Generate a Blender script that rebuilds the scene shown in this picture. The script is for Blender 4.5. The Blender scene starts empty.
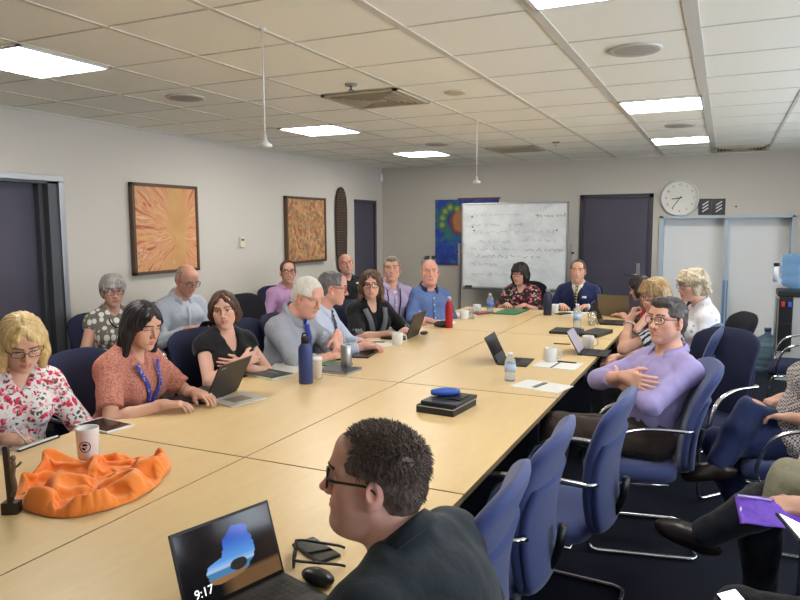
import bpy, bmesh, math, random
import numpy as np
from mathutils import Vector, Matrix
rnd = random.Random(7)
SC = bpy.context.scene
COL = SC.collection
PI = math.pi
# ------------------------------------------------------------------ camera
FPX, YAW, PIT, ROL, CZ = 690.14, .4387, .1065, -.0049, 1.66
def _cam():
    cy, sy = math.cos(YAW), math.sin(YAW); cp, sp = math.cos(PIT), math.sin(PIT)
    F = np.array([-sy*cp, cy*cp, -sp]); R = np.array([cy, sy, 0.]); U = np.cross(R, F)
    c, s = math.cos(ROL), math.sin(ROL)
    return F, c*R+s*U, -s*R+c*U
CF, CR, CU = _cam()
def _ray(u, v): return CF + CR*(u-400)/FPX - CU*(v-300)/FPX
def at(u, v, z=.73):
    d = _ray(u, v); t = (z-CZ)/d[2]; return np.array([d[0]*t, d[1]*t, z])
def atx(u, v, x):
    d = _ray(u, v); t = x/d[0]; return np.array([x, d[1]*t, CZ+d[2]*t])
def aty(u, v, y):
    d = _ray(u, v); t = y/d[1]; return np.array([d[0]*t, y, CZ+d[2]*t])
cam = bpy.data.cameras.new('camera'); cam.sensor_width = 36; cam.lens = FPX/800*36; cam.clip_start = .05
camo = bpy.data.objects.new('camera', cam); COL.objects.link(camo)
M = Matrix(((CR[0], CU[0], -CF[0], 0), (CR[1], CU[1], -CF[1], 0), (CR[2], CU[2], -CF[2], CZ), (0, 0, 0, 1)))
camo.matrix_world = M
SC.camera = camo
SC.view_settings.view_transform = 'Standard'; SC.view_settings.look = 'None'
SC.view_settings.gamma = 1; SC.view_settings.exposure = 0.0; SC.view_settings.use_curve_mapping = False

# ------------------------------------------------------------------ tagging
def tag(o, label=None, cat=None, group=None, kind=None):
    if label: o['label'] = label
    if cat: o['category'] = cat
    if group: o['group'] = group
    if kind: o['kind'] = kind
    return o
def empty(name, loc=(0, 0, 0), rz=0, label=None, cat=None, group=None):
    o = bpy.data.objects.new(name, None); COL.objects.link(o)
    o.location = loc; o.rotation_euler = (0, 0, rz); o.empty_display_size = .1
    return tag(o, label, cat, group)
def copy_tree(o, parent=None):
    c = o.copy(); COL.objects.link(c); c.parent = parent
    for ch in list(o.children): copy_tree(ch, c)
    return c

# ------------------------------------------------------------------ materials
def rgb(r, g, b):
    f = lambda c: ((c/255+.055)/1.055)**2.4 if c > 10 else c/255/12.92
    return (f(r), f(g), f(b), 1)
_M = {}
class NT:
    def __init__(s, name):
        s.m = bpy.data.materials.new(name); s.m.use_nodes = True
        s.t = s.m.node_tree; s.t.nodes.clear()
        s.out = s.n('ShaderNodeOutputMaterial'); s.b = s.n('ShaderNodeBsdfPrincipled')
        s.l(s.b.outputs[0], s.out.inputs[0])
    def n(s, t, **kw):
        n = s.t.nodes.new(t)
        for k, v in kw.items(): setattr(n, k, v)
        return n
    def l(s, a, b): s.t.links.new(a, b)
    def coord(s, scale=(1, 1, 1), rot=(0, 0, 0), kind='Object'):
        tc = s.n('ShaderNodeTexCoord'); mp = s.n('ShaderNodeMapping')
        mp.inputs['Scale'].default_value = scale; mp.inputs['Rotation'].default_value = rot
        s.l(tc.outputs[kind], mp.inputs[0]); return mp.outputs[0]
    def noise(s, vec, scale, detail=4, rough=.5, dist=0):
        n = s.n('ShaderNodeTexNoise'); n.inputs['Scale'].default_value = scale; n.inputs['Detail'].default_value = detail
        n.inputs['Roughness'].default_value = rough; n.inputs['Distortion'].default_value = dist
        s.l(vec, n.inputs['Vector']); return n.outputs['Fac']
    def wave(s, vec, scale, dist=0, dirn='X', prof='SIN', detail=2, dscale=1):
        n = s.n('ShaderNodeTexWave', bands_direction=dirn, wave_profile=prof); n.inputs['Scale'].default_value = scale
        n.inputs['Distortion'].default_value = dist; n.inputs['Detail'].default_value = detail; n.inputs['Detail Scale'].default_value = dscale
        s.l(vec, n.inputs['Vector']); return n.outputs['Fac']
    def voro(s, vec, scale, out='Distance', feature='F1', rand=1):
        n = s.n('ShaderNodeTexVoronoi', feature=feature); n.inputs['Scale'].default_value = scale; n.inputs['Randomness'].default_value = rand
        s.l(vec, n.inputs['Vector']); return n.outputs[out]
    def ramp(s, fac, stops, interp='LINEAR'):
        r = s.n('ShaderNodeValToRGB'); cr = r.color_ramp; cr.interpolation = interp
        while len(cr.elements) > 1: cr.elements.remove(cr.elements[0])
        cr.elements[0].position = stops[0][0]; cr.elements[0].color = stops[0][1]
        for p, c in stops[1:]:
            e = cr.elements.new(p); e.color = c
        s.l(fac, r.inputs[0]); return r.outputs[0]
    def mix(s, fac, a, b):
        n = s.n('ShaderNodeMix', data_type='RGBA')
        for v, i in ((fac, 0), (a, 6), (b, 7)):
            if hasattr(v, 'is_output') or not isinstance(v, (tuple, float, int)): s.l(v, n.inputs[i])
            else: n.inputs[i].default_value = v
        return n.outputs[2]
    def math(s, op, a, b=0):
        n = s.n('ShaderNodeMath', operation=op)
        for v, i in ((a, 0), (b, 1)):
            if isinstance(v, (float, int)): n.inputs[i].default_value = v
            else: s.l(v, n.inputs[i])
        return n.outputs[0]
    def base(s, c):
        if isinstance(c, tuple): s.b.inputs['Base Color'].default_value = c
        else: s.l(c, s.b.inputs['Base Color'])
        return s
    def set(s, **kw):
        for k, v in kw.items(): s.b.inputs[k.replace('_', ' ')].default_value = v
        return s
    def bump(s, h, strength=.3, dist=.01):
        n = s.n('ShaderNodeBump'); n.inputs['Strength'].default_value = strength; n.inputs['Distance'].default_value = dist
        s.l(h, n.inputs['Height']); s.l(n.outputs[0], s.b.inputs['Normal']); return s
def plain(name, c, rough=.5, metal=0, spec=.5, bump=0, bscale=200, **kw):
    if name in _M: return _M[name]
    t = NT(name); t.base(c).set(Roughness=rough, Metallic=metal, Specular_IOR_Level=spec, **kw)
    v = t.coord(); nz = t.noise(v, 9, 3)
    t.base(t.mix(t.math('MULTIPLY', nz, .18), c, tuple(x*.75 for x in c[:3])+(1,)))
    if bump: t.bump(t.noise(v, bscale, 3), bump, .002)
    _M[name] = t.m; return t.m
def fabric(name, c, rough=.85, c2=None, scale=60, bump=.25):
    if name in _M: return _M[name]
    t = NT(name); v = t.coord(); nz = t.noise(v, scale, 5, .6)
    c2 = c2 or tuple(x*.72 for x in c[:3])+(1,)
    t.base(t.mix(nz, c, c2)).set(Roughness=rough, Specular_IOR_Level=.25)
    t.b.inputs['Sheen Weight'].default_value = .15
    w = t.noise(v, 14, 3, .55); t.bump(w, bump, .02)
    _M[name] = t.m; return t.m
def emis(name, c, s):
    if name in _M: return _M[name]
    t = NT(name); t.base((.8, .8, .8, 1)); t.b.inputs['Emission Color'].default_value = c; t.b.inputs['Emission Strength'].default_value = s
    _M[name] = t.m; return t.m
def glass(name, c=(1, 1, 1, 1), rough=.02, ior=1.45, alpha_mix=.0):
    if name in _M: return _M[name]
    t = NT(name); t.base(c).set(Roughness=rough, IOR=ior); t.b.inputs['Transmission Weight'].default_value = 1
    _M[name] = t.m; return t.m
def thin_glass(name, c=(1, 1, 1, 1), a=.12):
    if name in _M: return _M[name]
    t = NT(name); tr = t.n('ShaderNodeBsdfTransparent'); tr.inputs[0].default_value = c
    g = t.n('ShaderNodeBsdfGlossy'); g.inputs['Roughness'].default_value = .03
    mx = t.n('ShaderNodeMixShader'); mx.inputs[0].default_value = a
    t.l(tr.outputs[0], mx.inputs[1]); t.l(g.outputs[0], mx.inputs[2]); t.l(mx.outputs[0], t.out.inputs[0])
    _M[name] = t.m; return t.m

# ------------------------------------------------------------------ hard-surface mesh builder
class MB:
    def __init__(s): s.v = []; s.f = []; s.mi = []; s.sm = []
    def add(s, vs, fs, mi=0, smooth=False):
        o = len(s.v); s.v += [tuple(map(float, p)) for p in vs]
        s.f += [tuple(i+o for i in f) for f in fs]; s.mi += [mi]*len(fs); s.sm += [smooth]*len(fs); return s
    def box(s, lo, hi, mi=0, bev=0, T=None):
        bm = bmesh.new(); bmesh.ops.create_cube(bm, size=1)
        for v in bm.verts: v.co = Vector([(lo[i]+hi[i])/2+v.co[i]*(hi[i]-lo[i]) for i in range(3)])
        if bev: bmesh.ops.bevel(bm, geom=bm.edges[:], offset=bev, segments=2, profile=.6, affect='EDGES')
        return s.bm(bm, mi, T)
    def bm(s, bm, mi=0, T=None, smooth=False):
        bm.verts.index_update()
        vs = [(T @ v.co if T else v.co) for v in bm.verts]
        s.add(vs, [[v.index for v in f.verts] for f in bm.faces], mi, smooth); bm.free(); return s
    def lathe(s, prof, n=24, c=(0, 0, 0), mi=0, T=None, smooth=True):
        vs = []; fs = []
        for r, z in prof:
            for i in range(n):
                a = 2*PI*i/n; vs.append(Vector((c[0]+r*math.cos(a), c[1]+r*math.sin(a), c[2]+z)))
        for j in range(len(prof)-1):
            for i in range(n):
                k = (i+1) % n; fs.append((j*n+i, j*n+k, (j+1)*n+k, (j+1)*n+i))
        if prof[0][0] > 1e-6: fs.append(tuple(range(n))[::-1])
        if prof[-1][0] > 1e-6: fs.append(tuple(range((len(prof)-1)*n, len(prof)*n)))
        if T: vs = [T @ v for v in vs]
        return s.add(vs, fs, mi, smooth)
    def tube(s, pts, r, n=10, mi=0, closed=False, flat=None, radii=None):
        P = [Vector(p) for p in pts]; m = len(P); vs = []; fs = []
        up = None
        for i in range(m):
            a = P[(i-1) % m] if (closed or i > 0) else P[i]; b = P[(i+1) % m] if (closed or i < m-1) else P[i]
            t = (b-a).normalized()
            if up is None: up = Vector((0, 0, 1)) if abs(t.z) < .9 else Vector((0, 1, 0))
            x = t.cross(up).normalized(); y = x.cross(t).normalized(); up = y
            rr = radii[i] if radii else r
            for k in range(n):
                q = 2*PI*k/n; vs.append(P[i]+x*math.cos(q)*rr*(flat or 1)+y*math.sin(q)*rr)
        for i in range(m if closed else m-1):
            j = (i+1) % m
            for k in range(n):
                l = (k+1) % n; fs.append((i*n+k, j*n+k, j*n+l, i*n+l))
        if not closed: fs.append(tuple(range(n))); fs.append(tuple(range((m-1)*n, m*n))[::-1])
        return s.add(vs, fs, mi, True)
    def prism(s, poly, z0, z1, mi=0, T=None, bev=0):
        n = len(poly); bm = bmesh.new()
        vs = [bm.verts.new((p[0], p[1], z0)) for p in poly]+[bm.verts.new((p[0], p[1], z1)) for p in poly]
        bm.faces.new(vs[:n][::-1]); bm.faces.new(vs[n:])
        for i in range(n): bm.faces.new((vs[i], vs[(i+1) % n], vs[n+(i+1) % n], vs[n+i]))
        bmesh.ops.recalc_face_normals(bm, faces=bm.faces[:])
        if bev: bmesh.ops.bevel(bm, geom=bm.edges[:], offset=bev, segments=2, affect='EDGES')
        return s.bm(bm, mi, T)
    def loft(s, rings, mi=0, cap=True, smooth=True):
        n = len(rings[0]); vs = [p for r in rings for p in r]; fs = []
        for j in range(len(rings)-1):
            for i in range(n):
                k = (i+1) % n; fs.append((j*n+i, j*n+k, (j+1)*n+k, (j+1)*n+i))
        if cap: fs.append(tuple(range(n))[::-1]); fs.append(tuple(range((len(rings)-1)*n, len(rings)*n)))
        return s.add(vs, fs, mi, smooth)
    def sphere(s, c, r, mi=0, n=16, m=10):
        rr = r if hasattr(r, '__len__') else (r, r, r)
        vs = []; fs = []
        for j in range(m+1):
            th = PI*j/m
            for i in range(n):
                a = 2*PI*i/n; vs.append((c[0]+rr[0]*math.sin(th)*math.cos(a), c[1]+rr[1]*math.sin(th)*math.sin(a), c[2]-rr[2]*math.cos(th)))
        for j in range(m):
            for i in range(n):
                k = (i+1) % n; fs.append((j*n+i, j*n+k, (j+1)*n+k, (j+1)*n+i))
        return s.add(vs, fs, mi, True)
    def build(s, name, mats, parent=None, T=None, solid=0, sub=0, fix=True):
        me = bpy.data.meshes.new(name)
        vs = [T @ Vector(v) for v in s.v] if T else s.v
        me.from_pydata(vs, [], s.f)
        for m in (mats if isinstance(mats, (list, tuple)) else [mats]): me.materials.append(m)
        me.polygons.foreach_set('material_index', s.mi); me.polygons.foreach_set('use_smooth', s.sm)
        if fix:
            bm = bmesh.new(); bm.from_mesh(me); bmesh.ops.recalc_face_normals(bm, faces=bm.faces[:]); bm.to_mesh(me); bm.free()
        me.update()
        o = bpy.data.objects.new(name, me); COL.objects.link(o); o.parent = parent
        if solid:
            md = o.modifiers.new('thick', 'SOLIDIFY'); md.thickness = solid; md.offset = 0
        if sub:
            md = o.modifiers.new('sub', 'SUBSURF'); md.levels = md.render_levels = sub
        return o
def struct(o): o['kind'] = 'structure'; return o
def rz(a): return Matrix.Rotation(a, 4, 'Z')
def TR(loc, a=0, rx=0, ry=0): return Matrix.Translation(loc) @ Matrix.Rotation(a, 4, 'Z') @ Matrix.Rotation(ry, 4, 'Y') @ Matrix.Rotation(rx, 4, 'X')
def arc(c, r, a0, a1, n, f=lambda u, v: (u, v, 0)):
    return [f(c[0]+r*math.cos(a0+(a1-a0)*i/n), c[1]+r*math.sin(a0+(a1-a0)*i/n)) for i in range(n+1)]
def fillet(pts, r, n=5):
    out = [Vector(pts[0])]
    for i in range(1, len(pts)-1):
        p = Vector(pts[i]); a = (Vector(pts[i-1])-p); b = (Vector(pts[i+1])-p)
        q = min(r, a.length*.49, b.length*.49); a = p+a.normalized()*q; b = p+b.normalized()*q
        for k in range(n+1):
            t = k/n; out.append(a*(1-t)**2+p*2*t*(1-t)+b*t*t)
    out.append(Vector(pts[-1])); return out
# ------------------------------------------------------------------ signed-distance sculpting -> one continuous mesh
def V3(*a): return np.array(a, float)
def nrm(v): v = np.asarray(v, float); return v/(np.linalg.norm(v)+1e-12)
def rotm(ax, a):
    c, s = math.cos(a), math.sin(a)
    return np.array([[1, 0, 0], [0, c, -s], [0, s, c]]) if ax == 'x' else np.array([[c, 0, s], [0, 1, 0], [-s, 0, c]]) if ax == 'y' else np.array([[c, -s, 0], [s, c, 0], [0, 0, 1]])
def cap_(a, b, ra, rb, k=.02, op='add', tag='', cut=None, sq=None):
    return dict(t='c', a=np.asarray(a, float), b=np.asarray(b, float), ra=ra, rb=rb, k=k, op=op, tag=tag, cut=cut, sq=sq)
def ell_(c, r, R=None, k=.03, op='add', tag='', cut=None):
    return dict(t='e', c=np.asarray(c, float), r=np.asarray(r, float), R=np.eye(3) if R is None else R, k=k, op=op, tag=tag, cut=cut)
def box_(c, h, R=None, rad=.01, k=.02, op='add', tag='', cut=None):
    return dict(t='b', c=np.asarray(c, float), r=np.asarray(h, float), R=np.eye(3) if R is None else R, rad=rad, k=k, op=op, tag=tag, cut=cut)
def half_(p, n, k=.004): return dict(t='h', p=np.asarray(p, float), n=nrm(n), k=k, op='int', tag='', cut=None)
def infl(p, d, k=None, **kw):
    q = dict(p)
    if q['t'] == 'c': q['ra'] = q['ra']+d; q['rb'] = q['rb']+d
    else: q['r'] = q['r']+d
    if k is not None: q['k'] = k
    q.update(kw); return q
def _bb(p):
    if p['t'] == 'c':
        m = max(p['ra'], p['rb']); return np.minimum(p['a'], p['b'])-m, np.maximum(p['a'], p['b'])+m
    e = np.abs(p['R']) @ (p['r']+p.get('rad', 0)); return p['c']-e, p['c']+e
def _dist(p, X, Y, Z):
    if p['t'] == 'c':
        ba = p['b']-p['a']; L = ba@ba+1e-12
        x, y, z = X-p['a'][0], Y-p['a'][1], Z-p['a'][2]
        t = np.clip((x*ba[0]+y*ba[1]+z*ba[2])/L, 0, 1)
        d = np.sqrt((x-t*ba[0])**2+(y-t*ba[1])**2+(z-t*ba[2])**2)-(p['ra']+(p['rb']-p['ra'])*t)
    elif p['t'] == 'h':
        return (X-p['p'][0])*p['n'][0]+(Y-p['p'][1])*p['n'][1]+(Z-p['p'][2])*p['n'][2]
    else:
        x, y, z = X-p['c'][0], Y-p['c'][1], Z-p['c'][2]; R = p['R']
        q = [R[0, i]*x+R[1, i]*y+R[2, i]*z for i in range(3)]
        if p['t'] == 'e':
            r = p['r']; k0 = np.sqrt(sum((q[i]/r[i])**2 for i in range(3)))+1e-9; k1 = np.sqrt(sum((q[i]/r[i]**2)**2 for i in range(3)))+1e-9
            d = k0*(k0-1)/k1
        else:
            w = [np.abs(q[i])-p['r'][i]+p['rad'] for i in range(3)]
            d = np.sqrt(sum(np.maximum(a, 0)**2 for a in w))+np.minimum(np.maximum(np.maximum(w[0], w[1]), w[2]), 0)-p['rad']
    if p['cut']:
        for c, n in p['cut']:
            d = np.maximum(d, (X-c[0])*n[0]+(Y-c[1])*n[1]+(Z-c[2])*n[2])
    return d
def _axis(lo, hi, fine, f, c):
    out = [lo]
    while out[-1] < hi:
        x = out[-1]; step = c
        for a, b in fine:
            if a-1e-9 <= x < b: step = f; break
            if x < a < x+c: step = max(a-x, f*.7)
        out.append(x+step)
    return np.array(out)
def sculpt(prims, coarse=.012, fine=None, fres=.005, smooth=0):
    """prims in order; returns verts, quads"""
    adds = [p for p in prims if p['op'] == 'add']
    B = [_bb(p) for p in adds]
    lo = np.min([b[0] for b in B], 0)-.03; hi = np.max([b[1] for b in B], 0)+.03
    ax = [_axis(lo[i], hi[i], [(a[i], b[i]) for a, b in (fine or [])], fres, coarse) for i in range(3)]
    vol = np.full([len(a) for a in ax], 1., np.float32)
    for p in prims:
        if p['t'] == 'h':
            d = _dist(p, ax[0][:, None, None], ax[1][None, :, None], ax[2][None, None, :])
            vol = np.maximum(vol, d).astype(np.float32); continue
        b0, b1 = _bb(p); mg = p['k']+2.5*coarse
        sl = []
        for i in range(3):
            sl.append(slice(max(0, np.searchsorted(ax[i], b0[i]-mg)), min(len(ax[i]), np.searchsorted(ax[i], b1[i]+mg)+1)))
        if any(s.stop-s.start < 2 for s in sl): continue
        d = _dist(p, ax[0][sl[0]][:, None, None], ax[1][sl[1]][None, :, None], ax[2][sl[2]][None, None, :]).astype(np.float32)
        v = vol[sl[0], sl[1], sl[2]]; k = max(p['k'], 1e-5)
        if p['op'] == 'add':
            h = np.maximum(k-np.abs(v-d), 0)/k; r = np.minimum(v, d)-h*h*k*.25
        else:
            d = -d; h = np.maximum(k-np.abs(v-d), 0)/k; r = np.maximum(v, d)+h*h*k*.25
        vol[sl[0], sl[1], sl[2]] = r
    # surface nets
    s = vol < 0
    nx, ny, nz = vol.shape
    cnt = np.zeros((nx-1, ny-1, nz-1), np.int8)
    for i in (0, 1):
        for j in (0, 1):
            for k in (0, 1): cnt += s[i:nx-1+i, j:ny-1+j, k:nz-1+k]
    I, J, K = np.nonzero((cnt > 0) & (cnt < 8))
    vid = np.full(cnt.shape, -1, np.int32); vid[I, J, K] = np.arange(len(I))
    acc = np.zeros((len(I), 3)); n = np.zeros(len(I))
    cor = [(0, 0, 0), (1, 0, 0), (0, 1, 0), (1, 1, 0), (0, 0, 1), (1, 0, 1), (0, 1, 1), (1, 1, 1)]
    cv = [vol[I+a, J+b, K+c] for a, b, c in cor]
    for a in range(8):
        for b in range(a+1, 8):
            df = [cor[b][i]-cor[a][i] for i in range(3)]
            if sum(map(abs, df)) != 1: continue
            m = (cv[a] < 0) != (cv[b] < 0); t = np.where(m, cv[a]/np.where(m, cv[a]-cv[b], 1), 0)
            for i in range(3): acc[:, i] += np.where(m, cor[a][i]+t*df[i], 0)
            n += m
    acc /= n[:, None]
    V = np.stack([ax[i][q]+acc[:, i]*(ax[i][q+1]-ax[i][q]) for i, q in enumerate((I, J, K))], 1)
    Q = []
    for axn in range(3):
        sh = [slice(None)]*3; s0 = list(sh); s1 = list(sh); s0[axn] = slice(0, -1); s1[axn] = slice(1, None)
        A = s[tuple(s0)]; Bb = s[tuple(s1)]
        i, j, k = np.nonzero(A != Bb); inside = A[i, j, k]
        o1, o2 = [q for q in range(3) if q != axn]
        P = np.stack([i, j, k], 1); ok = (P[:, o1] > 0) & (P[:, o2] > 0) & (P[:, o1] < cnt.shape[o1]) & (P[:, o2] < cnt.shape[o2])
        P = P[ok]; inside = inside[ok]
        def g(d1, d2):
            q = P.copy(); q[:, o1] -= d1; q[:, o2] -= d2; return vid[q[:, 0], q[:, 1], q[:, 2]]
        q = np.stack([g(1, 1), g(0, 1), g(0, 0), g(1, 0)], 1)
        flip = inside if axn != 1 else ~inside
        q[~flip] = q[~flip][:, ::-1]; Q.append(q)
    Q = np.concatenate(Q)
    Q = Q[(Q >= 0).all(1)]
    for _ in range(smooth):
        S = np.zeros_like(V); c = np.zeros(len(V))
        for a in range(4):
            for b in ((a+1) % 4, (a+3) % 4):
                np.add.at(S, Q[:, a], V[Q[:, b]]); np.add.at(c, Q[:, a], 1)
        V = V*.5+.5*S/np.maximum(c, 1)[:, None]
    return V, Q
def vnormals(V, Q):
    n = np.cross(V[Q[:, 2]]-V[Q[:, 0]], V[Q[:, 3]]-V[Q[:, 1]]); N = np.zeros_like(V)
    for a in range(4): np.add.at(N, Q[:, a], n)
    return N/(np.linalg.norm(N, axis=1)[:, None]+1e-12)
def fnoise(P, freq, seed=0, oct=5):
    r = np.random.RandomState(seed); o = np.zeros(len(P))
    Wp = P+.12/freq*np.stack([np.sin(P@r.normal(size=3)*freq*.9+r.rand()*9) for _ in range(3)], 1)*3
    for i in range(oct):
        d = nrm(r.normal(size=3)); o += np.sin(Wp@d*freq*(1+.35*i)+r.rand()*20)
    return o/oct
def npmesh(name, V, Q, mats, parent=None, col=None, mi=None):
    me = bpy.data.meshes.new(name); n = len(V)
    me.vertices.add(n); me.vertices.foreach_set('co', V.astype(np.float32).ravel())
    me.loops.add(Q.size); me.loops.foreach_set('vertex_index', Q.astype(np.int32).ravel())
    me.polygons.add(len(Q)); me.polygons.foreach_set('loop_start', np.arange(0, Q.size, 4, dtype=np.int32))
    try: me.polygons.foreach_set('loop_total', np.full(len(Q), 4, np.int32))
    except Exception: pass
    me.polygons.foreach_set('use_smooth', np.ones(len(Q), bool))
    for m in (mats if isinstance(mats, (list, tuple)) else [mats]): me.materials.append(m)
    if mi is not None: me.polygons.foreach_set('material_index', mi.astype(np.int32))
    me.update(calc_edges=True); me.validate()
    if col is not None:
        a = me.color_attributes.new('Col', 'FLOAT_COLOR', 'POINT'); a.data.foreach_set('color', np.concatenate([col, np.ones((n, 1))], 1).astype(np.float32).ravel())
    o = bpy.data.objects.new(name, me); COL.objects.link(o); o.parent = parent
    return o
# ------------------------------------------------------------------ people
def skin_mat():
    if 'skin' in _M: return _M['skin']
    t = NT('skin'); a = t.n('ShaderNodeAttribute', attribute_name='Col'); v = t.coord()
    nz = t.noise(v, 45, 4); t.base(t.mix(t.math('MULTIPLY', nz, .09), a.outputs['Color'], t.mix(1., a.outputs['Color'], (.55, .16, .10, 1))))
    m2 = t.b.inputs['Base Color'].links[0].from_node
    t.set(Roughness=.48, Specular_IOR_Level=.4); t.b.inputs['Subsurface Weight'].default_value = .08
    t.b.inputs['Subsurface Radius'].default_value = (.012, .005, .003)
    t.bump(t.noise(v, 160, 3), .12, .003); _M['skin'] = t.m; return t.m
def hair_mat(c1, c2, name):
    if name in _M: return _M[name]
    t = NT(name); v = t.coord((1, 1, .22)); nz = t.noise(v, 130, 4, .6, .4); nz2 = t.noise(v, 22, 3)
    t.base(t.mix(t.ramp(t.math('ADD', t.math('MULTIPLY', nz, .65), t.math('MULTIPLY', nz2, .35)), [(.38, (0, 0, 0, 1)), (.62, (1, 1, 1, 1))]), c1, c2))
    t.set(Roughness=.45, Specular_IOR_Level=.35); t.bump(nz, .35, .004); _M[name] = t.m; return t.m
def eye_mats(iris):
    k = 'iris_%d_%d_%d' % iris
    return [plain('eye_white', rgb(225, 218, 210), .25), plain(k, rgb(*iris), .2), plain('pupil', rgb(12, 10, 10), .1)]
def ik(S, W, L1, L2, pole):
    d = W-S; D = np.linalg.norm(d)
    if D > (L1+L2)*.995: W = S+d/D*(L1+L2)*.995; d = W-S; D = np.linalg.norm(d)
    a = (L1*L1-L2*L2+D*D)/(2*D); h = math.sqrt(max(L1*L1-a*a, 1e-6)); u = d/D
    p = np.asarray(pole, float)-S; p = p-u*(p@u); return S+u*a+nrm(p)*h, W
def hand_prims(W, d, n, side, curl, s, thumb=.6, tag='hand'):
    d = nrm(d); n = np.asarray(n, float); n = nrm(n-d*(n@d)); t = np.cross(d, n)*side   # thumb side
    R = np.stack([t, d, n], 1); P = []
    P.append(box_(W+d*.048*s, V3(.041, .050, .0145)*s, R, .013*s, .015, tag=tag))
    P.append(cap_(W-d*.02*s, W+d*.02*s, .0245*s, .026*s, .02, tag=tag))
    P.append(ell_(W+d*.035*s+t*.024*s+n*.010*s, V3(.017, .034, .015)*s, R, .012, tag=tag))
    L = (.070, .080, .074, .058); off = (.0315, .0105, -.0105, -.0305); spread = (.10, .03, -.04, -.12)
    for i in range(4):
        b = W+(d*(.092 if i < 3 else .086)+t*off[i])*s; dd = nrm(d+t*spread[i]); c = curl*(1+.12*i)*1.15
        r = (.0096, .0098, .0094, .0082)[i]*s; p = b-d*.012*s; ang = 0; pts = [p, b]
        for j, fr in enumerate((.45, .31, .24)):
            ang += c*(.75, 1.0, .7)[j]; v = dd*math.cos(ang)+n*math.sin(ang); pts.append(pts[-1]+v*L[i]*fr*s)
        for j in range(4): P.append(cap_(pts[j], pts[j+1], r*(1-.07*j), r*(1-.07*(j+1)), .0035, tag=tag))
    b = W+(d*.024+t*.030+n*.006)*s; v1 = nrm(d*.75+t*(.75*thumb+.2)+n*.3); e = b+v1*.044*s; v2 = nrm(d+t*.35*thumb+n*(.25+.4*curl)); f = e+v2*.034*s
    P += [cap_(b, e, .0135*s, .0108*s, .012, tag=tag), cap_(e, f, .0105*s, .0085*s, .005, tag=tag)]
    return P
def head_prims(H, hs, Hm, sex, g):
    """g: dict of small shape changes (jaw, nose, fat)"""
    P = []; jw = g.get('jaw', 1)*(1 if sex == 'm' else .92); ns = g.get('nose', 1)*(1 if sex == 'm' else .86); ft = g.get('fat', 0)
    E = lambda c, r, k=.02, op='add', R=None: P.append(ell_(H(*c), V3(*r)*hs, Hm if R is None else Hm@R, k, op, 'head'))
    C = lambda a, b, ra, rb, k=.012, op='add': P.append(cap_(H(*a), H(*b), ra*hs, rb*hs, k, op, 'head'))
    E((0, -.014, .036), (.0745, .094, .081), .02)
    E((0, -.045, .0), (.066, .058, .07), .03)
    E((0, .026, -.030), (.0565+ft*.007, .061, .086), .03)
    for s in (-1, 1):
        C((s*.048*jw, -.005, -.052), (s*.015, .064, -.098), .018+ft*.007, .0155, .025)
        E((s*.041, .052, -.020), (.024, .024, .022), .025)
        E((s*.036, .036, -.056), (.021+ft*.008, .028, .026+ft*.005), .03)
    E((0, .072, -.100), (.019*jw, .016, .0155), .016)
    if ft > .5: E((0, .03, -.105), (.05, .045, .03), .04)
    br = .0115 if sex == 'm' else .0075
    for s in (-1, 1): C((s*.008, .082, .022), (s*.030, .081, .030), br*.8, br, .014); C((s*.030, .081, .030), (s*.050, .064, .024), br, br*.8, .014)
    E((0, .063, .062), (.048, .026, .034), .04)
    for s in (-1, 1): E((s*.0325, .097, .007), (.0205, .0190, .0125), .012, 'sub')
    # nose
    C((0, .085, .018), (0, .108, -.026), .0072*ns, .0095*ns, .012); E((0, .109, -.030), (.0105*ns, .0125*ns, .0100*ns), .007)
    for s in (-1, 1): E((s*.0125*ns, .096, -.033), (.0085, .011, .0085), .006)
    for s in (-1, 1): E((s*.0065*ns, .103, -.0415), (.004, .006, .0045), .003, 'sub')
    # mouth
    E((0, .072, -.062), (.033, .0185, .020), .02)
    lp = 1 if sex == 'm' else 1.2
    for s in (-1, 1):
        C((0, .0905, -.0575), (s*.024, .0790, -.0625), .0046*lp, .0028, .004); C((0, .0900, -.0690), (s*.021, .0795, -.0645), .0058*lp, .003, .004)
        C((0, .0975, -.0628), (s*.027, .0830, -.0635), .0019, .0017, .003, 'sub')
    # eyelids
    for s in (-1, 1):
        lid = g.get('lid', 0)*.006
        C((s*.018, .079, .011-lid*.6), (s*.031, .0835, .0165-lid), .0036, .0042, .004); C((s*.031, .0835, .0165-lid), (s*.046, .0735, .012-lid*.6), .0042, .0034, .004)
        C((s*.019, .078, .003), (s*.031, .0805, -.0025), .003, .0032, .004); C((s*.031, .0805, -.0025), (s*.045, .0735, .004), .0032, .003, .004)
    # ears
    for s in (-1, 1):
        Rr = rotm('z', s*-.42)@rotm('x', -.18)
        E((s*.079, -.012, -.006), (.0085, .0195, .033), .008, 'add', Rr); E((s*.0875, -.007, .002), (.006, .0105, .018), .005, 'sub', Rr)
        E((s*.078, -.003, -.032), (.008, .010, .012), .006)
    return P
def smooth01(x, a, b): t = np.clip((x-a)/(b-a), 0, 1); return t*t*(3-2*t)
PEOPLE = []
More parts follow.
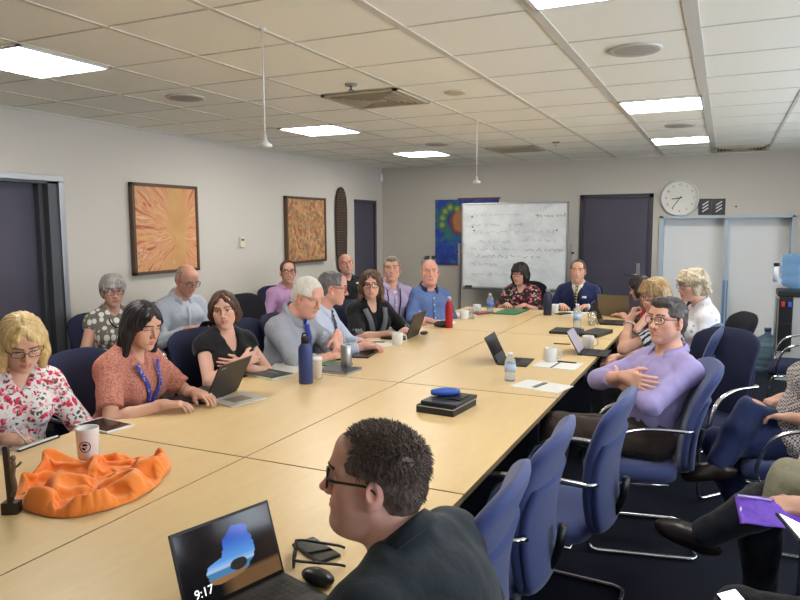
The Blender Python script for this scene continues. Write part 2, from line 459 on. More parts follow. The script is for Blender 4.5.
def person(label, target, phi, head=(0, 0, 0), sex='m', b=1., s=1., hs=None, belly=0., lean=0, side=0, R=None, L=None,
           skin=(205, 150, 125), hair=None, g=None, top=None, under=None, bottom=(28, 28, 34), legs=None, shoes=(20, 18, 18), eyes=(70, 50, 40),
           brow=(60, 45, 38), stubble=0, scalp=None, lips=None, glasses=None, tie=None, lanyard=None, bust=1., res=1., group=None, extras=None, root=None, T=None, neckf=.0, shw=None):
    shw = shw or (.172 if sex == 'm' else .150)
    skin = tuple(int(c*.62+d*.38) for c, d in zip(skin, (224, 188, 168)))
    hs = hs or (1.0 if sex == 'm' else .955); g = g or {}
    hz = .56
    ph = math.radians(phi-90); W3 = rotm('z', ph)
    la, sa = math.radians(lean), math.radians(side)
    S = rotm('y', sa)@rotm('x', -la)            # columns: right, forward, spine
    sp = S[:, 2]; fw = S[:, 1]
    hy = math.radians(head[0]-phi); Hm = rotm('z', hy)@rotm('x', -math.radians(head[1]))@rotm('y', math.radians(head[2]))
    hip = V3(0, 0, hz)
    nd = nrm(sp+fw*(.42+neckf)+V3(0, .12, 0))
    def heads(T): nb = hip+sp*T+fw*.0; return nb, nb+nd*.070*s+Hm@V3(0, .028, .098)*hs
    if T is None:
        z0 = heads(0.)[1][2]; T = (target[2]-z0)/sp[2]
        if not .38 < T < .60: print('TORSO', label, round(T, 3))
        T = min(max(T, .36), .62)
    nb, hc = heads(T)
    if root is None:
        o = W3@hc; root = (target[0]-o[0], target[1]-o[1])
    rt = empty('person', (root[0], root[1], 0), ph, label, 'person', group)
    H = lambda x, y, z: hc+Hm@(V3(x, y, z)*hs)
    k = T/.50
    loc = lambda x, y, z: hip+S@V3(x, y, z*k)
    m = sex == 'm'
    # --- torso
    tor = [ell_(loc(0, -.005, -.005), V3(.172*b*(1 if m else 1.04), .122*b, .105), S, .05, tag='torso'),
           ell_(loc(0, .010+belly*.04, .15), V3(.140*b+belly*.03+(.006 if m else -.012), .105*b+belly*.05, .15), S, .06, tag='torso'),
           ell_(loc(0, .004, .315), V3((.160 if m else .146)*b, .112*b, .155), S, .06, tag='torso'),
           cap_(loc(-shw*.66, -.005, .418), loc(shw*.66, -.005, .418), .060, .060, .06, tag='torso')]
    if not m: tor += [ell_(loc(sx*.072, .085*b, .30), V3(.064, .058, .062)*bust, S, .035, tag='torso') for sx in (-1, 1)]
    else: tor += [ell_(loc(sx*.075, .075*b, .335), V3(.075, .045, .06), S, .05, tag='torso') for sx in (-1, 1)]
    nr = (.057 if m else .047)*(1+.12*g.get('fat', 0))
    neck = [cap_(nb-sp*.04, H(0, -.022, -.050), nr*1.12, nr*.98, .035, tag='neck')]
    tor += [cap_(nb+sp*.022-fw*.012, loc(sx*shw*.84, -.012, .425), .036, .043, .05, tag='trap') for sx in (-1, 1)]
    # --- arms
    A = {}; arms = []; hands = []; hb = []
    dflt = dict(w=(.13, .30, .60), pole=(.5, -.2, .4), d=(-.3, 1, -.2), n=(0, 0, -1), curl=.35)
    ar = (1. if m else .88)*(.6+.4*b)
    for sx, q in ((1, R), (-1, L)):
        q = dict(dflt, **(q or {})); mir = q.get('abs') is None
        f = (lambda v: V3(sx*v[0], v[1], v[2])) if mir else (lambda v: V3(*v))
        Sh = loc(sx*shw*(.98), q.get('shf', .0), .412+q.get('shu', 0)); El, Wr = ik(Sh, f(q['w']), .292*s, .250*s, f(q['pole']))
        A[sx] = (Sh, El, Wr)
        arms += [cap_(Sh, El, .051*ar, .041*ar, .03, tag='au%d' % sx), cap_(El, El+(Wr-El)*.35, .040*ar, .041*ar, .02, tag='af%d' % sx), cap_(El+(Wr-El)*.35, Wr, .041*ar, .026*ar, .02, tag='af%d' % sx)]
        arms.append(ell_(Sh, V3(.054, .056, .056)*ar, None, .04, tag='au%d' % sx))
        hp = hand_prims(Wr, f(q['d']), f(q['n']), sx, q['curl'], s*(1 if m else .92), q.get('thumb', .6)); hands += hp
        bbs = [_bb(p) for p in hp]; hb.append((np.min([x[0] for x in bbs], 0)-.01, np.max([x[1] for x in bbs], 0)+.01))
    # --- legs
    lg = []; LG = {}
    for sx in (1, -1):
        q = (legs or {}).get(sx, {}); kn = V3(*q.get('k', (sx*.115, .43, .515))); an = V3(*q.get('a', (sx*.12, .40, .10))); fd = nrm(V3(*q.get('f', (sx*.12, 1, -.08))))
        hj = V3(sx*.088, .01, hz-.01); LG[sx] = (hj, kn, an, fd)
        lg += [cap_(hj, kn, .084*(.5+.5*b), .058, .04, tag='thigh'), cap_(kn, kn+(an-kn)*.4, .056, .054, .03, tag='shin'), cap_(kn+(an-kn)*.4, an, .052, .036, .02, tag='shin'),
               cap_(an-fd*.02, an+fd*.11-nrm(kn-an)*.045, .032, .024, .02, tag='foot')]
    hd = head_prims(H, hs, Hm, sex, g)
    fine = [(hc-.135*hs, hc+.135*hs)]+hb
    na = nrm(H(0, -.022, -.05)-(nb-sp*.04)); nc = nb+na*.026; ra = nrm(sp*.55+na*.45)
    V, Q = sculpt(tor+neck+arms+lg+hd+hands, .014*max(.6, res), fine, .0042*res)
    col = np.tile(np.array(rgb(*skin)[:3]), (len(V), 1))
    q = (V-hc)@Hm/hs; inh = np.linalg.norm(q, axis=1) < .15
    def blend(c, w): 
        nonlocal col; col = col*(1-w[:, None])+np.array(rgb(*c)[:3])*w[:, None]
    red = (min(255, skin[0]+5), int(skin[1]*.80), int(skin[2]*.76))
    for sx in (-1, 1): blend(red, inh*.45*np.exp(-(((q-V3(sx*.046, .05, -.03))/.022)**2).sum(1)))
    blend(red, inh*.5*np.exp(-(((q-V3(0, .108, -.03))/.018)**2).sum(1)))
    for sx in (-1, 1): blend(red, inh*.5*np.exp(-(((q-V3(sx*.082, -.01, -.005))/.022)**2).sum(1)))
    if stubble:
        w = inh*smooth01(-q[:, 2], .035, .06)*smooth01(q[:, 1], -.02, .02)*smooth01(-q[:, 2], -.2, .0); blend(stubble[1], w*stubble[0])
    if scalp:
        w = inh*smooth01(q[:, 2]-np.where(q[:, 1] > .0, 1.0*(q[:, 1]), .2*q[:, 1]), .01, .03)*(1-smooth01(q[:, 1], .065, .08)); blend(scalp[1], w*scalp[0])
    lc = lips or ((188, 105, 98) if m else (186, 82, 84))
    blend(lc, inh*(np.abs(q[:, 0]) < .03)*(q[:, 1] > .068)*smooth01(-q[:, 2], .052, .055)*(1-smooth01(-q[:, 2], .074, .078))*(1-smooth01(np.abs(q[:, 0]), .018, .028))*(.4 if m else .55))
    npmesh('body', V, Q, skin_mat(), rt, col)
    def kid(name, mb, mat, label=None, **kw):
        o = mb.build(name, mat, rt, **kw)
        if label: o['label'] = label
        return o
    Hx = Matrix(((Hm[0, 0]*hs, Hm[0, 1]*hs, Hm[0, 2]*hs, hc[0]), (Hm[1, 0]*hs, Hm[1, 1]*hs, Hm[1, 2]*hs, hc[1]), (Hm[2, 0]*hs, Hm[2, 1]*hs, Hm[2, 2]*hs, hc[2]), (0, 0, 0, 1)))
    # eyes
    for sx in (-1, 1):
        e = MB(); n = 16; m_ = 10; r = .0128; vs = []; fs = []; mi = []
        th = [0, .16, .30, .46, .8, 1.2, 1.6, 2.2, 2.7, PI]
        pz = g.get('gaze', (0, 0))
        G = Matrix.Rotation(-pz[0], 4, 'Z') @ Matrix.Rotation(-pz[1], 4, 'X')
        for a in th:
            for i in range(n):
                w = 2*PI*i/n; vs.append(Vector((sx*.0325, .0712, .007))+G @ Vector((r*math.sin(a)*math.cos(w), r*math.cos(a), r*math.sin(a)*math.sin(w))))
        for j in range(len(th)-1):
            for i in range(n):
                kk = (i+1) % n; fs.append((j*n+i, j*n+kk, (j+1)*n+kk, (j+1)*n+i)); mi.append(2 if j < 1 else 1 if j < 3 else 0)
        e.add(vs, fs, 0, True); e.mi = mi; kid('eye', e, eye_mats(eyes), T=Hx)
        if brow:
            e = MB(); e.tube(fillet([(sx*.011, .0975, .0315), (sx*.022, .0985, .0345), (sx*.036, .0955, .0365), (sx*.053, .0815, .0320)], .012), .0034 if m else .0030, 6, radii=None, flat=1)
            kid('eyebrow', e, hair_mat(rgb(*brow), rgb(*[int(c*.7) for c in brow]), 'brow%d_%d_%d' % brow), T=Hx)
    if not m:
        lid = g.get('lid', 0)*.006
        for sx in (-1, 1):
            e = MB(); e.tube([(sx*.0175, .0820, .0105-lid*.6), (sx*.024, .0865, .0142-lid), (sx*.032, .0880, .0152-lid), (sx*.040, .0835, .0138-lid), (sx*.048, .0750, .0100-lid*.6)], .0016, 6); kid('eyelashes', e, plain('lash_dark', rgb(34, 26, 24), .6), T=Hx)
    # --- hair
    if hair: build_hair(rt, H, hs, Hm, Hx, hair, hc, res)
    # --- trousers and shoes
    nrmz = lambda V, Q: vnormals(V, Q)
    def wrinkle(V, Q, amp, fr, seed):
        N = vnormals(V, Q); f = fnoise(V, fr, seed); f2 = fnoise(V*V3(1, 1, .55), fr*2.4, seed+5)
        return V+N*((np.abs(f)-.3)*amp+f2*amp*.5)[:, None]
    seed = len(PEOPLE)*7+3
    pr = [infl(p, .010, cut=None) for p in tor[:2]]+[infl(p, .013+.012*(p['tag'] == 'shin'), k=.03) for p in lg if p['tag'] in ('thigh', 'shin')]
    for i, p in enumerate(pr):
        if p['tag'] == 'shin': sxx = [z for z in (1, -1) if np.allclose(p['b'], LG[z][2])]; \
            p.update(cut=[(LG[z][2]+.035*nrm(LG[z][2]-LG[z][1]), nrm(LG[z][2]-LG[z][1])) for z in sxx] or None)
    wz = loc(0, 0, .10)[2]
    pr.append(half_(loc(0, 0, .09), sp))
    Vt, Qt = sculpt(pr, .013*max(.75, res)); Vt = wrinkle(Vt, Qt, .006, 26, seed)
    npmesh('trousers', Vt, Qt, bottom if not isinstance(bottom, tuple) else fabric('trousers_%d_%d_%d' % bottom, rgb(*bottom)), rt)
    for sx in (1, -1):
        hj, kn, an, fd = LG[sx]; up = nrm(kn-an); x = nrm(np.cross(fd, up)); up = np.cross(x, fd); Rf = np.stack([x, fd, up], 1)
        P = [ell_(an+fd*.05-up*.042, V3(.045, .138, .042), Rf, .02), ell_(an+fd*.045-up*.018, V3(.041, .085, .034), Rf, .03), ell_(an+fd*.10-up*.055, V3(.047, .085, .03), Rf, .02), cap_(an-up*.03-fd*.005, an+up*.02-fd*.005, .046, .043, .03),
             half_(an+up*.015, up), half_(an-up*.078, -up)]
        Vs, Qs = sculpt([cap_(an+(kn-an)*.32, an, .049, .041, .01), cap_(an, an+fd*.04-V3(0, 0, .02), .041, .036, .02)], .012); npmesh('sock', Vs, Qs, plain('sock_dark', rgb(22, 22, 26), .8), rt)
        Vs, Qs = sculpt(P, .009); npmesh('shoe', Vs, Qs, plain('shoe_%d_%d_%d' % shoes, rgb(*shoes), .35), rt)
    # --- garments on the torso
    def garment(name, t, extra=.0):
        i = t.get('inf', .010 if m else .015)+extra; sl = t.get('sleeve', .5); si = t.get('sinf', .013)+extra
        P = [infl(p, i) for p in tor]
        for sx in (1, -1):
            Sh, El, Wr = A[sx]; fr = sl
            if fr <= 0:
                continue
            P.append(ell_(Sh, V3(.058, .058, .058)*ar+si*.8, None, .04, cut=[(Sh+(El-Sh)*max(fr, .0), nrm(El-Sh))] if fr < .25 else None))
            if fr <= 1:
                P.append(cap_(Sh, El, .051*ar+si, .042*ar+si*1.15, .03, cut=[(Sh+(El-Sh)*fr, nrm(El-Sh))]))
            else:
                P.append(cap_(Sh, El, .051*ar+si, .042*ar+si, .03)); f2 = fr-1
                P.append(cap_(El, Wr, .043*ar+si, .031*ar+si*.8, .02, cut=[(El+(Wr-El)*f2, nrm(Wr-El))]))
                if t.get('cuff'): c = El+(Wr-El)*f2; P.append(cap_(c-nrm(Wr-El)*.035, c, .041*ar+si-.012*f2, .040*ar+si-.012*f2, .004, cut=[(c, nrm(Wr-El))]))
        if sl <= 0:
            for sx in (1, -1):
                Sh, El, Wr = A[sx]; P.append(cap_(Sh+nrm(El-Sh)*.03, El, .060*ar, .056*ar, .006, op='sub'))
        P.append(half_(loc(0, 0, t.get('hem', .055 if m else -.05)), -sp))
        nk = t.get('neck', 'crew'); cr = nr+t.get('nr', .010)
        P.append(cap_(nc-ra*(.012+t.get('nlow', 0)), nc+ra*.16, cr, cr*1.1, .006, op='sub'))
        if nk in ('v', 'scoop', 'open'):
            dp = t.get('depth', .16); w = t.get('w', .05)
            a = nb+sp*.01+fw*.075; c = loc(0, .15*b+.03*(not m), .50-dp/k); a2 = nb+sp*.0+fw*.12
            P.append(cap_(a, c, w, .004 if nk != 'scoop' else w*.7, .004, op='sub')); P.append(cap_(a2, c+fw*.05, w*1.05, .006 if nk != 'scoop' else w*.75, .004, op='sub'))
        cn = nb+fw*.06; Vg, Qg = sculpt(P, t.get('res', .0105)*max(.6, res), [(cn-V3(.12, .14, .10 if nk in ('crew', 'collar') else .05+t.get('depth', .16)), cn+V3(.12, .12, .09))], .0055*max(.8, res))
        Vg = wrinkle(Vg, Qg, t.get('wr', .006), t.get('wf', 24), seed+1)
        o = npmesh(name, Vg, Qg, t['mat'], rt)
        if t.get('label'): o['label'] = t['label']
        return Vg
    Vg = None
    if under: Vg = garment(under.get('name', 'undershirt'), under)
    if top: Vg2 = garment(top.get('name', 'shirt'), top, .006 if under else 0); Vg = Vg if (under and top.get('front') != 'top') else Vg2
    Sinv = S.T
    VL = (Vg-hip)@S   # torso frame
    VT = ((Vg2 if top else Vg)-hip)@S
    def front(x, z, VV=None):
        VV = VL if VV is None else VV; rr = .022
        for _ in range(4):
            mk = (np.abs(VV[:, 0]-x) < rr) & (np.abs(VV[:, 2]-z) < rr) & (VV[:, 1] > -.02)
            if mk.any(): return VV[mk][:, 1].max()
            rr *= 1.6
        return .12
    def tp(x, y, z): return hip+S@V3(x, y, z)
    def strip(name, pts, mat, off=.004, thick=.004, VV=None, label=None, sm=True):
        """pts: (x,z,halfwidth) in the torso frame, laid on the front of the clothes"""
        e = MB(); vs = []; ys = [front(p[0], p[1], VV) for p in pts]
        if sm and len(ys) > 2: ys = [max(ys[i], .5*(ys[max(0, i-1)]+ys[min(len(ys)-1, i+1)])) for i in range(len(ys))]
        for i, (x, z, w) in enumerate(pts):
            a = pts[max(0, i-1)]; c = pts[min(len(pts)-1, i+1)]; tx, tz = c[0]-a[0], c[1]-a[1]; l = math.hypot(tx, tz)+1e-9; px, pz_ = tz/l, -tx/l
            for sg in (-1, 0, 1): vs.append(tp(x+px*w*sg, ys[i]+off+(.003 if sg == 0 else 0), z+pz_*w*sg))
        n = len(pts); fs = [(i*3+j, i*3+j+1, i*3+j+4, i*3+j+3) for i in range(n-1) for j in (0, 1)]
        e.add(vs, fs, 0, True); o = e.build(name, mat, rt, solid=thick)
        if label: o['label'] = label
        return o
    ztop = (nb-hip)@sp
    if 'collar' in (top or {}) or 'collar' in (under or {}):
        t = under if 'collar' in (under or {}) else top; cc = t['collar']; mat = cc.get('mat', t['mat']); e = MB(); n = 26; r0 = nr+.014; gap = cc.get('gap', .22+.25*cc.get('open', 0)); pt = cc.get('pt', .03)
        rings = []
        for i in range(n+1):
            a = -PI/2+gap+(2*PI-2*gap)*i/n; fwd = max(0, -math.sin(a))*0
            ca, sa_ = math.cos(a), math.sin(a); f_ = smooth01(np.array([-sa_]), .2, 1.)[0]
            y = -sa_; x = ca                 # y=+1 front
            tilt = -.030*y+.004
            spread = cc.get('open', 0)*f_
            row = []
            for rr, zz in ((r0+.004, -.030), (r0, .004), (r0+.005, .008), (r0+.016, -.004-.010*f_), (r0+.027+.006*f_, -.022-pt*f_)):
                row.append(nc+ra*(zz+tilt)+x*rr*(1+.15*spread)*S[:, 0]+(y*rr*.98+.002)*nrm(fw-ra*(fw@ra)))
            rings.append(row)
        vs = [p for r in rings for p in r]; fs = [(i*5+j, i*5+j+1, (i+1)*5+j+1, (i+1)*5+j) for i in range(n) for j in range(4)]
        e.add(vs, fs, 0, True); e.build('collar', mat, rt, solid=.004)
    zz = lambda a, c, n=9: [a+(c-a)*i/(n-1) for i in range(n)]
    if (top or {}).get('placket'):
        zb = ztop-(top.get('depth', .02))-.03
        strip('placket', [(0, z, .015) for z in zz(zb, .09)], top['mat'], .001, .003, VT)
        for z in zz(zb-.02, .12, 5): 
            e = MB(); e.sphere(tp(0, front(0, z, VT)+.006, z), .006, n=8, m=5); kid('button', e, plain('button_pale', rgb(225, 225, 230), .3))
    if tie:
        z1 = ztop-.012
        e = MB(); y = front(0, z1-.01)+.006
        kn = [tp(sx*w, y+yy, z) for z, w in ((z1+.012, .020), (z1-.022, .012)) for sx, yy in ((-1, 0), (0, .012), (1, 0), (0, -.01))]
        e.loft([kn[:4], kn[4:]], smooth=False); e.build('tie_knot', tie['mat'], rt)
        strip('tie', [(tie.get('dx', 0)*i/12, z, tie.get('w0', .014)+.026*i/12) for i, z in enumerate(zz(z1-.018, tie.get('end', .10), 13))], tie['mat'], .007, .004)
    if lanyard:
        zb = lanyard.get('end', .22)
        for sx in (-1, 1): strip('lanyard', [(sx*(.075*(1-i/8)+.004), z, .012) for i, z in enumerate(zz(ztop-.03, zb, 9))], lanyard['mat'], .006, .002, VT)
        if lanyard.get('badge'): strip('badge', [(0, zb-.005, .028), (0, zb-.09, .028)], lanyard['badge'], .008, .003, VT, sm=False)
        else: 
            e = MB(); e.box((-.008, -.003, -.03), (.008, .003, 0), T=Matrix.Translation(tp(0, front(0, zb, VT)+.012, zb))); kid('clip', e, plain('steel_small', rgb(190, 190, 195), .3, 1))
    if glasses: build_glasses(rt, Hx, hs, glasses)
    ctx = dict(rt=rt, H=H, Hm=Hm, Hx=Hx, hs=hs, nb=nb, S=S, tp=tp, front=front, strip=strip, kid=kid, VT=VT, A=A, ztop=ztop, zz=zz, W3=W3, root=root, hc=hc, LG=LG, loc=loc)
    if extras: extras(ctx)
    PEOPLE.append(ctx)
    return ctx
def build_glasses(rt, Hx, hs, gl):
    w, h = gl.get('w', .0265), gl.get('h', .019); r = gl.get('r', .0018); y0 = .103; z0 = gl.get('z', .005)
    root = bpy.data.objects.new('glasses', bpy.data.meshes.new('glasses')); 
    e = MB()
    if gl.get('up'): Hx = Hx @ Matrix.Translation((0, -.028, .085)) @ Matrix.Rotation(.55, 4, 'X')
    def rim(sx):
        p = []
        for i in range(24):
            a = 2*PI*i/24; c, s = math.cos(a), math.sin(a); n = 3.0 if gl.get('square', True) else 2
            p.append((sx*.034+w*abs(c)**(2/n)*np.sign(c), y0-.010*((abs(sx*.034+w*abs(c)**(2/n)*np.sign(c))/.06)**2), z0+h*abs(s)**(2/n)*np.sign(s)))
        return p
    for sx in (-1, 1):
        p = rim(sx)
        if not gl.get('rimless'): e.tube(p, r, 6, closed=True)
        else: e.tube(p[:13], r*.7, 6)
        e.tube(fillet([(sx*(.034+w), y0-.011, z0+h*.4), (sx*.074, y0-.022, z0+h*.4), (sx*.081, .0, z0+h*.4), (sx*.079, -.022, z0-.012)], .02), r*1.15, 6)
    e.tube([(-.034+w, y0-.002, z0+.004), (0, y0+.003, z0+.007), (.034-w, y0-.002, z0+.004)], r, 6)
    o = e.build('glasses', gl['mat'], rt, T=Hx)
    for sx in (-1, 1):
        p = rim(sx); l = MB(); l.add([(sx*.034, y0-.004, z0)]+p, [(0, i+1, (i+1) % 24+1) for i in range(24)], 0, True)
        c = l.build('lens', gl.get('lens') or thin_glass('spectacle_lens', (1, 1, 1, 1), .07), o, T=Hx, solid=.001)
    return o
def build_hair(rt, H, hs, Hm, Hx, hr, hc, res):
    st = hr['style']; th = hr.get('th', .011); P = []
    E = lambda c, r, k=.02, op='add': P.append(ell_(H(*c), V3(*r)*hs, Hm, k, op))
    C = lambda a, b, ra, rb, k=.015, op='add': P.append(cap_(H(*a), H(*b), ra*hs, rb*hs, k, op))
    Bx = lambda c, h, k=.01, op='sub', rad=.01, R=None: P.append(box_(H(*c), V3(*h)*hs, Hm if R is None else Hm@R, rad*hs, k, op))
    fh = hr.get('fh', 0.)      # receding of the front hairline
    if st in ('short', 'fringe'):
        E((0, -.014, .036), (.0745+th*.75, .094+th*.9, .081+th)); E((0, -.052, -.018), (.066+th*.5, .056+th*.7, .066), .02)
        if st == 'short' and hr.get('quiff'): E((hr.get('qx', .0), .060, .098), (.055, .04, .024+.5*th), .03)
        # cut away the face: slanted plane in front, ears and neck below
        Bx((0, .162-fh, .012), (.12, .075, .115), .008, 'sub', .02, rotm('x', -.42))
        Bx((0, .085, -.060), (.12, .077, .085), .008, 'sub', .01)
        Bx((0, 0, -.155), (.12, .16, .085+hr.get('nape', 0)), .008, 'sub', .01)
        for s in (-1, 1): E((s*.086, -.008, -.012), (.022, .024, .034), .006, 'sub')
        if st == 'fringe': E((0, .012, .110), (.066+hr.get('bx', 0), .100, .085), .01, 'sub'); Bx((0, .10, .05), (.12, .085, .10), .01)
        if hr.get('widow'): 
            for s in (-1, 1): E((s*.046, .085, .085), (.028, .045, .035), .012, 'sub')
    else:
        ln = hr.get('len', .12); vol = hr.get('vol', .016); yb = hr.get('yb', 0)
        E((0, -.016, .040), (.0745+vol, .094+vol*.9, .081+vol*.9))
        E((0, -.058, -.02), (.072+vol*.7, .055+vol*.6, .075), .03)
        if st == 'long':
            for s in (-1, 1):
                C((s*(.066+vol*.4), .005, .03), (s*(.073+vol*.5), .005+hr.get('fwd', .01), -.04), .030, .028, .03)
                C((s*(.073+vol*.5), .005+hr.get('fwd', .01), -.04), (s*(.070+hr.get('flare', .0)), .015+hr.get('fwd', .01), -.05-ln), .028, .018, .03)
                C((s*.045, -.055, -.02), (s*(.050+hr.get('flare', 0)), -.065+yb, -.05-ln), .045, .026, .03)
            C((0, -.07, -.02), (0, -.082+yb, -.05-ln), .05, .03, .03)
        if st == 'crop':
            for s in (-1, 1): C((s*.078, -.006, .035), (s*.080, -.012, -.005), .020, .014, .02)
            E((0, .060, .095), (.060, .038, .026), .03)
        if st == 'curly':
            r = random.Random(3)
            for i in range(46):
                a = r.uniform(-2.05, 2.05); zc = r.uniform(-.055, .11); rr = (.085 if zc < .05 else .06)*r.uniform(.95, 1.12)
                E((rr*math.sin(a), -.02-rr*1.12*math.cos(a), zc), (.026, .026, .024), .015)
        # face opening
        op = hr.get('open', .056)
        E((hr.get('ox', 0), .112, -.030), (op, .080, .098+hr.get('oh', 0)), .012, 'sub')
        E((hr.get('ox', 0)*1.5, .118, .026), (op*.92, .070, .054+hr.get('oh', 0)*.4), .012, 'sub')
        if hr.get('ears'):
            for s in (-1, 1): E((s*.09, .002, -.022), (.03, .028, .04), .008, 'sub')
        if hr.get('part') is not None: C((hr['part'], .09, .115), (hr['part'], -.02, .145), .004, .004, .01, 'sub')
        if st == 'long' and not hr.get('bangs'):
            pt = hr.get('part') or 0
            for s in (-1, 1):
                C((pt, .064, .112), (pt+s*.030, .084, .080), .013, .013, .012); C((pt+s*.030, .084, .080), (s*.058, .062, .040), .013, .014, .012); C((s*.058, .062, .040), (s*.071, .030, -.005), .014, .012, .012)
        if hr.get('bangs'):
            for i in range(7):
                x = -.048+.016*i; C((x*.7, .055, .115), (x+hr['bangs'], .099-.25*abs(x), .045+.1*abs(x)), .012, .010, .012)
        if st == 'crop': Bx((0, .02, -.155), (.12, .16, .085), .008)
    if hr.get('bun'): E((0, -.125, .03), (.035, .03, .035), .02)
    V, Q = sculpt(P, .0065*res if res > .9 else .0050 if res > .7 else .0042)
    q = (V-hc)@Hm/hs; N = vnormals(V, Q)
    ang = np.arctan2(q[:, 0], -q[:, 1]+.02); amp = hr.get('amp', .0014 if st != 'short' else .0018)
    if st in ('long', 'crop'): f = np.sin(ang*23+3*np.sin(q[:, 2]*20))+.7*np.sin(ang*37+q[:, 2]*30)+.6*np.sin(q[:, 2]*90*hr.get('wave', .3)+ang*7)
    else: f = fnoise(q, 120, 3)*1.6+.6*np.sin(q[:, 0]*420+q[:, 1]*90)
    V = V+N*(amp*f)[:, None]*hs
    mat = hair_mat(rgb(*hr['c1']), rgb(*hr['c2']), 'hair_%d_%d_%d' % tuple(hr['c1']))
    o = npmesh('hair', V, Q, mat, rt)
    if hr.get('tufts'):
        # short separate strands standing off the cap
        r = np.random.RandomState(5); n = hr['tufts']; N = vnormals(V, Q); idx = r.choice(len(V), n); e = MB(); up = Hm[:, 2]; fwd = Hm[:, 1]
        L = hr.get('tl', .014)*hs
        for i in idx:
            qq = q[i]; rad = (qq-V3(0, -.014, .036))/V3(.0745, .094, .081)
            if (rad@rad) < 1.06 or qq[1] > .062-fh+.447*(qq[2]-.051) or (qq[2] < .03 and qq[1] > -.03 and abs(qq[0]) > .06) or nrm(Hm@rad)@N[i] < .55: continue
            if qq[2] < hr.get('tz', -.03): continue
            p = V[i]-N[i]*.003; g_ = min(1, max(0, (qq[2]-.02)/.09)); d = nrm(N[i]*(.26+.34*g_)+up*(-.55+.75*g_)+fwd*(-.6+1.05*g_)+r.normal(size=3)*.18); l = L*r.uniform(.6, 1.3)*(1 if qq[2] > .03 else .6)
            x = nrm(np.cross(d, V3(.3, .5, .8)))*.0017*hs; y = np.cross(d, x); m_ = p+d*l*.55+up*.001; tpt = p+d*l-V3(0, 0, .15*l)
            e.add([p+x, p-x*.5+y, p-x*.5-y, m_+x*.7, m_-x*.35+y*.7, m_-x*.35-y*.7, tpt], [(0, 1, 4, 3), (1, 2, 5, 4), (2, 0, 3, 5), (3, 4, 6), (4, 5, 6), (5, 3, 6)], 0, True)
        e.build('hair_tufts', mat, o, fix=False)
    return o
# ------------------------------------------------------------------ the room
XL, XR, YB, YF, ZC = -4.869, 2.3, 9.738, -1.6, 2.56
TZ = .73
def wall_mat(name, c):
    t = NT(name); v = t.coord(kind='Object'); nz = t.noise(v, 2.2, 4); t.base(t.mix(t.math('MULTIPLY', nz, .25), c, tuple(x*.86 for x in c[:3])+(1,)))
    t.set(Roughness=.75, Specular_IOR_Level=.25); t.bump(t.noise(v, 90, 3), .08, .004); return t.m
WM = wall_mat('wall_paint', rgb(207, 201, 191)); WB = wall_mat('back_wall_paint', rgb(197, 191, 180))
# carpet
t = NT('carpet'); v = t.coord(kind='Object'); nz = t.noise(v, 260, 4, .7); n2 = t.noise(v, 3, 3)
t.base(t.mix(nz, rgb(20, 22, 30), rgb(38, 40, 52))).set(Roughness=.95, Specular_IOR_Level=.1); t.bump(nz, .5, .01); CARPET = t.m
struct(MB().box((XL-.2, YF-.2, -.12), (XR+.2, YB+.6, 0)).build('floor', CARPET))
# ceiling with its grid of square tiles
GX, GY, GT = -.1675, 2.955, .5985
t = NT('ceiling_tile'); v = t.coord(kind='Object'); nz = t.noise(v, 300, 3, .7); n2 = t.voro(v, 1.67, 'Color')
t.base(t.mix(t.math('MULTIPLY', nz, .3), rgb(250, 249, 236), rgb(238, 236, 222))).set(Roughness=.85, Specular_IOR_Level=.15); t.bump(nz, .15, .003); TILE = t.m
TBAR = plain('ceiling_grid_bar', rgb(212, 209, 197), .6)
xs = [GX-GT*1.0*k for k in range(-4, 8)]; ys = [GY+GT*k for k in range(-8, 12)]
light_cells = [(5, -1), (5, 4), (5, 8), (0, 4), (0, 8), (0, -1)]
# (column counted to the left, row counted to the back)
def cell(k, j): return (GX-GT*(k+1), GX-GT*k, GY+GT*j, GY+GT*(j+1))
c = MB(); c.box((XL-.2, YF-.2, ZC), (XR+.2, YB+.2, ZC+.1))
ce = c.build('ceiling', [TILE, TBAR])
struct(ce)
b = MB()
for x in xs: b.box((x-.012, YF, ZC-.004), (x+.012, YB, ZC+.002))
b.box((GX-.03, YF, ZC-.005), (GX+.03, YB, ZC+.002)); b.box((GX-GT-.024, YF, ZC-.005), (GX-GT+.024, YB, ZC+.002)); b.box((GX-2*GT-.018, YF, ZC-.005), (GX-2*GT+.018, YB, ZC+.002))
for y in ys: b.box((XL, y-.0055, ZC-.003), (XR, y+.0055, ZC+.002))
b.box((XL, YF, ZC-.012), (XL+.02, YB, ZC)); b.box((XL, YB-.02, ZC-.012), (XR, YB, ZC))
o = b.build('trim_ceiling_grid', TBAR); struct(o)
# walls
def wall_with_holes(name, axis, pos, thick, lo, hi, holes, mat):
    """holes: (a0,a1,z0,z1) along the wall"""
    A = sorted({lo, hi, *[h[0] for h in holes], *[h[1] for h in holes]}); Zs = sorted({0, ZC, *[h[2] for h in holes], *[h[3] for h in holes]})
    m = MB()
    for i in range(len(A)-1):
        for j in range(len(Zs)-1):
            ca, cz = (A[i]+A[i+1])/2, (Zs[j]+Zs[j+1])/2
            if any(h[0] < ca < h[1] and h[2] < cz < h[3] for h in holes): continue
            p0, p1 = sorted((pos, pos+thick))
            if axis == 'x': m.box((p0, A[i], Zs[j]), (p1, A[i+1], Zs[j+1]))
            else: m.box((A[i], p0, Zs[j]), (A[i+1], p1, Zs[j+1]))
    return struct(m.build(name, mat))
D1 = (2.85, 3.92, 0, 2.04)     # recessed door on the left wall
D2 = (8.83, 9.52, 0, 2.05)
wall_with_holes('wall_left', 'x', XL, -.2, YF, YB, [D1, D2], WM)
D3 = (-1.82, -.868, 0, 2.075)
AL = (-.783, .77, 0, 1.775)
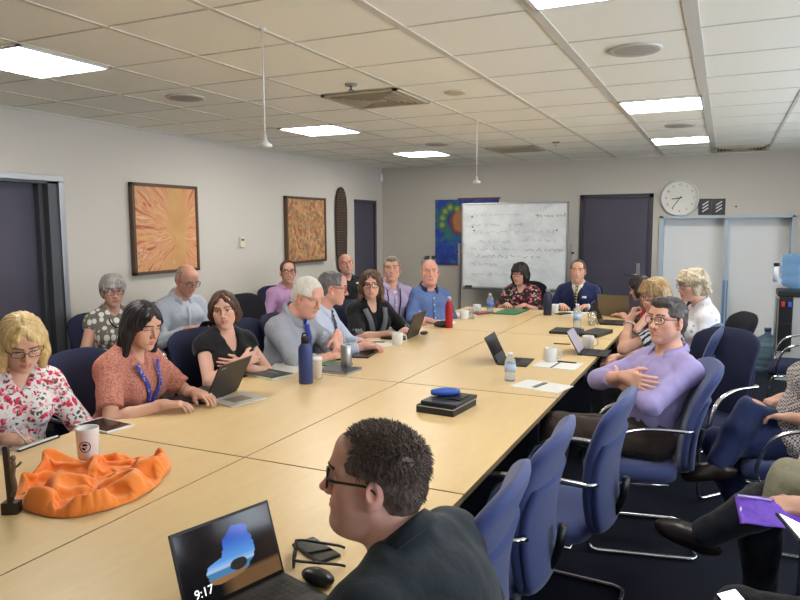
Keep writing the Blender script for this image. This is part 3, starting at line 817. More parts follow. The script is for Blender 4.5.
wall_with_holes('wall_back', 'y', YB, .2, XL-.2, XR+.2, [D3, (AL[0]+.0, AL[1], AL[2], AL[3])], WB)
WIN = [(.2, 1.9, .95, 2.2), (2.2, 3.9, .95, 2.2), (4.2, 5.9, .95, 2.2), (6.2, 7.9, .95, 2.2)]
wall_with_holes('wall_right', 'x', XR, .2, YF, YB, WIN, WM)
WINF = []
wall_with_holes('wall_front', 'y', YF, -.2, XL-.2, XR+.2, WINF, WM)
ALU = plain('aluminium', rgb(180, 182, 186), .32, .9)
for i, (a, e, z0, z1) in enumerate(WIN):
    m = MB(); x0, x1 = XR+.06, XR+.12
    for q in ((a, a+.05, z0, z1), (e-.05, e, z0, z1), (a, e, z0, z0+.05), (a, e, z1-.05, z1), ((a+e)/2-.025, (a+e)/2+.025, z0, z1)):
        m.box((x0, q[0], q[2]), (x1, q[1], q[3]))
    w = m.build('window_%d' % (i+1), ALU); struct(w)
    g = MB().box((XR+.085, a+.04, z0+.04), (XR+.09, e-.04, z1-.04)).build('pane', thin_glass('window_glass', (.97, .98, 1, 1), .06), w)
# baseboards
SK = plain('skirting', rgb(120, 112, 104), .5)
struct(MB().box((XL, D1[1]+.06, 0), (XL+.014, D2[0], .1)).build('baseboard_left', SK)); struct(MB().box((XL, YF, 0), (XL+.014, D1[0]-.06, .1)).build('baseboard_left_near', SK))
struct(MB().box((XL, YB-.014, 0), (D3[0]-.05, YB, .1)).build('baseboard_back', SK)); struct(MB().box((XR-.014, YF, 0), (XR, YB, .1)).build('baseboard_right', SK))
# --- doors
DOORC = NT('door_paint'); v = DOORC.coord(); DOORC.base(DOORC.mix(DOORC.noise(v, 3, 3), rgb(70, 66, 82), rgb(80, 76, 92))).set(Roughness=.55); DOORC = DOORC.m
DFR = plain('door_frame_grey', rgb(84, 86, 90), .45, .3); DFR2 = plain('door_frame_dark', rgb(62, 58, 70), .5)
CH = plain('chrome', rgb(205, 207, 210), .16, 1); STEEL = plain('brushed_steel', rgb(176, 178, 180), .34, 1)
BLACK = plain('black_plastic', rgb(16, 16, 18), .42); DARKG = plain('dark_grey_plastic', rgb(44, 45, 50), .5)
m = MB(); fx = XL
# door 1: aluminium architrave, deep dark jamb, leaf set back
d = MB(); d.box((XL-.165, D1[0]+.03, 0), (XL-.12, D1[1]-.11, D1[3]-.03)); d1 = struct(d.build('door_1', DOORC))
d = MB(); d.box((XL-.19, D1[1]-.10, 0), (XL+.004, D1[1], D1[3])); d.box((XL-.19, D1[0], 0), (XL+.004, D1[0]+.03, D1[3])); d.box((XL-.19, D1[0], D1[3]-.03), (XL+.004, D1[1], D1[3]))
d.box((XL-.12, D1[1]-.135, 0), (XL-.06, D1[1]-.10, D1[3]-.03)); d.build('door_jamb', DFR, d1)
d = MB(); d.box((XL-.005, D1[1]-.012, 0), (XL+.022, D1[1]+.035, D1[3]-.013), bev=.003); d.box((XL-.005, D1[0]-.035, D1[3]-.012), (XL+.022, D1[1]+.035, D1[3]+.035), bev=.003); d.box((XL-.005, D1[0]-.035, 0), (XL+.022, D1[0]+.012, D1[3]-.013), bev=.003)
d.build('door_architrave', STEEL, d1)
d = MB(); d.tube(fillet([(XL-.12, D1[0]+.10, 1.02), (XL-.07, D1[0]+.10, 1.02), (XL-.07, D1[0]+.23, 1.02)], .02), .009); d.build('door_handle', CH, d1)
# door 2 in the far left corner
d = MB(); d.box((XL-.06, D2[0], 0), (XL-.01, D2[1], D2[3])); d2 = struct(d.build('door_2', DOORC))
d = MB(); d.box((XL-.01, D2[1]-.06, 0), (XL+.012, D2[1]+.0, D2[3])); d.box((XL-.01, D2[0], D2[3]-.05), (XL+.012, D2[1], D2[3])); d.build('door_frame', DFR2, d2)
# door 3 in the back wall
d = MB(); d.box((D3[0]+.055, YB+.005, 0), (D3[1]-.055, YB+.05, D3[3]-.055)); d3 = struct(d.build('door_3', DOORC))
d = MB()
for q in ((D3[0], D3[0]+.055, 0, D3[3]), (D3[1]-.055, D3[1], 0, D3[3]), (D3[0], D3[1], D3[3]-.055, D3[3])): d.box((q[0], YB-.018, q[2]), (q[1], YB+.06, q[3]), bev=.003)
d.build('door_frame', DFR2, d3)
hx = -1.04
d = MB(); d.box((hx-.022, YB-.006, .95), (hx+.022, YB+.006, 1.15), bev=.003); d.build('handle_plate', STEEL, d3)
d = MB(); d.tube(fillet([(hx, YB, 1.0), (hx, YB-.05, 1.0), (hx-.16, YB-.05, 1.0)], .02), .009); d.build('door_handle', CH, d3)
# --- built-in recess on the back wall with pale panels
PAN = wall_mat('pale_panel', rgb(232, 231, 228)); JAMB = plain('recess_jamb', rgb(176, 190, 200), .4)
m = MB(); m.box((AL[0], YB+.18, 0), (AL[1], YB+.22, AL[3])); al = struct(m.build('trim_recess_panel', PAN))
m = MB(); m.box((AL[0], YB-.03, 0), (AL[0]+.05, YB+.2, AL[3])); m.box((AL[1]-.03, YB-.03, 0), (AL[1], YB+.2, AL[3])); m.box((AL[0], YB-.03, AL[3]-.03), (AL[1], YB+.2, AL[3])); m.box((-.01, YB+.02, 0), (.025, YB+.2, AL[3]-.03))
struct(m.build('trim_recess_frame', JAMB))
m = MB(); m.box((.0, YB-.01, 0), (.03, YB+.02, .95)); m.box((.045, YB+.0, 0), (.06, YB+.02, .95)); struct(m.build('trim_recess_track', plain('track_blue', rgb(110, 140, 180), .4)))
m = MB(); m.box((AL[0]+.05, YB+.13, 0), (AL[1]-.03, YB+.18, .14)); struct(m.build('baseboard_recess', plain('recess_base', rgb(150, 140, 132), .6)))
for i in range(1): pass
# --- ceiling lights
LM = emis('light_diffuser', (1., .965, .90, 1), 27.)
WH = plain('white_metal', rgb(222, 222, 220), .4)
where = {(5, -1): 'nearest the recessed door on the left', (5, 4): 'over the left row, before the rear one', (5, 8): 'over the far left corner', (0, 4): 'on the right in front of the rear right one', (0, 8): 'at the rear right near the clock', (0, -1): 'half out of the picture at the top edge',
         (3, -5): 'over the camera'}
for k, j in light_cells:
    x0, x1, y0, y1 = cell(k, j); e = .012
    r = empty('ceiling_light', ((x0+x1)/2, (y0+y1)/2, ZC), 0, 'square white ceiling light panel '+where[(k, j)], 'ceiling light', 'square ceiling light panels')
    hx_, hy_ = (x1-x0)/2-e, (y1-y0)/2-e
    f = MB()
    for q in ((-hx_, -hx_+.018, -hy_, hy_), (hx_-.018, hx_, -hy_, hy_), (-hx_, hx_, -hy_, -hy_+.018), (-hx_, hx_, hy_-.018, hy_)): f.box((q[0], q[2], -.013), (q[1], q[3], -.002))
    f.build('frame', WH, r)
    MB().box((-hx_+.016, -hy_+.016, -.010), (hx_-.016, hy_-.016, -.005)).build('diffuser', LM, r)
# --- air vents
def vent(k, j, lbl, sc=1.):
    x0, x1, y0, y1 = cell(k, j); r = empty('air_vent', ((x0+x1)/2, (y0+y1)/2, ZC-.004), 0, lbl, 'air vent', 'ceiling air vents'); h = .285
    MB().box((-h, -h, -.002), (h, h, 0)).build('backing', plain('vent_dark', rgb(74, 70, 60), .7), r)
    f = MB()
    for q in ((-h, -h+.03, -h, h), (h-.03, h, -h, h), (-h, h, -h, -h+.03), (-h, h, h-.03, h)): f.box((q[0], q[2], -.014), (q[1], q[3], 0))
    f.build('frame', plain('vent_frame', rgb(196, 186, 160), .6), r)
    VS = plain('vent_slat', rgb(176, 164, 136), .6)
    for sd in range(4):   # four-way louvres: triangular quadrants
        for i in range(6):
            a = .235-.036*i; s = MB(); s.box((-a+.004, -a, -.018), (a-.004, -a+.012, -.003), T=Matrix.Rotation(sd*PI/2, 4, 'Z') @ Matrix.Translation((0, 0, 0)))
            s.build('slat', VS, r)
    MB().box((-.05, -.05, -.02), (.05, .05, -.003)).build('centre_plate', VS, r)
vent(3, 2, 'large square four-way air vent in the ceiling above the table')
vent(3, 8, 'square air vent in the ceiling before the whiteboard')
vent(-1, 10, 'dark air vent in the ceiling above the pale recess')
# --- round ceiling speakers, detectors, sprinklers
SPK = plain('speaker_grille', rgb(172, 169, 160), .7)
for (px, py, lbl) in ((635, 49, 'round grey ceiling speaker before the right light panels'), (185, 97, 'round grey ceiling speaker near the left wall'), (680, 125, 'round grey ceiling speaker between the two right light panels'), (437, 144, 'round grey ceiling speaker between the two rear left light panels')):
    p = at(px, py, ZC); r = empty('ceiling_speaker', p, 0, lbl, 'speaker', 'round ceiling speakers')
    MB().lathe([(.0, -.010), (.10, -.010), (.118, -.006)], 32).build('grille', SPK, r); MB().lathe([(.112, -.009), (.126, -.012), (.134, -.004), (.134, 0)], 32).build('rim', plain('speaker_rim', rgb(196, 193, 184), .6), r)
for (px, py, lbl) in ((351, 84, 'small sprinkler head in the ceiling left of the large vent'), (556, 142, 'small sprinkler head in the ceiling before the whiteboard')):
    p = at(px, py, ZC); r = empty('sprinkler_head', p, 0, lbl, 'sprinkler', 'ceiling sprinklers')
    MB().lathe([(.0, -.012), (.035, -.012), (.042, 0)], 20).build('rose', plain('sprinkler_grey', rgb(150, 146, 136), .5), r); MB().lathe([(.006, -.012), (.006, -.035), (.018, -.036), (.018, -.040), (.0, -.040)], 14).build('deflector', STEEL, r)
p = at(455, 92, ZC); o = MB().lathe([(0, -.014), (.06, -.014), (.075, -.008), (.078, 0)], 28).build('ceiling_cover_plate', plain('cover_plate', rgb(206, 192, 166), .6)); o.location = p
tag(o, 'flat round cream cover plate in the ceiling right of the large vent', 'cover plate')
# --- hanging microphones
def mic(px, py, zb, lbl):
    p = at(px, py, ZC); r = empty('hanging_microphone', p, 0, lbl, 'microphone', 'microphones hung from the ceiling'); L = ZC-zb
    MB().lathe([(.0, -.012), (.014, -.012), (.02, 0)], 16).build('ceiling_rose', WH, r); MB().tube([(0, 0, -.01), (0, 0, -L+.02)], .0038, 8).build('cord', plain('white_cord', rgb(226, 222, 212), .4), r)
    MB().lathe([(.008, -L+.05), (.010, -L+.02), (.032, -L+.004), (.035, -L-.005), (.024, -L-.012), (0, -L-.016)], 24).build('head', plain('mic_head', rgb(206, 212, 208), .3, .2), r)
c1 = at(262, 28, ZC); mic(262, 28, atx(264, 145, c1[0])[2], 'white ceiling microphone on a long rod above the left row')
c1 = at(477, 120, ZC); mic(477, 120, atx(476, 182, c1[0])[2], 'white ceiling microphone on a rod before the back wall')
# --- left wall things
def atl(u, v): return atx(u, v, XL)
def picture(y0, y1, z0, z1, mat, lbl, frm):
    r = empty('framed_painting', (XL, (y0+y1)/2, (z0+z1)/2), 0, lbl, 'painting'); hy, hz = (y1-y0)/2, (z1-z0)/2; f = MB(); w = .03
    for q in ((-hy, -hy+w, -hz, hz), (hy-w, hy, -hz, hz), (-hy, hy, -hz, -hz+w), (-hy, hy, hz-w, hz)): f.box((.004, q[0], q[2]), (.052, q[1], q[3]), bev=.003)
    f.build('frame', frm, r); MB().box((.006, -hy+w*.8, -hz+w*.8), (.040, hy-w*.8, hz-w*.8)).build('canvas', mat, r); return r
WOODF = plain('dark_wood_frame', rgb(92, 68, 46), .5)
# sunburst: strokes radiating from a pale yellow centre
t = NT('painting_sunburst'); v = t.coord(kind='Object'); sx = t.n('ShaderNodeSeparateXYZ'); t.l(v, sx.inputs[0]); y, z = sx.outputs[1], sx.outputs[2]
ax_ = t.math('ABSOLUTE', t.math('SUBTRACT', y, t.math('MULTIPLY', t.noise(v, 3, 2), .26))); ang = t.math('ARCTAN2', t.math('ADD', z, .05), t.math('ADD', ax_, .02))
cmb = t.n('ShaderNodeCombineXYZ'); t.l(t.math('MULTIPLY', ang, 6.5), cmb.inputs[0]); t.l(t.math('MULTIPLY', t.n('ShaderNodeVectorMath', operation='LENGTH').outputs['Value'], 1), cmb.inputs[1])
vd = t.math('ADD', ax_, t.math('MULTIPLY', t.noise(v, 6, 3), .12)); t.l(t.math('MULTIPLY', vd, 2.5), cmb.inputs[1])
st = t.noise(cmb.outputs[0], 1.15, 3, .6, .5); cols = t.ramp(st, [(.30, rgb(116, 70, 50)), (.37, rgb(190, 104, 70)), (.44, rgb(214, 148, 112)), (.50, rgb(216, 172, 112)), (.56, rgb(204, 122, 88)), (.62, rgb(222, 190, 150)), (.70, rgb(150, 88, 62))])
yel = t.mix(t.noise(v, 7, 4), rgb(212, 172, 110), rgb(190, 130, 78)); f = t.ramp(t.math('ADD', ax_, t.math('MULTIPLY', t.math('SUBTRACT', t.noise(v, 7, 3), .5), .30)), [(.09, (0, 0, 0, 1)), (.15, (1, 1, 1, 1))])
t.base(t.mix(f, yel, cols)).set(Roughness=.6); SUN = t.m
picture(4.635, 5.49, 1.225, 2.066, SUN, 'framed orange sunburst painting next to the recessed door', WOODF)
t = NT('painting_dotted'); v = t.coord(kind='Object'); vc = t.voro(v, 24, 'Color'); sp_ = t.n('ShaderNodeSeparateColor'); t.l(vc, sp_.inputs[0]); big = t.noise(v, 5, 4, .6, 1.)
cols = t.ramp(sp_.outputs[0], [(.1, rgb(118, 74, 52)), (.28, rgb(186, 128, 84)), (.45, rgb(206, 164, 112)), (.6, rgb(128, 128, 84)), (.72, rgb(196, 112, 74)), (.88, rgb(96, 84, 92))], 'CONSTANT')
t.base(t.mix(t.math('MULTIPLY', big, .9), cols, t.ramp(big, [(.35, rgb(166, 112, 74)), (.5, rgb(204, 166, 116)), (.65, rgb(158, 98, 66))]))).set(Roughness=.6); DOT = t.m
rp = picture(7.05, 7.97, 1.204, 2.033, DOT, 'framed brown dotted painting beside the tall carved board', WOODF)
# carved board
pts = []; yc, zt_, zb_ = 8.405, 2.205, 1.02
prof = [(0, 1.0), (.055, .985), (.10, .94), (.135, .86), (.15, .72), (.148, .5), (.135, .25), (.11, .08), (.07, .0)]
poly = [(p[0], zb_+(zt_-zb_)*p[1]) for p in prof]+[(-p[0], zb_+(zt_-zb_)*p[1]) for p in prof[::-1]][:-1]
t = NT('carved_wood'); v = t.coord(); w = t.wave(v, 9, 3, 'Z', 'SIN', 3, 2); t.base(t.mix(w, rgb(58, 44, 38), rgb(92, 74, 62))).set(Roughness=.6); t.bump(w, .6, .01)
o = MB().prism(poly, -.014, .014, T=Matrix.Translation((XL+.03, yc, 0)) @ Matrix(((0, 0, 1, 0), (1, 0, 0, 0), (0, 1, 0, 0), (0, 0, 0, 1))), bev=.004).build('carved_board', t.m)
tag(o, 'tall dark carved wooden board with a rounded top on the left wall', 'carving')
p = atl(241, 242); r = empty('thermostat', p, 0, 'small cream wall thermostat between the two framed paintings', 'thermostat')
MB().box((0, -.038, -.055), (.026, .038, .055), bev=.005).build('case', plain('cream_plastic', rgb(226, 220, 196), .45), r); MB().box((.0255, -.025, .012), (.0275, .025, .038)).build('display', plain('lcd', rgb(92, 96, 84), .3), r)
r = empty('motion_sensor', (XL+.005, YB-.10, 2.40), 0, 'small white motion sensor high in the far left corner', 'sensor')
MB().box((0, -.035, -.055), (.05, .035, .055), bev=.012).build('case', WH, r); MB().box((.049, -.024, -.04), (.054, .024, .005), bev=.002).build('lens', plain('sensor_lens', rgb(232, 232, 230), .3), r)
# --- back wall: blue painting
t = NT('painting_blue'); v = t.coord(kind='Object'); nz = t.noise(v, 3.2, 4, .55, 1.6)
base = t.ramp(nz, [(.36, rgb(30, 54, 132)), (.50, rgb(36, 70, 168)), (.57, rgb(44, 110, 124)), (.64, rgb(58, 118, 92))])
mp = t.n('ShaderNodeMapping'); t.l(v, mp.inputs[0]); mp.inputs['Location'].default_value = (.06, 0, -.16); ln = t.n('ShaderNodeVectorMath', operation='LENGTH'); t.l(mp.outputs[0], ln.inputs[0])
face = t.ramp(t.math('ADD', ln.outputs['Value'], t.math('MULTIPLY', t.noise(v, 8, 3), .1)), [(.19, rgb(176, 120, 76)), (.22, rgb(150, 64, 60)), (.25, rgb(96, 70, 88))])
fm = t.ramp(t.math('ADD', ln.outputs['Value'], t.math('MULTIPLY', t.noise(v, 8, 3), .1)), [(.245, (1, 1, 1, 1)), (.27, (0, 0, 0, 1))])
vo = t.voro(v, 8, 'Distance', rand=.3); ring = t.ramp(vo, [(.22, rgb(212, 208, 96)), (.36, rgb(96, 150, 84))]); rmask = t.math('MULTIPLY', t.ramp(vo, [(.36, (1, 1, 1, 1)), (.42, (0, 0, 0, 1))]), t.ramp(t.noise(v, 2.2, 1), [(.54, (0, 0, 0, 1)), (.58, (1, 1, 1, 1))]))
a_, b_ = aty(436, 200, YB), aty(437, 264, YB)
ccx, ccz = (a_[0]-2.98)/2, (a_[2]+b_[2])/2; dmin = None
for (u_, v2_) in ((443, 225), (443.5, 218), (446, 211.5), (451, 207.5), (458, 209)):
    q = aty(u_, v2_, YB); mp = t.n('ShaderNodeMapping'); t.l(v, mp.inputs[0]); mp.inputs['Location'].default_value = (ccx-q[0], 0, ccz-q[2]); ln = t.n('ShaderNodeVectorMath', operation='LENGTH'); t.l(mp.outputs[0], ln.inputs[0]); dmin = ln.outputs['Value'] if dmin is None else t.math('MINIMUM', dmin, ln.outputs['Value'])
ring = t.ramp(dmin, [(.02, rgb(206, 200, 104)), (.045, rgb(120, 150, 84))]); rmask = t.ramp(dmin, [(.052, (1, 1, 1, 1)), (.062, (0, 0, 0, 1))]); base = t.mix(t.ramp(dmin, [(.075, (1, 1, 1, 1)), (.10, (0, 0, 0, 1))]), base, rgb(56, 110, 96))
t.base(t.mix(rmask, t.mix(fm, base, face), ring)).set(Roughness=.55)
r = empty('canvas_painting', ((a_[0]-2.98)/2, YB, (a_[2]+b_[2])/2), 0, 'blue abstract canvas painting half behind the whiteboard', 'painting'); hx_, hz_ = (-2.98-a_[0])/2, (a_[2]-b_[2])/2
MB().box((-hx_, -.035, -hz_), (hx_, -.002, hz_), bev=.004).build('canvas', t.m, r)
MB().box((hx_-.62, -.04, hz_-.004), (hx_+.02, -.002, hz_+.02)).build('top_batten', plain('rust_batten', rgb(112, 62, 52), .6), r)
# --- clock
a_ = aty(680, 198, YB); r = empty('wall_clock', (a_[0], YB, a_[2]), 0, 'round white wall clock above the pale recess', 'clock'); Rr = .235
RX = Matrix.Rotation(PI/2, 4, 'X')
MB().lathe([(Rr-.026, .0), (Rr-.026, .05), (Rr-.012, .056), (Rr, .04), (Rr, .0)], 48, T=RX).build('rim', plain('clock_rim', rgb(214, 214, 210), .3), r)
MB().lathe([(0, .026), (Rr-.014, .026), (Rr-.014, .0)], 48, T=RX, smooth=False).build('dial', plain('clock_dial', rgb(226, 224, 214), .5), r)
MB().lathe([(0, .050), (Rr-.022, .050), (Rr-.022, .047), (0, .047)], 48, T=RX, smooth=False).build('glass_cover', thin_glass('clock_glass', (1, 1, 1, 1), .025), r)
INK = plain('black_ink', rgb(26, 26, 28), .6)
def text(s, size, mat, name, parent, Mx, ext=.0008):
    cu = bpy.data.curves.new(name, 'FONT'); cu.body = s; cu.size = size; cu.align_x = 'CENTER'; cu.align_y = 'CENTER'; cu.extrude = ext
    o = bpy.data.objects.new('tmp', cu); COL.objects.link(o); dg = bpy.context.evaluated_depsgraph_get(); me = bpy.data.meshes.new_from_object(o.evaluated_get(dg)); bpy.data.objects.remove(o)
    me.materials.clear(); me.materials.append(mat); n = bpy.data.objects.new(name, me); COL.objects.link(n); n.parent = parent; n.matrix_local = Mx; return n
for h in range(12):
    a = PI/2-(h+1)*PI/6; text(str(h+1), .040, INK, 'numeral', r, Matrix.Translation((.168*math.cos(a), -.027, .168*math.sin(a))) @ RX)
def hand_(ang, L, w, nm, d): MB().box((-w, -.032-d, -.03), (w, -.030-d, L), T=Matrix.Rotation(ang, 4, 'Y')).build(nm, INK, r)
hand_(math.radians(262), .10, .006, 'hour_hand', 0); hand_(math.radians(214), .165, .0045, 'minute_hand', .004)
# --- two dark notices
for i, u in enumerate((705, 718.6)):
    p = aty(u, 206.8, YB); r = empty('wall_plaque', (p[0], YB, p[2]), 0, ('left' if i == 0 else 'right')+' one of two dark plaques with white slashes beside the clock', 'plaque', 'dark plaques beside the clock'); h = .087
    MB().box((-.078, -.012, -.103), (.078, 0, .103), bev=.002).build('panel', plain('plaque_dark', rgb(48, 48, 52), .4), r)
    for j in range(3):
        MB().box((-.042, -.0135, -.0065), (.042, -.0115, .0065), T=Matrix.Translation((.005, 0, .045-.042*j)) @ Matrix.Rotation(-.62, 4, 'Y')).build('slash', plain('white_ink', rgb(214, 214, 214), .5), r)
# small fixing left on the wall
p = aty(736, 206.5, YB); o = MB().lathe([(0, .012), (.011, .012), (.013, 0)], 12, T=RX).build('wall_screw', plain('screw_grey', rgb(120, 118, 112), .5)); o.location = (p[0], YB, p[2]); tag(o, 'small grey screw left in the wall right of the plaques', 'screw')
# ------------------------------------------------------------------ tables
t = NT('maple_veneer'); v = t.coord((1, .22, 1)); nz = t.noise(v, 14, 5, .6, .6); n2 = t.noise(v, 60, 4, .65)
t.base(t.mix(t.math('ADD', t.math('MULTIPLY', nz, .6), t.math('MULTIPLY', n2, .4)), rgb(234, 209, 160), rgb(214, 181, 126)))
t.set(Roughness=.33, Specular_IOR_Level=.45); t.bump(n2, .03, .002); MAPLE = t.m
EDGE = plain('table_edge', rgb(150, 128, 92), .5); LEGM = plain('table_leg_dark', rgb(40, 40, 44), .45, .3)
TX = (-2.676, -1.7297, -.7836); TY = (.45, 2.194, 3.676, 5.80, 7.53)
wherex = ('left-hand row', 'right-hand row'); wherey = ('nearest the camera', 'second from the camera', 'third from the camera', 'at the far end by the whiteboard')
for i in range(2):
    for j in range(4):
        x0, x1, y0, y1 = TX[i]+.0025, TX[i+1]-.0025, TY[j]+.0035, TY[j+1]-.0035
        r = empty('conference_table', ((x0+x1)/2, (y0+y1)/2, 0), 0, 'pale maple table of the '+wherex[i]+', '+wherey[j], 'table', 'pale tables pushed together')
        hx_, hy_ = (x1-x0)/2, (y1-y0)/2
        m = MB(); m.box((-hx_, -hy_, TZ-.026), (hx_, hy_, TZ), bev=.003); o = m.build('tabletop', [MAPLE, EDGE], r)
        for p in o.data.polygons:
            if abs(p.normal.z) < .5: p.material_index = 1
        for sx in (-1, 1):
            for sy in (-1, 1): MB().box((sx*(hx_-.09)-.022, sy*(hy_-.12)-.022, 0), (sx*(hx_-.09)+.022, sy*(hy_-.12)+.022, TZ-.026), bev=.004).build('leg', LEGM, r)
        f = MB(); f.box((-hx_+.1, -.02, TZ-.075), (hx_-.1, .02, TZ-.027)); f.box((-hx_+.07, -hy_+.1, TZ-.07), (-hx_+.11, hy_-.1, TZ-.027)); f.box((hx_-.11, -hy_+.1, TZ-.07), (hx_-.07, hy_-.1, TZ-.027)); f.build('under_frame', LEGM, r)
# ------------------------------------------------------------------ chairs
t = NT('chair_blue'); v = t.coord(); nz = t.noise(v, 320, 3, .7); t.base(t.mix(nz, rgb(72, 86, 140), rgb(48, 58, 102))).set(Roughness=.9, Specular_IOR_Level=.2); t.b.inputs['Sheen Weight'].default_value = .3; t.bump(nz, .35, .004); CBLUE = t.m
t = NT('chair_navy'); v = t.coord(); nz = t.noise(v, 320, 3, .7); t.base(t.mix(nz, rgb(48, 52, 80), rgb(34, 37, 60))).set(Roughness=.9, Specular_IOR_Level=.2); t.bump(nz, .35, .004); CNAVY = t.m
t = NT('chair_black'); v = t.coord(); nz = t.noise(v, 320, 3, .7); t.base(t.mix(nz, rgb(30, 30, 38), rgb(18, 18, 24))).set(Roughness=.9, Specular_IOR_Level=.2); t.bump(nz, .35, .004); CBLK = t.m
def rr_ring(w, h, c, n=28, e=3.2, f=lambda x, y: (x, y, 0)):
    out = []
    for i in range(n):
        a = 2*PI*i/n; x = w*abs(math.cos(a))**(2/e)*np.sign(math.cos(a)); y = h*abs(math.sin(a))**(2/e)*np.sign(math.sin(a)); out.append(f(x+c[0], y+c[1]))
    return out
def chair_proto(blue, name='office_chair'):
    r = empty(name)
    s = MB(); rings = []
    for z, k in ((.375, .90), (.385, .98), (.42, 1.0), (.445, .985), (.458, .93), (.462, .80)):
        rings.append(rr_ring(.245*k, .235*k, (0, .045), 32, 3.6, lambda x, y, z=z: (x, y, z-.03*smooth01(np.array([y]), .16, .30)[0])))
    s.loft(rings); s.build('seat', blue, r)
    # backrest: tall, waisted, leaning back at the top
    def yb(z): q = (z-.50)/.48; return -.215-.015*math.sin(q*PI)*-1.2-.085*q*q-.01*q
    def wd(z): q = (z-.43)/.55; return .195+.05*math.sin(min(1, q*1.1)*PI*.55)
    rings = []; zs = [.43+.55*i/22 for i in range(23)]
    for i, z in enumerate(zs):
        q = i/22; sh = 1-.42*max(0, (q-.86)/.14)**2.2-.12*max(0, (.07-q)/.07); th = .036*(1-.55*max(0, (q-.88)/.12)**2)
        rings.append(rr_ring(wd(z)*sh, th, (0, yb(z)), 32, 3.0, lambda x, y, z=z: (x, y-.0+.55*x*x, z)))
    rings.append([(p[0]*.6, p[1]*.5+yb(.985)*.5, .988) for p in rings[-1]])
    s = MB(); s.loft(rings); s.build('backrest', blue, r)
    rings = []
    for i in range(17):
        z = .45+.36*i/16; q = i/16; rings.append(rr_ring(wd(z)*.99*(1-.10*max(0, q-.8)/.2), .022, (0, yb(z)-.030), 28, 3.4, lambda x, y, z=z: (x, y+.55*x*x, z)))
    s = MB(); s.loft(rings); s.build('back_shell', blue, r)
    for sx in (-1, 1):
        a = MB(); x = sx*.275
        a.tube(fillet([(sx*.235, -.225, .66), (x, -.20, .665), (x, .02, .672), (x, .17, .62), (sx*.27, .225, .45), (sx*.24, .20, .385)], .08, 6), .0105, 10, flat=1.5); a.build('arm', CH, r)
    f = MB(); pts = [(.235, .16, .372), (.235, .25, .36), (.245, .26, .02), (.245, -.27, .012), (-.245, -.27, .012), (-.245, .26, .02), (-.235, .25, .36), (-.235, .16, .372)]
    f.tube(fillet(pts, .06, 6), .0115, 10); f.tube([(-.235, .16, .372), (.235, .16, .372)], .011, 8); f.tube([(-.235, .17, .375), (-.22, -.12, .372), (.22, -.12, .372), (.235, .17, .375)], .009, 8); f.build('sled_frame', CH, r)
    f = MB(); f.tube(fillet([(0, -.05, .37), (0, -.20, .38), (0, -.285, .50), (0, -.30, .62)], .08), .016, 8, flat=2.2); f.build('back_bracket', BLACK, r)
    return r
_cp = {'blue': CBLUE, 'navy': CNAVY, 'black': CBLK}; _used = {}
def chair(x, y, phi, kind, label):
    if kind not in _used: _used[kind] = c = chair_proto(_cp[kind])
    else: c = copy_tree(_used[kind])
    c.location = (x, y, 0); c.rotation_euler = (0, 0, math.radians(phi-90)); tag(c, label, 'chair', 'upholstered sled-base meeting chairs'); return c
def chair_for(P, phi, kind, label, back=.02, dx=0):
    x, y = P['root']; a = math.radians(phi); return chair(x-back*math.cos(a)+dx*math.sin(a), y-back*math.sin(a)-dx*math.cos(a), phi, kind, label)
# empty chairs on the right side of the table
for (u, v_, phi, lb) in ((524, 474, 183, 'empty blue chair nearest the camera, at the table behind the man in black'), (571, 424, 181, 'empty blue chair at the right side of the table, second from the camera'), (634, 392, 178, 'empty blue chair in front of the man in lavender, third from the camera')):
    p = at(u, v_, .985); a = math.radians(phi); chair(p[0]+.32*math.cos(a), p[1]+.32*math.sin(a), phi, 'blue', lb)
p = at(738, 330, .985); chair(p[0]-.22, p[1]-.18, 232, 'navy', 'empty navy chair in the aisle facing the table, before the water bottle on the floor')
p = at(776, 364, .45); chair(p[0]+.22, p[1]+.1, 178, 'navy', 'empty navy chair by the water cooler with its seat in view')
p = atx(240, 304, -4.42); chair(p[0]+.30, p[1], -6, 'black', 'empty black chair against the left wall behind the woman with crossed arms')
# ------------------------------------------------------------------ whiteboard on its stand
WBY = 9.15; A_ = aty(462, 203.5, WBY); B_ = aty(567, 290, WBY); x0, x1, z0, z1 = A_[0], B_[0], aty(515, 289, WBY)[2], A_[2]
r = empty('whiteboard_stand', ((x0+x1)/2, WBY, 0), 0, 'mobile whiteboard covered in faint handwriting, behind the far end of the table', 'whiteboard'); hw = (x1-x0)/2
t = NT('whiteboard_surface'); v = t.coord(); sm = t.noise(t.coord((1, 1, 1.5)), 3.5, 5, .6, .8)
t.base(t.mix(t.ramp(sm, [(.40, (0, 0, 0, 1)), (.72, (1, 1, 1, 1))]), rgb(222, 226, 226), rgb(196, 202, 206))).set(Roughness=.22); 
MB().box((-hw+.015, -.012, z0+.015), (hw-.015, .012, z1-.015)).build('board', t.m, r)
f = MB()
for q in ((-hw, -hw+.022, z0, z1), (hw-.022, hw, z0, z1), (-hw, hw, z0, z0+.022), (-hw, hw, z1-.022, z1)): f.box((q[0], -.018, q[2]), (q[1], .016, q[3]), bev=.003)
f.build('board_frame', ALU, r)
f = MB()
for s in (-1, 1): f.box((s*(hw+.035)-.018, -.018, .09), (s*(hw+.035)+.018, .018, 1.42), bev=.003); f.box((s*(hw+.035)-.02, -.30, .06), (s*(hw+.035)+.02, .30, .10), bev=.004); f.tube([(s*(hw+.035), 0, 1.30), (s*(hw-.01), 0, 1.30)], .012)
f.box((-hw-.03, -.014, .30), (hw+.03, .014, .34)); f.build('stand', ALU, r)
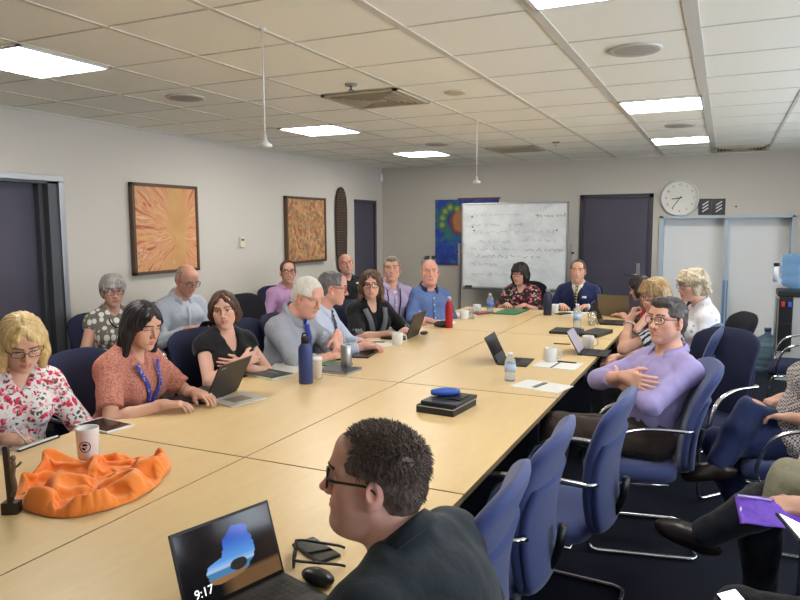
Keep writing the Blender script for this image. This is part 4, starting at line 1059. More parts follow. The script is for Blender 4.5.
for s in (-1, 1):
    f = MB(); f.lathe([(.0, -.012), (.022, -.012), (.022, .012), (0, .012)], 14, c=(s*(hw+.06), 0, 1.30), T=None); f.build('clamp_knob', BLACK, r)
    for sy in (-1, 1):
        f = MB(); f.lathe([(0, -.012), (.028, -.012), (.030, 0), (.028, .012), (0, .012)], 16, T=Matrix.Translation((s*(hw+.035), sy*.27, .030)) @ Matrix.Rotation(PI/2, 4, 'Y')); f.build('castor', BLACK, r)
f = MB(); f.box((-hw+.05, -.075, z0-.02), (hw-.05, -.018, z0-.008)); f.box((-hw+.05, -.078, z0-.02), (hw-.05, -.072, z0+.006)); f.build('pen_tray', plain('tray_grey', rgb(110, 114, 118), .4, .5), r)
# handwriting: loose pen strokes, too faint to read
INKB = plain('faded_marker', rgb(150, 156, 160), .6); INKD = plain('dark_marker', rgb(96, 100, 106), .6); w = MB(); w2 = MB(); rr_ = random.Random(11)
lines = [(.10, .86, .44, 0), (.10, .74, .30, 0), (.46, .74, .10, 0), (.12, .66, .30, 0), (.52, .66, .42, 0), (.16, .545, .36, 0), (.58, .56, .34, 0), (.08, .46, .5, 0), (.62, .455, .3, 1), (.14, .37, .66, 1), (.08, .28, .28, 0), (.5, .29, .20, 0), (.70, .84, .24, 1), (.10, .16, .34, 0)]
for (fx_, fz, L, d) in lines:
    x = -hw+2*hw*fx_; xe = x+2*hw*L*.92; zc = z0+(z1-z0)*fz
    while x < xe:
        w = MB(); n = rr_.randint(2, 6); pts = []
        for k in range(n*3):
            pts.append((x, -.0128, zc+rr_.uniform(-.018, .022)+(.018 if rr_.random() < .12 else 0))); x += rr_.uniform(.004, .012)
        w.tube(pts, .0016 if not d else .002, 4); w.build('handwritten_word', INKD if d else INKB, r)
        x += rr_.uniform(.015, .035)
    pass
f = MB()
for (fx_, fz) in ((.105, .84), (.11, .72), (.125, .68), (.90, .68)): f.lathe([(0, 0), (.010, 0), (.010, .008), (0, .009)], 12, T=Matrix.Translation((-hw+2*hw*fx_, -.0125, z0+(z1-z0)*fz)) @ Matrix.Rotation(PI/2, 4, 'X'))
f.build('magnet', BLACK, r)
p = aty(466, 290, WBY-.055); e = MB(); e.box((-.05, -.022, 0), (.05, .022, .035), bev=.008); e.box((-.05, -.022, -.006), (.05, .022, .002), bev=.002); o = e.build('board_eraser', DARKG); o.location = (x0+(.07)+(x1+x0)/2-(x1+x0)/2+.05, WBY-.047, z0-.001); tag(o, 'dark eraser at the left end of the whiteboard tray', 'eraser')
for i, (dx, c_) in enumerate(((.22, (150, 160, 120)), (.52, (40, 60, 130)), (1.2, (30, 30, 34)))):
    e = MB(); e.tube([(-.06, 0, 0), (.045, 0, 0), (.048, 0, 0), (.068, 0, 0)], .008, 10, radii=[.008, .008, .0092, .0088]); o = e.build('marker_pen', plain('marker_%d' % i, rgb(*c_), .4)); o.location = (x0+dx, WBY-.047, z0+.0005); tag(o, ('pale green', 'blue', 'black')[i]+' marker lying on the whiteboard tray', 'marker', 'markers on the whiteboard tray')
# ------------------------------------------------------------------ water cooler, spare bottle
WATER = NT('blue_water_bottle'); WATER.base(rgb(156, 200, 240)).set(Roughness=.08, IOR=1.2); WATER.b.inputs['Transmission Weight'].default_value = .75; WATER = WATER.m
def big_bottle_prof(): 
    R = .135; p = [(.0, 0), (R*.9, 0), (R, .015)]
    for z in (.06, .13, .20, .27): p += [(R, z-.02), (R*.955, z-.01), (R*.955, z+.01), (R, z+.02)]
    return p+[(R, .33), (R*.9, .365), (R*.5, .40), (.035, .42), (.03, .45), (.034, .455), (.034, .485), (.0, .487)]
p = at(765, 371, 0); r = empty('water_bottle', (p[0]+.01, p[1]+.05, 0), 0, 'large blue water bottle standing on the floor below the recess', 'water bottle')
SP = NT('spare_bottle_plastic'); SP.base(rgb(150, 184, 204)).set(Roughness=.12, IOR=1.15); SP.b.inputs['Transmission Weight'].default_value = .7; SP = SP.m
MB().lathe(big_bottle_prof(), 32).build('body', SP, r); MB().lathe([(.036, .45), (.037, .49), (0, .492)], 20).build('cap', plain('blue_cap', rgb(40, 64, 120), .4), r)
cx, cy_ = .70, 8.45
r = empty('water_cooler', (cx, cy_, 0), PI, 'water cooler with an upturned blue bottle at the right edge', 'water cooler')
f = MB(); f.box((-.155, -.17, 0), (.155, .16, .90), bev=.012); f.build('cabinet', plain('cooler_grey', rgb(186, 186, 180), .4, .15), r)
f = MB(); f.box((.02, .155, .32), (.15, .20, .90), bev=.01); f.box((.03, .155, .58), (.14, .205, .62), bev=.004); f.build('front_panel', BLACK, r)
f = MB(); f.box((-.165, -.17, .90), (.165, .19, .965), bev=.012); f.build('collar', BLACK, r)
for sx, c_ in ((.055, (60, 90, 200)), (.115, (200, 50, 50))):
    f = MB(); f.box((sx-.016, .20, .80), (sx+.016, .235, .85), bev=.005); f.build('tap', plain('tap_%d' % c_[0], rgb(*c_), .4), r)
f = MB(); f.box((.155, -.12, .05), (.17, .12, .88), bev=.003); f.build('side_panel', STEEL, r)
bt = MB().lathe([(.035, .955), (.06, .985), (.12, 1.01), (.137, 1.04), (.137, 1.10), (.130, 1.11), (.130, 1.13), (.137, 1.14), (.137, 1.22), (.130, 1.23), (.130, 1.25), (.137, 1.26), (.137, 1.33), (.125, 1.345), (0, 1.35)], 36)
o = bt.build('upturned_water_bottle', WATER); o.location = (cx, cy_, 0); tag(o, 'upturned blue water bottle on top of the water cooler', 'water bottle')
f = MB(); f.lathe([(.031, 0), (.036, .10), (.038, .105), (.036, .108)], 20); f.lathe([(0, .0), (.031, 0)], 20); o = f.build('cup_stack', plain('paper_cup', rgb(226, 226, 224), .6)); o.location = (cx-.205, cy_-.05, 1.06); 
f2 = MB(); f2.lathe([(.041, -.02), (.041, .28), (.043, .28), (.043, -.02), (.041, -.02)], 20); f2.box((.03, -.012, .05), (.062, .012, .12)); f2.lathe([(.044, .262), (.044, .292), (0, .294)], 20, mi=1)
bpy.data.objects.remove(o)
g = MB(); g.lathe([(.0, -.01), (.026, -.01), (.026, .16), (.0, .16)], 20, c=(0, 0, 1.06)); g.box((-.05, -.012, 1.04), (.012, .012, 1.09)); 
q = g.build('cup_tube', plain('cup_tube_white', rgb(220, 224, 230), .3), r); q.location = (.185, .06, 0)
g = MB(); g.lathe([(.028, 1.215), (.028, 1.25), (.0, 1.252)], 20); q = g.build('tube_cap', BLACK, r); q.location = (.185, .06, 0)
# ------------------------------------------------------------------ cloth materials
def stripes(name, c1, c2, scale, dirn='X', width=.5, rot=(0, 0, 0)):
    t = NT(name); v = t.coord(rot=rot); w = t.wave(v, scale, .6, dirn); t.base(t.mix(t.ramp(w, [(width-.06, (0, 0, 0, 1)), (width+.06, (1, 1, 1, 1))]), c1, c2)).set(Roughness=.85, Specular_IOR_Level=.2)
    t.bump(t.noise(t.coord(), 14, 3), .25, .02); return t.m
def checks(name, c1, c2, scale, soft=True):
    t = NT(name); v = t.coord(); a = t.wave(v, scale, 0, 'X'); b = t.wave(v, scale, 0, 'Z'); t.base(t.mix(t.math('MULTIPLY', t.math('ADD', a, b), .5), c1, c2)).set(Roughness=.85, Specular_IOR_Level=.2)
    t.bump(t.noise(v, 14, 3), .25, .02); return t.m
def floral(name, base, blobs, scale=16, leaf=None, thr=.34):
    t = NT(name); v = t.coord(); nz = t.noise(v, 10, 3)
    va = t.n('ShaderNodeVectorMath', operation='ADD'); nn = t.n('ShaderNodeTexNoise'); nn.inputs['Scale'].default_value = 38; t.l(v, nn.inputs['Vector']); sc = t.n('ShaderNodeVectorMath', operation='SCALE'); t.l(nn.outputs['Color'], sc.inputs[0]); sc.inputs['Scale'].default_value = .035
    t.l(v, va.inputs[0]); t.l(sc.outputs[0], va.inputs[1]); vv = va.outputs[0]
    c = base if not isinstance(base, tuple) else base
    for i, (col, s, th) in enumerate(blobs):
        mp = t.n('ShaderNodeMapping'); t.l(vv, mp.inputs[0]); mp.inputs['Location'].default_value = (i*3.7, i*1.3, i*2.1); mp.inputs['Rotation'].default_value = (i*.7, i*.4, .3)
        d = t.voro(mp.outputs[0], s, 'Distance'); dm = t.ramp(d, [(th-.03, (1, 1, 1, 1)), (th+.03, (0, 0, 0, 1))])
        gate = t.ramp(t.noise(mp.outputs[0], s*.35, 2), [(.46, (0, 0, 0, 1)), (.52, (1, 1, 1, 1))])
        c = t.mix(t.math('MULTIPLY', dm, gate), c, col)
    t.base(c).set(Roughness=.8, Specular_IOR_Level=.2); t.bump(t.noise(v, 14, 3), .25, .02); return t.m
GBLK = plain('spectacle_black', rgb(18, 18, 20), .3); GMET = plain('spectacle_metal', rgb(90, 88, 90), .3, .8); GRED = plain('spectacle_red', rgb(110, 30, 30), .3)
M_P1 = floral('white_floral', rgb(236, 232, 230), [(rgb(216, 60, 90), 30, .40), (rgb(232, 130, 150), 40, .38), (rgb(70, 96, 84), 42, .34), (rgb(196, 40, 60), 44, .32)])
t = NT('salmon_print'); v = t.coord(); w = t.wave(v, 30, 10, 'DIAGONAL', 'SIN', 3, 3); t.base(t.mix(t.ramp(w, [(.12, (1, 1, 1, 1)), (.32, (0, 0, 0, 1))]), rgb(202, 136, 118), rgb(156, 96, 86))).set(Roughness=.8, Specular_IOR_Level=.2); t.bump(t.noise(v, 14, 3), .25, .02); M_P2 = t.m
t = NT('oval_dots'); v = t.coord((1, 1, .8)); d = t.voro(v, 21, 'Distance', rand=.25); t.base(t.mix(t.ramp(d, [(.40, (1, 1, 1, 1)), (.47, (0, 0, 0, 1))]), rgb(112, 108, 100), rgb(216, 214, 206))).set(Roughness=.8, Specular_IOR_Level=.2); M_P3 = t.m
M_P4 = checks('pale_blue_fine_check', rgb(198, 204, 214), rgb(174, 184, 200), 60)
M_BLK = fabric('black_cloth', rgb(24, 24, 28)); M_BLK2 = fabric('black_knit', rgb(20, 20, 24)); M_TEAL = fabric('black_teal_shirt', rgb(30, 40, 46), c2=rgb(22, 30, 36), scale=40)
M_P6 = checks('grey_blue_fine_check', rgb(172, 175, 182), rgb(146, 151, 162), 70); M_P7 = stripes('pale_blue_stripe', rgb(206, 212, 226), rgb(174, 186, 210), 26)
M_P8 = fabric('lilac_pink_cloth', rgb(190, 152, 192), c2=rgb(174, 136, 178)); M_P11 = stripes('lilac_stripe', rgb(190, 176, 204), rgb(156, 144, 182), 22)
M_P12 = checks('mid_blue_check', rgb(106, 128, 174), rgb(84, 106, 156), 50); M_DKB = fabric('dark_navy_lining', rgb(36, 44, 70))
M_P13 = floral('dark_floral', rgb(46, 30, 34), [(rgb(140, 40, 54), 20, .42), (rgb(206, 120, 136), 22, .36), (rgb(90, 110, 96), 24, .34), (rgb(206, 196, 180), 26, .28)])
M_SUIT = fabric('navy_suit', rgb(32, 42, 86), c2=rgb(24, 32, 68)); M_WHT = fabric('white_shirt', rgb(226, 228, 232)); M_RED = fabric('red_cloth', rgb(190, 34, 56))
t = NT('zebra_cloth'); v = t.coord(); w = t.wave(v, 13, 7, 'DIAGONAL', 'SIN', 2, 1.2); t.base(t.mix(t.ramp(w, [(.45, (0, 0, 0, 1)), (.55, (1, 1, 1, 1))]), rgb(36, 36, 46), rgb(206, 204, 214))).set(Roughness=.8); M_P16 = t.m
M_P17 = floral('white_sprigged', rgb(226, 226, 232), [(rgb(150, 156, 176), 22, .24), (rgb(170, 160, 170), 30, .2)]); M_P18 = fabric('lavender_cloth', rgb(172, 160, 206), c2=rgb(152, 142, 194))
t = NT('houndstooth'); v = t.coord(rot=(0, .78, .0)); ck = t.n('ShaderNodeTexChecker'); ck.inputs['Scale'].default_value = 92; t.l(v, ck.inputs['Vector']); ck.inputs[1].default_value = rgb(214, 206, 200); ck.inputs[2].default_value = rgb(96, 90, 92); t.base(ck.outputs[0]).set(Roughness=.85); M_P20 = t.m
t = NT('check_tie'); v = t.coord(rot=(0, .78, 0)); ck = t.n('ShaderNodeTexChecker'); ck.inputs['Scale'].default_value = 45; t.l(v, ck.inputs['Vector']); ck.inputs[1].default_value = rgb(212, 196, 84); ck.inputs[2].default_value = rgb(34, 36, 44); t.base(ck.outputs[0]).set(Roughness=.5); M_TIEY = t.m
t = NT('dotted_tie'); v = t.coord(); d = t.voro(v, 34, 'Distance', rand=.1); t.base(t.mix(t.ramp(d, [(.28, (1, 1, 1, 1)), (.34, (0, 0, 0, 1))]), rgb(34, 38, 52), rgb(176, 186, 206))).set(Roughness=.5); M_TIED = t.m
M_TIEB = fabric('royal_blue_tie', rgb(42, 66, 170)); 
t = NT('blue_lanyard'); v = t.coord(); d = t.voro(v, 60, 'Distance'); t.base(t.mix(t.ramp(d, [(.2, (1, 1, 1, 1)), (.28, (0, 0, 0, 1))]), rgb(52, 66, 178), rgb(200, 208, 230))).set(Roughness=.5); M_LAN = t.m
M_GTRIM = stripes('grey_trim', rgb(132, 134, 140), rgb(90, 92, 98), 40, 'Z'); M_BADGE = plain('badge_white', rgb(230, 230, 230), .4); M_DKTR = fabric('dark_strap', rgb(40, 42, 60))
NOTE = plain('paper', rgb(232, 231, 228), .7)
TBL = dict(w=(.15, .40, .765), d=(-.35, 1, 0), n=(0, 0, -1), curl=.25, pole=(.5, .0, .45))
LAP = dict(w=(.10, .27, .655), d=(-.6, 1, -.1), n=(0, .1, -1), curl=.35, pole=(.5, -.1, .55))
def world(ctx, v): w = ctx['W3']@np.asarray(v, float); return (w[0]+ctx['root'][0], w[1]+ctx['root'][1], w[2])
# ------------------------------------------------------------------ left row at the table
P1 = person('blonde woman with glasses in white floral blouse writing on her lap', atx(22, 343, -2.92), -24, (-26, 26, 0), 'f', hs=1.02, lean=6, side=-7, b=1.04, bust=1.1, res=.85, skin=(222, 170, 145), eyes=(80, 90, 90), brow=(150, 120, 80),
   hair=dict(style='long', c1=(232, 206, 152), c2=(196, 160, 104), len=.060, vol=.021, part=.012, open=.054, ox=-.006, fwd=.018, flare=.012), g=dict(lid=1, gaze=(0, -.5)), glasses=dict(mat=GBLK, h=.016),
   top=dict(name='blouse', mat=M_P1, sleeve=1.12, neck='v', depth=.13, w=.048, sinf=.02), R=dict(w=(.06, .30, .735), d=(-.75, .6, -.1), n=(-.1, -.2, -1), curl=.75, pole=(.6, -.1, .5)), L=dict(w=(.20, .36, .70), d=(-.55, .8, -.2), n=(.2, .2, -1), curl=.5, pole=(.6, -.1, .4)),
   legs={1: dict(k=(.09, .40, .60), a=(-.12, .50, .28), f=(-.2, 1, -.5)), -1: dict(k=(-.10, .42, .52), a=(-.08, .36, .10))}, bottom=(20, 20, 26))
P2 = person('woman with long black hair in salmon top and blue lanyard typing on laptop', atx(143, 326, -2.74), 4, (-6, 15, 0), 'f', lean=12, b=1.12, bust=1.15, res=.85, skin=(214, 160, 135), brow=(30, 24, 24), eyes=(45, 30, 25),
   hair=dict(style='long', c1=(24, 21, 24), c2=(46, 40, 44), len=.105, vol=.021, part=.010, open=.062, flare=.024, fwd=-.012), g=dict(lid=.8, gaze=(0, -.4)),
   top=dict(name='blouse', mat=M_P2, sleeve=.78, neck='v', depth=.12, w=.042, sinf=.022), lanyard=dict(mat=M_LAN, end=.20), R=dict(w=(.13, .40, .775), d=(-.55, 1, 0), n=(0, 0, -1), curl=.32, pole=(.6, .05, .5)), L=dict(w=(.09, .44, .785), d=(-.3, 1, -.02), n=(0, 0, -1), curl=.3, pole=(.6, .05, .5)))

P5 = person('woman with brown hair tied back in black v-neck top, arms crossed', atx(224, 310, -2.86), -24, (-56, 3, 5), 'f', lean=-3, b=1.10, bust=1.1, skin=(222, 168, 146), brow=(70, 48, 38),
   hair=dict(style='long', c1=(66, 44, 34), c2=(96, 66, 50), len=.03, vol=.012, part=.0, open=.058, fwd=-.035, yb=-.02), top=dict(name='top', mat=M_BLK, sleeve=.24, neck='v', depth=.17, w=.055),
   R=dict(w=(.0, .235, .84), pole=(.55, .05, .60), d=(-1, -.12, .12), n=(0, -1, -.2), curl=.3, abs=1), L=dict(w=(-.005, .19, .80), pole=(-.55, .05, .6), d=(1, -.1, .15), n=(0, -1, 0), curl=.25, abs=1))
P6 = person('white-haired heavy man in grey-blue shirt and blue tie leaning on table', atx(308, 297, -2.62), 2, (-10, 21, 0), 'm', lean=17, b=1.24, belly=.9, hs=1.07, s=1.04, skin=(226, 160, 140), brow=(190, 185, 180), eyes=(70, 90, 110), neckf=.25, shw=.185,
   hair=dict(style='short', c1=(236, 232, 222), c2=(206, 200, 190), th=.016, amp=.0005), g=dict(fat=1.2, lid=.9, gaze=(0, -.5), nose=1.05), top=dict(mat=M_P6, sleeve=1.55, neck='open', depth=.03, w=.02, collar={}, cuff=1, wr=.008, sinf=.022),
   tie=dict(mat=M_TIEB, end=.10, w0=.024), R=dict(w=(.00, .45, .765), d=(-1, .5, .0), n=(0, -.2, -1), curl=.6, pole=(.5, .1, .6), abs=1), L=dict(w=(-.06, .46, .90), d=(.45, .30, -1), n=(-.3, -1, -.1), curl=.7, pole=(-.5, .5, .4), abs=1))
P7 = person('dark-grey-haired man in pale blue shirt and dotted tie reading papers, in profile', atx(333, 288, -2.68), 12, (28, 9, 0), 'm', lean=13, b=1.08, belly=.4, hs=1.03, skin=(214, 150, 130), brow=(80, 76, 74), 
   hair=dict(style='short', c1=(84, 82, 84), c2=(128, 126, 126), th=.012), glasses=dict(mat=GRED), g=dict(fat=.5), top=dict(mat=M_P7, sleeve=1.75, neck='open', depth=.03, w=.02, collar={}, cuff=1), tie=dict(mat=M_TIED, end=.08),
   R=dict(w=(.10, .48, .775), d=(-.2, 1, 0), n=(0, 0, -1), curl=.55, pole=(.6, .1, .5)), L=dict(w=(.10, .42, .765), d=(-.7, 1, 0), n=(0, 0, -1), curl=.4, pole=(.6, .1, .5)))
def x10(c):
    for sx in (-1, 1): c['strip']('cardigan_trim', [(sx*(.098-.078*i/10), z, .024) for i, z in enumerate(c['zz'](c['ztop']-.035, .12, 11))], M_GTRIM, .004, .004, c['VT'])
    for sx in (1, -1):
        Sh, El, Wr = c['A'][sx]; e = MB(); a = Sh+(El-Sh)*.80; b = Sh+(El-Sh)*.98; e.tube([a, b], .064, 16); c['kid']('sleeve_band', e, M_GTRIM)
P10 = person('woman with wavy brown hair and glasses in black cardigan with grey trim', atx(371, 285, -2.76), -34, (-62, 3, 0), 'f', lean=6, b=1.14, bust=1.15, skin=(216, 164, 140), brow=(60, 42, 34),
   hair=dict(style='long', c1=(74, 54, 44), c2=(120, 90, 70), len=.085, vol=.022, part=.008, open=.052, flare=.03, amp=.004, wave=1., fwd=.0), glasses=dict(mat=GBLK, h=.018), top=dict(name='cardigan', mat=M_BLK2, sleeve=.98, neck='scoop', depth=.10, w=.05, sinf=.022), extras=x10,
   R=dict(w=(.02, .40, .765), d=(-1, .5, 0), n=(0, 0, -1), curl=.35, pole=(.6, .1, .5)), L=dict(w=(.16, .36, .765), d=(-.6, .9, 0), n=(0, 0, -1), curl=.35, pole=(.6, .1, .5)))
def x11(c):
    c['strip']('lanyard', [(-(.06-.03*i/8), z, .006) for i, z in enumerate(c['zz'](c['ztop']-.03, .18, 9))], M_DKTR, .006, .003); c['strip']('lanyard', [(.075+.02*i/8, z, .006) for i, z in enumerate(c['zz'](c['ztop']-.03, .18, 9))], M_DKTR, .006, .003)
    e = MB(); p = c['tp'](0, c['front'](0, c['ztop']-.06)+.010, c['ztop']-.06); e.box((-.016, -.003, -.012), (.016, .003, .012), bev=.002, T=Matrix.Translation(p)); c['kid']('clip_microphone', e, M_BADGE)
P11 = person('grey-haired man in pale lilac striped shirt with dark lanyard straps', atx(392, 269, -2.95), -42, (-66, -3, 0), 'm', lean=2, b=1.0, skin=(206, 150, 126), brow=(90, 76, 66), 
   hair=dict(style='short', c1=(110, 98, 88), c2=(150, 138, 126), th=.012, quiff=1), g=dict(jaw=1.05), top=dict(mat=M_P11, sleeve=1.5, neck='open', depth=.06, w=.035, collar=dict(open=1), placket=1, cuff=1), extras=x11, R=TBL, L=TBL)
P12 = person('bald man in mid-blue shirt with sunglasses pushed up on his head', atx(430, 272, -2.66), -44, (-62, 0, 0), 'm', lean=-4, side=-3, b=1.16, belly=.5, hs=1.03, skin=(222, 150, 130), brow=(120, 96, 84), hair=dict(style='fringe', c1=(150, 130, 116), c2=(176, 160, 146), th=.003, bx=.01),
   g=dict(fat=.6), top=dict(mat=M_P12, sleeve=1.6, neck='open', depth=.05, w=.03, collar=dict(open=1, mat=M_DKB), placket=1, cuff=1), glasses=dict(mat=GBLK, up=1, lens=plain('sunglass_lens', rgb(40, 40, 50), .05)), R=TBL, L=LAP)
# ------------------------------------------------------------------ against the left wall
P3 = person('grey-haired woman with glasses in grey top with pale oval dots', atx(113, 291, -4.2), -24, (-32, 6, 0), 'f', b=1.06, lean=-2, skin=(206, 150, 130), brow=(120, 110, 104), hair=dict(style='crop', c1=(186, 182, 176), c2=(128, 124, 120), vol=.020, open=.060, ears=1, amp=.0035, bangs=.006),
   glasses=dict(mat=GRED), top=dict(name='top', mat=M_P3, sleeve=.2, neck='v', depth=.09, w=.045), R=LAP, L=LAP, extras=lambda c: c['strip']('necklace', [(.06*math.cos(a), c['ztop']-.05-.075*math.sin(a), .005) for a in [PI*i/14 for i in range(15)]], M_BLK, .004, .003))
P4 = person('bald man with glasses in pale blue shirt reading his phone', atx(187, 280, -4.2), -18, (-14, 26, 0), 'm', lean=2, b=1.08, hs=1.08, s=1.05, skin=(206, 138, 116), brow=(120, 100, 90), hair=dict(style='fringe', c1=(140, 128, 118), c2=(168, 156, 146), th=.002), g=dict(lid=1, gaze=(0, -.5)),
   glasses=dict(mat=GMET, rimless=0), top=dict(mat=M_P4, sleeve=1.85, neck='open', depth=.05, w=.03, collar=dict(open=.6), placket=1, cuff=1, wr=.008), bottom=(22, 22, 26), R=dict(w=(.09, .30, .80), d=(-.7, .8, 0), n=(-.5, -.1, -.6), curl=.7, pole=(.5, -.1, .5)), L=dict(w=(.09, .30, .78), d=(-.7, .8, 0), n=(-.3, 0, 1), curl=.5, pole=(.5, -.1, .5)))
P8 = person('man with glasses in lilac pink shirt seated against the wall', atx(288, 272, -4.38), -38, (-47, 0, 0), 'm', lean=-4, b=1.0, hs=1.06, s=1.04, skin=(206, 146, 122), brow=(60, 48, 42), hair=dict(style='short', c1=(58, 42, 36), c2=(84, 64, 54), th=.010, fh=.012), glasses=dict(mat=GBLK, h=.017), 
   top=dict(mat=M_P8, sleeve=1.8, neck='open', depth=.05, w=.035, collar=dict(open=.8), placket=1, cuff=1), R=LAP, L=LAP)
def x9(c):
    e = MB(); e.box((-.018, -.002, -.010), (.018, .002, .010), T=Matrix.Translation(c['tp'](-.085, c['front'](-.085, .38)+.004, .38))); c['kid']('chest_emblem', e, M_BADGE)
P9 = person('bald man in black polo shirt in the far left corner', atx(346, 264, -4.3), -36, (-48, -2, 9), 'm', lean=-4, side=4, b=1.12, belly=.4, hs=1.08, s=1.05, skin=(214, 146, 124), brow=(130, 110, 100), stubble=(.35, (190, 170, 160)), g=dict(fat=.5), hair=dict(style='fringe', c1=(150, 132, 120), c2=(170, 150, 138), th=.002),
   top=dict(name='polo_shirt', mat=M_BLK, sleeve=.7, neck='open', depth=.09, w=.04, collar=dict(open=1)), extras=x9, R=dict(w=(.02, .30, .74), d=(-.9, .6, 0), n=(0, 0, -1), curl=.35, pole=(.6, .0, .5)), L=dict(w=(.10, .32, .72), d=(-.5, 1, 0), n=(0, 0, -1), curl=.35, pole=(.6, .0, .5)))
# ------------------------------------------------------------------ far end
P13 = person('woman with dark bob and glasses in dark floral blouse at far end', aty(520, 274, 7.9), -86, (-106, 6, 0), 'f', b=1.16, bust=1.15, hs=1.02, skin=(198, 142, 120), brow=(30, 24, 24), hair=dict(style='long', c1=(26, 20, 20), c2=(48, 36, 34), len=.05, vol=.019, open=.053, part=.01, bangs=.008), glasses=dict(mat=GBLK, h=.016),
   top=dict(name='blouse', mat=M_P13, sleeve=1.25, neck='v', depth=.10, w=.045, sinf=.022), R=dict(TBL, w=(.10, .36, .765)), L=dict(TBL, w=(.10, .38, .765)))
def xs(c):
    for sx in (-1, 1): c['strip']('lapel', [(sx*(.062-.052*i/8), z, .012+.016*math.sin(PI*min(1, i/6))) for i, z in enumerate(c['zz'](c['ztop']-.02, .17, 9))], M_SUIT, .006, .006, c['VT'])
    z = .30; c['strip']('name_badge', [(-.085, z+.012, .030), (-.085, z-.012, .030)], M_BADGE, .006, .003, c['VT'], sm=False)
P14 = person('short-haired man in navy suit with yellow checked tie at far end', aty(578, 271, 7.92), -88, (-84, 0, 0), 'm', b=1.06, hs=1.03, skin=(214, 156, 132), brow=(66, 50, 40), hair=dict(style='short', c1=(78, 58, 46), c2=(104, 80, 64), th=.010, widow=1), 
   under=dict(name='shirt', mat=M_WHT, sleeve=1.9, neck='open', depth=.02, w=.02, collar={}), top=dict(name='suit_jacket', mat=M_SUIT, sleeve=1.85, neck='v', depth=.26, w=.062, nlow=.012, nr=.018), tie=dict(mat=M_TIEY, end=.10), extras=xs, R=dict(TBL, w=(.12, .30, .77)), L=dict(TBL, w=(.12, .30, .77)))
# ------------------------------------------------------------------ right side of the table
P15 = person('person with dark hair in red sleeveless top, half hidden beyond the laptop', aty(640, 295, 7.3), 190, (172, 14, 0), 'f', lean=22, b=.98, skin=(206, 150, 126), hair=dict(style='long', c1=(30, 24, 26), c2=(52, 42, 42), len=.03, vol=.018, open=.053), top=dict(name='top', mat=M_RED, sleeve=.1, neck='scoop', depth=.05, w=.045),
   R=dict(TBL, w=(.16, .36, .765)), L=dict(w=(.10, .40, .765), d=(-.6, 1, 0), n=(0, 0, -1), curl=.4, pole=(.5, .1, .5)))
def x16(c):
    Sh, El, Wr = c['A'][-1]; d = nrm(Wr-El); p = Wr-d*.045; x = nrm(np.cross(d, V3(0, 0, 1))); y = np.cross(d, x); e = MB()
    e.tube([p+(x*math.cos(a)*.033+y*math.sin(a)*.033) for a in [2*PI*i/20 for i in range(20)]], .006, 6, closed=True); c['kid']('wristwatch', e, STEEL, 'silver wristwatch')
P16 = person('woman with streaked blonde hair, chin on hand, in zebra striped top', aty(655, 296, 5.05), 182, (-128, 8, 4), 'f', lean=4, b=1.06, skin=(212, 156, 132), brow=(120, 90, 64), hair=dict(style='long', c1=(196, 162, 112), c2=(112, 80, 52), len=.035, vol=.020, part=.014, open=.054, bangs=.012, flare=.008), glasses=dict(mat=GMET, rimless=0),
   top=dict(name='top', mat=M_P16, sleeve=.55, neck='v', depth=.08, w=.045, sinf=.022), extras=x16, L=dict(w=(-.03, .26, 1.00), d=(.15, -.35, 1), n=(.2, -1, -.2), curl=1.1, pole=(-.35, .45, .6), abs=1), R=dict(w=(.05, .38, .70), d=(-1, .5, -.2), n=(0, 0, -1), curl=.5, pole=(.6, .1, .5)))
P17 = person('woman with curly ash blonde hair and glasses in white sprigged top', aty(692, 286, 5.75), 202, (-146, 5, 0), 'f', lean=5, b=1.04, hs=.99, skin=(206, 150, 128), brow=(130, 104, 80), hair=dict(style='curly', c1=(206, 190, 162), c2=(150, 134, 110), vol=.018, open=.064, bangs=.004, amp=.004), glasses=dict(mat=GMET, rimless=0),
   top=dict(name='blouse', mat=M_P17, sleeve=.9, neck='crew', sinf=.02), R=LAP, L=LAP)
def x18(c):
    Sh, El, Wr = c['A'][-1]
P18 = person('man with glasses in lavender shirt, arms crossed, leaning back', aty(667, 321, 3.84), 226, (-126, -4, 0), 'm', lean=-20, b=.99, belly=.3, shw=.160, res=.85, skin=(218, 160, 138), brow=(84, 74, 68), stubble=(.25, (170, 130, 118)), hair=dict(style='short', c1=(58, 52, 50), c2=(88, 80, 76), th=.012, quiff=1, qx=-.008, tufts=1400, tl=.010, tz=.03),
   glasses=dict(mat=GMET), g=dict(jaw=1.04, nose=1.05), top=dict(mat=M_P18, sleeve=1.5, neck='open', depth=.07, w=.035, collar=dict(open=1, mat=M_P18), placket=1, cuff=1, wr=.008, wf=20), bottom=(70, 58, 52),
   R=dict(w=(-.05, .17, .895), pole=(.6, .12, .72), d=(-1, -.28, -.12), n=(.1, -1, -.1), curl=.28, abs=1), L=dict(w=(.05, .13, .85), pole=(-.6, .05, .7), d=(1, -.15, -.1), n=(0, -1, 0), curl=.25, abs=1),
   legs={1: dict(k=(.40, .26, .53), a=(.46, .30, .10), f=(.7, .7, -.1)), -1: dict(k=(.24, .38, .58), a=(.40, .44, .22), f=(.7, .7, -.3))})
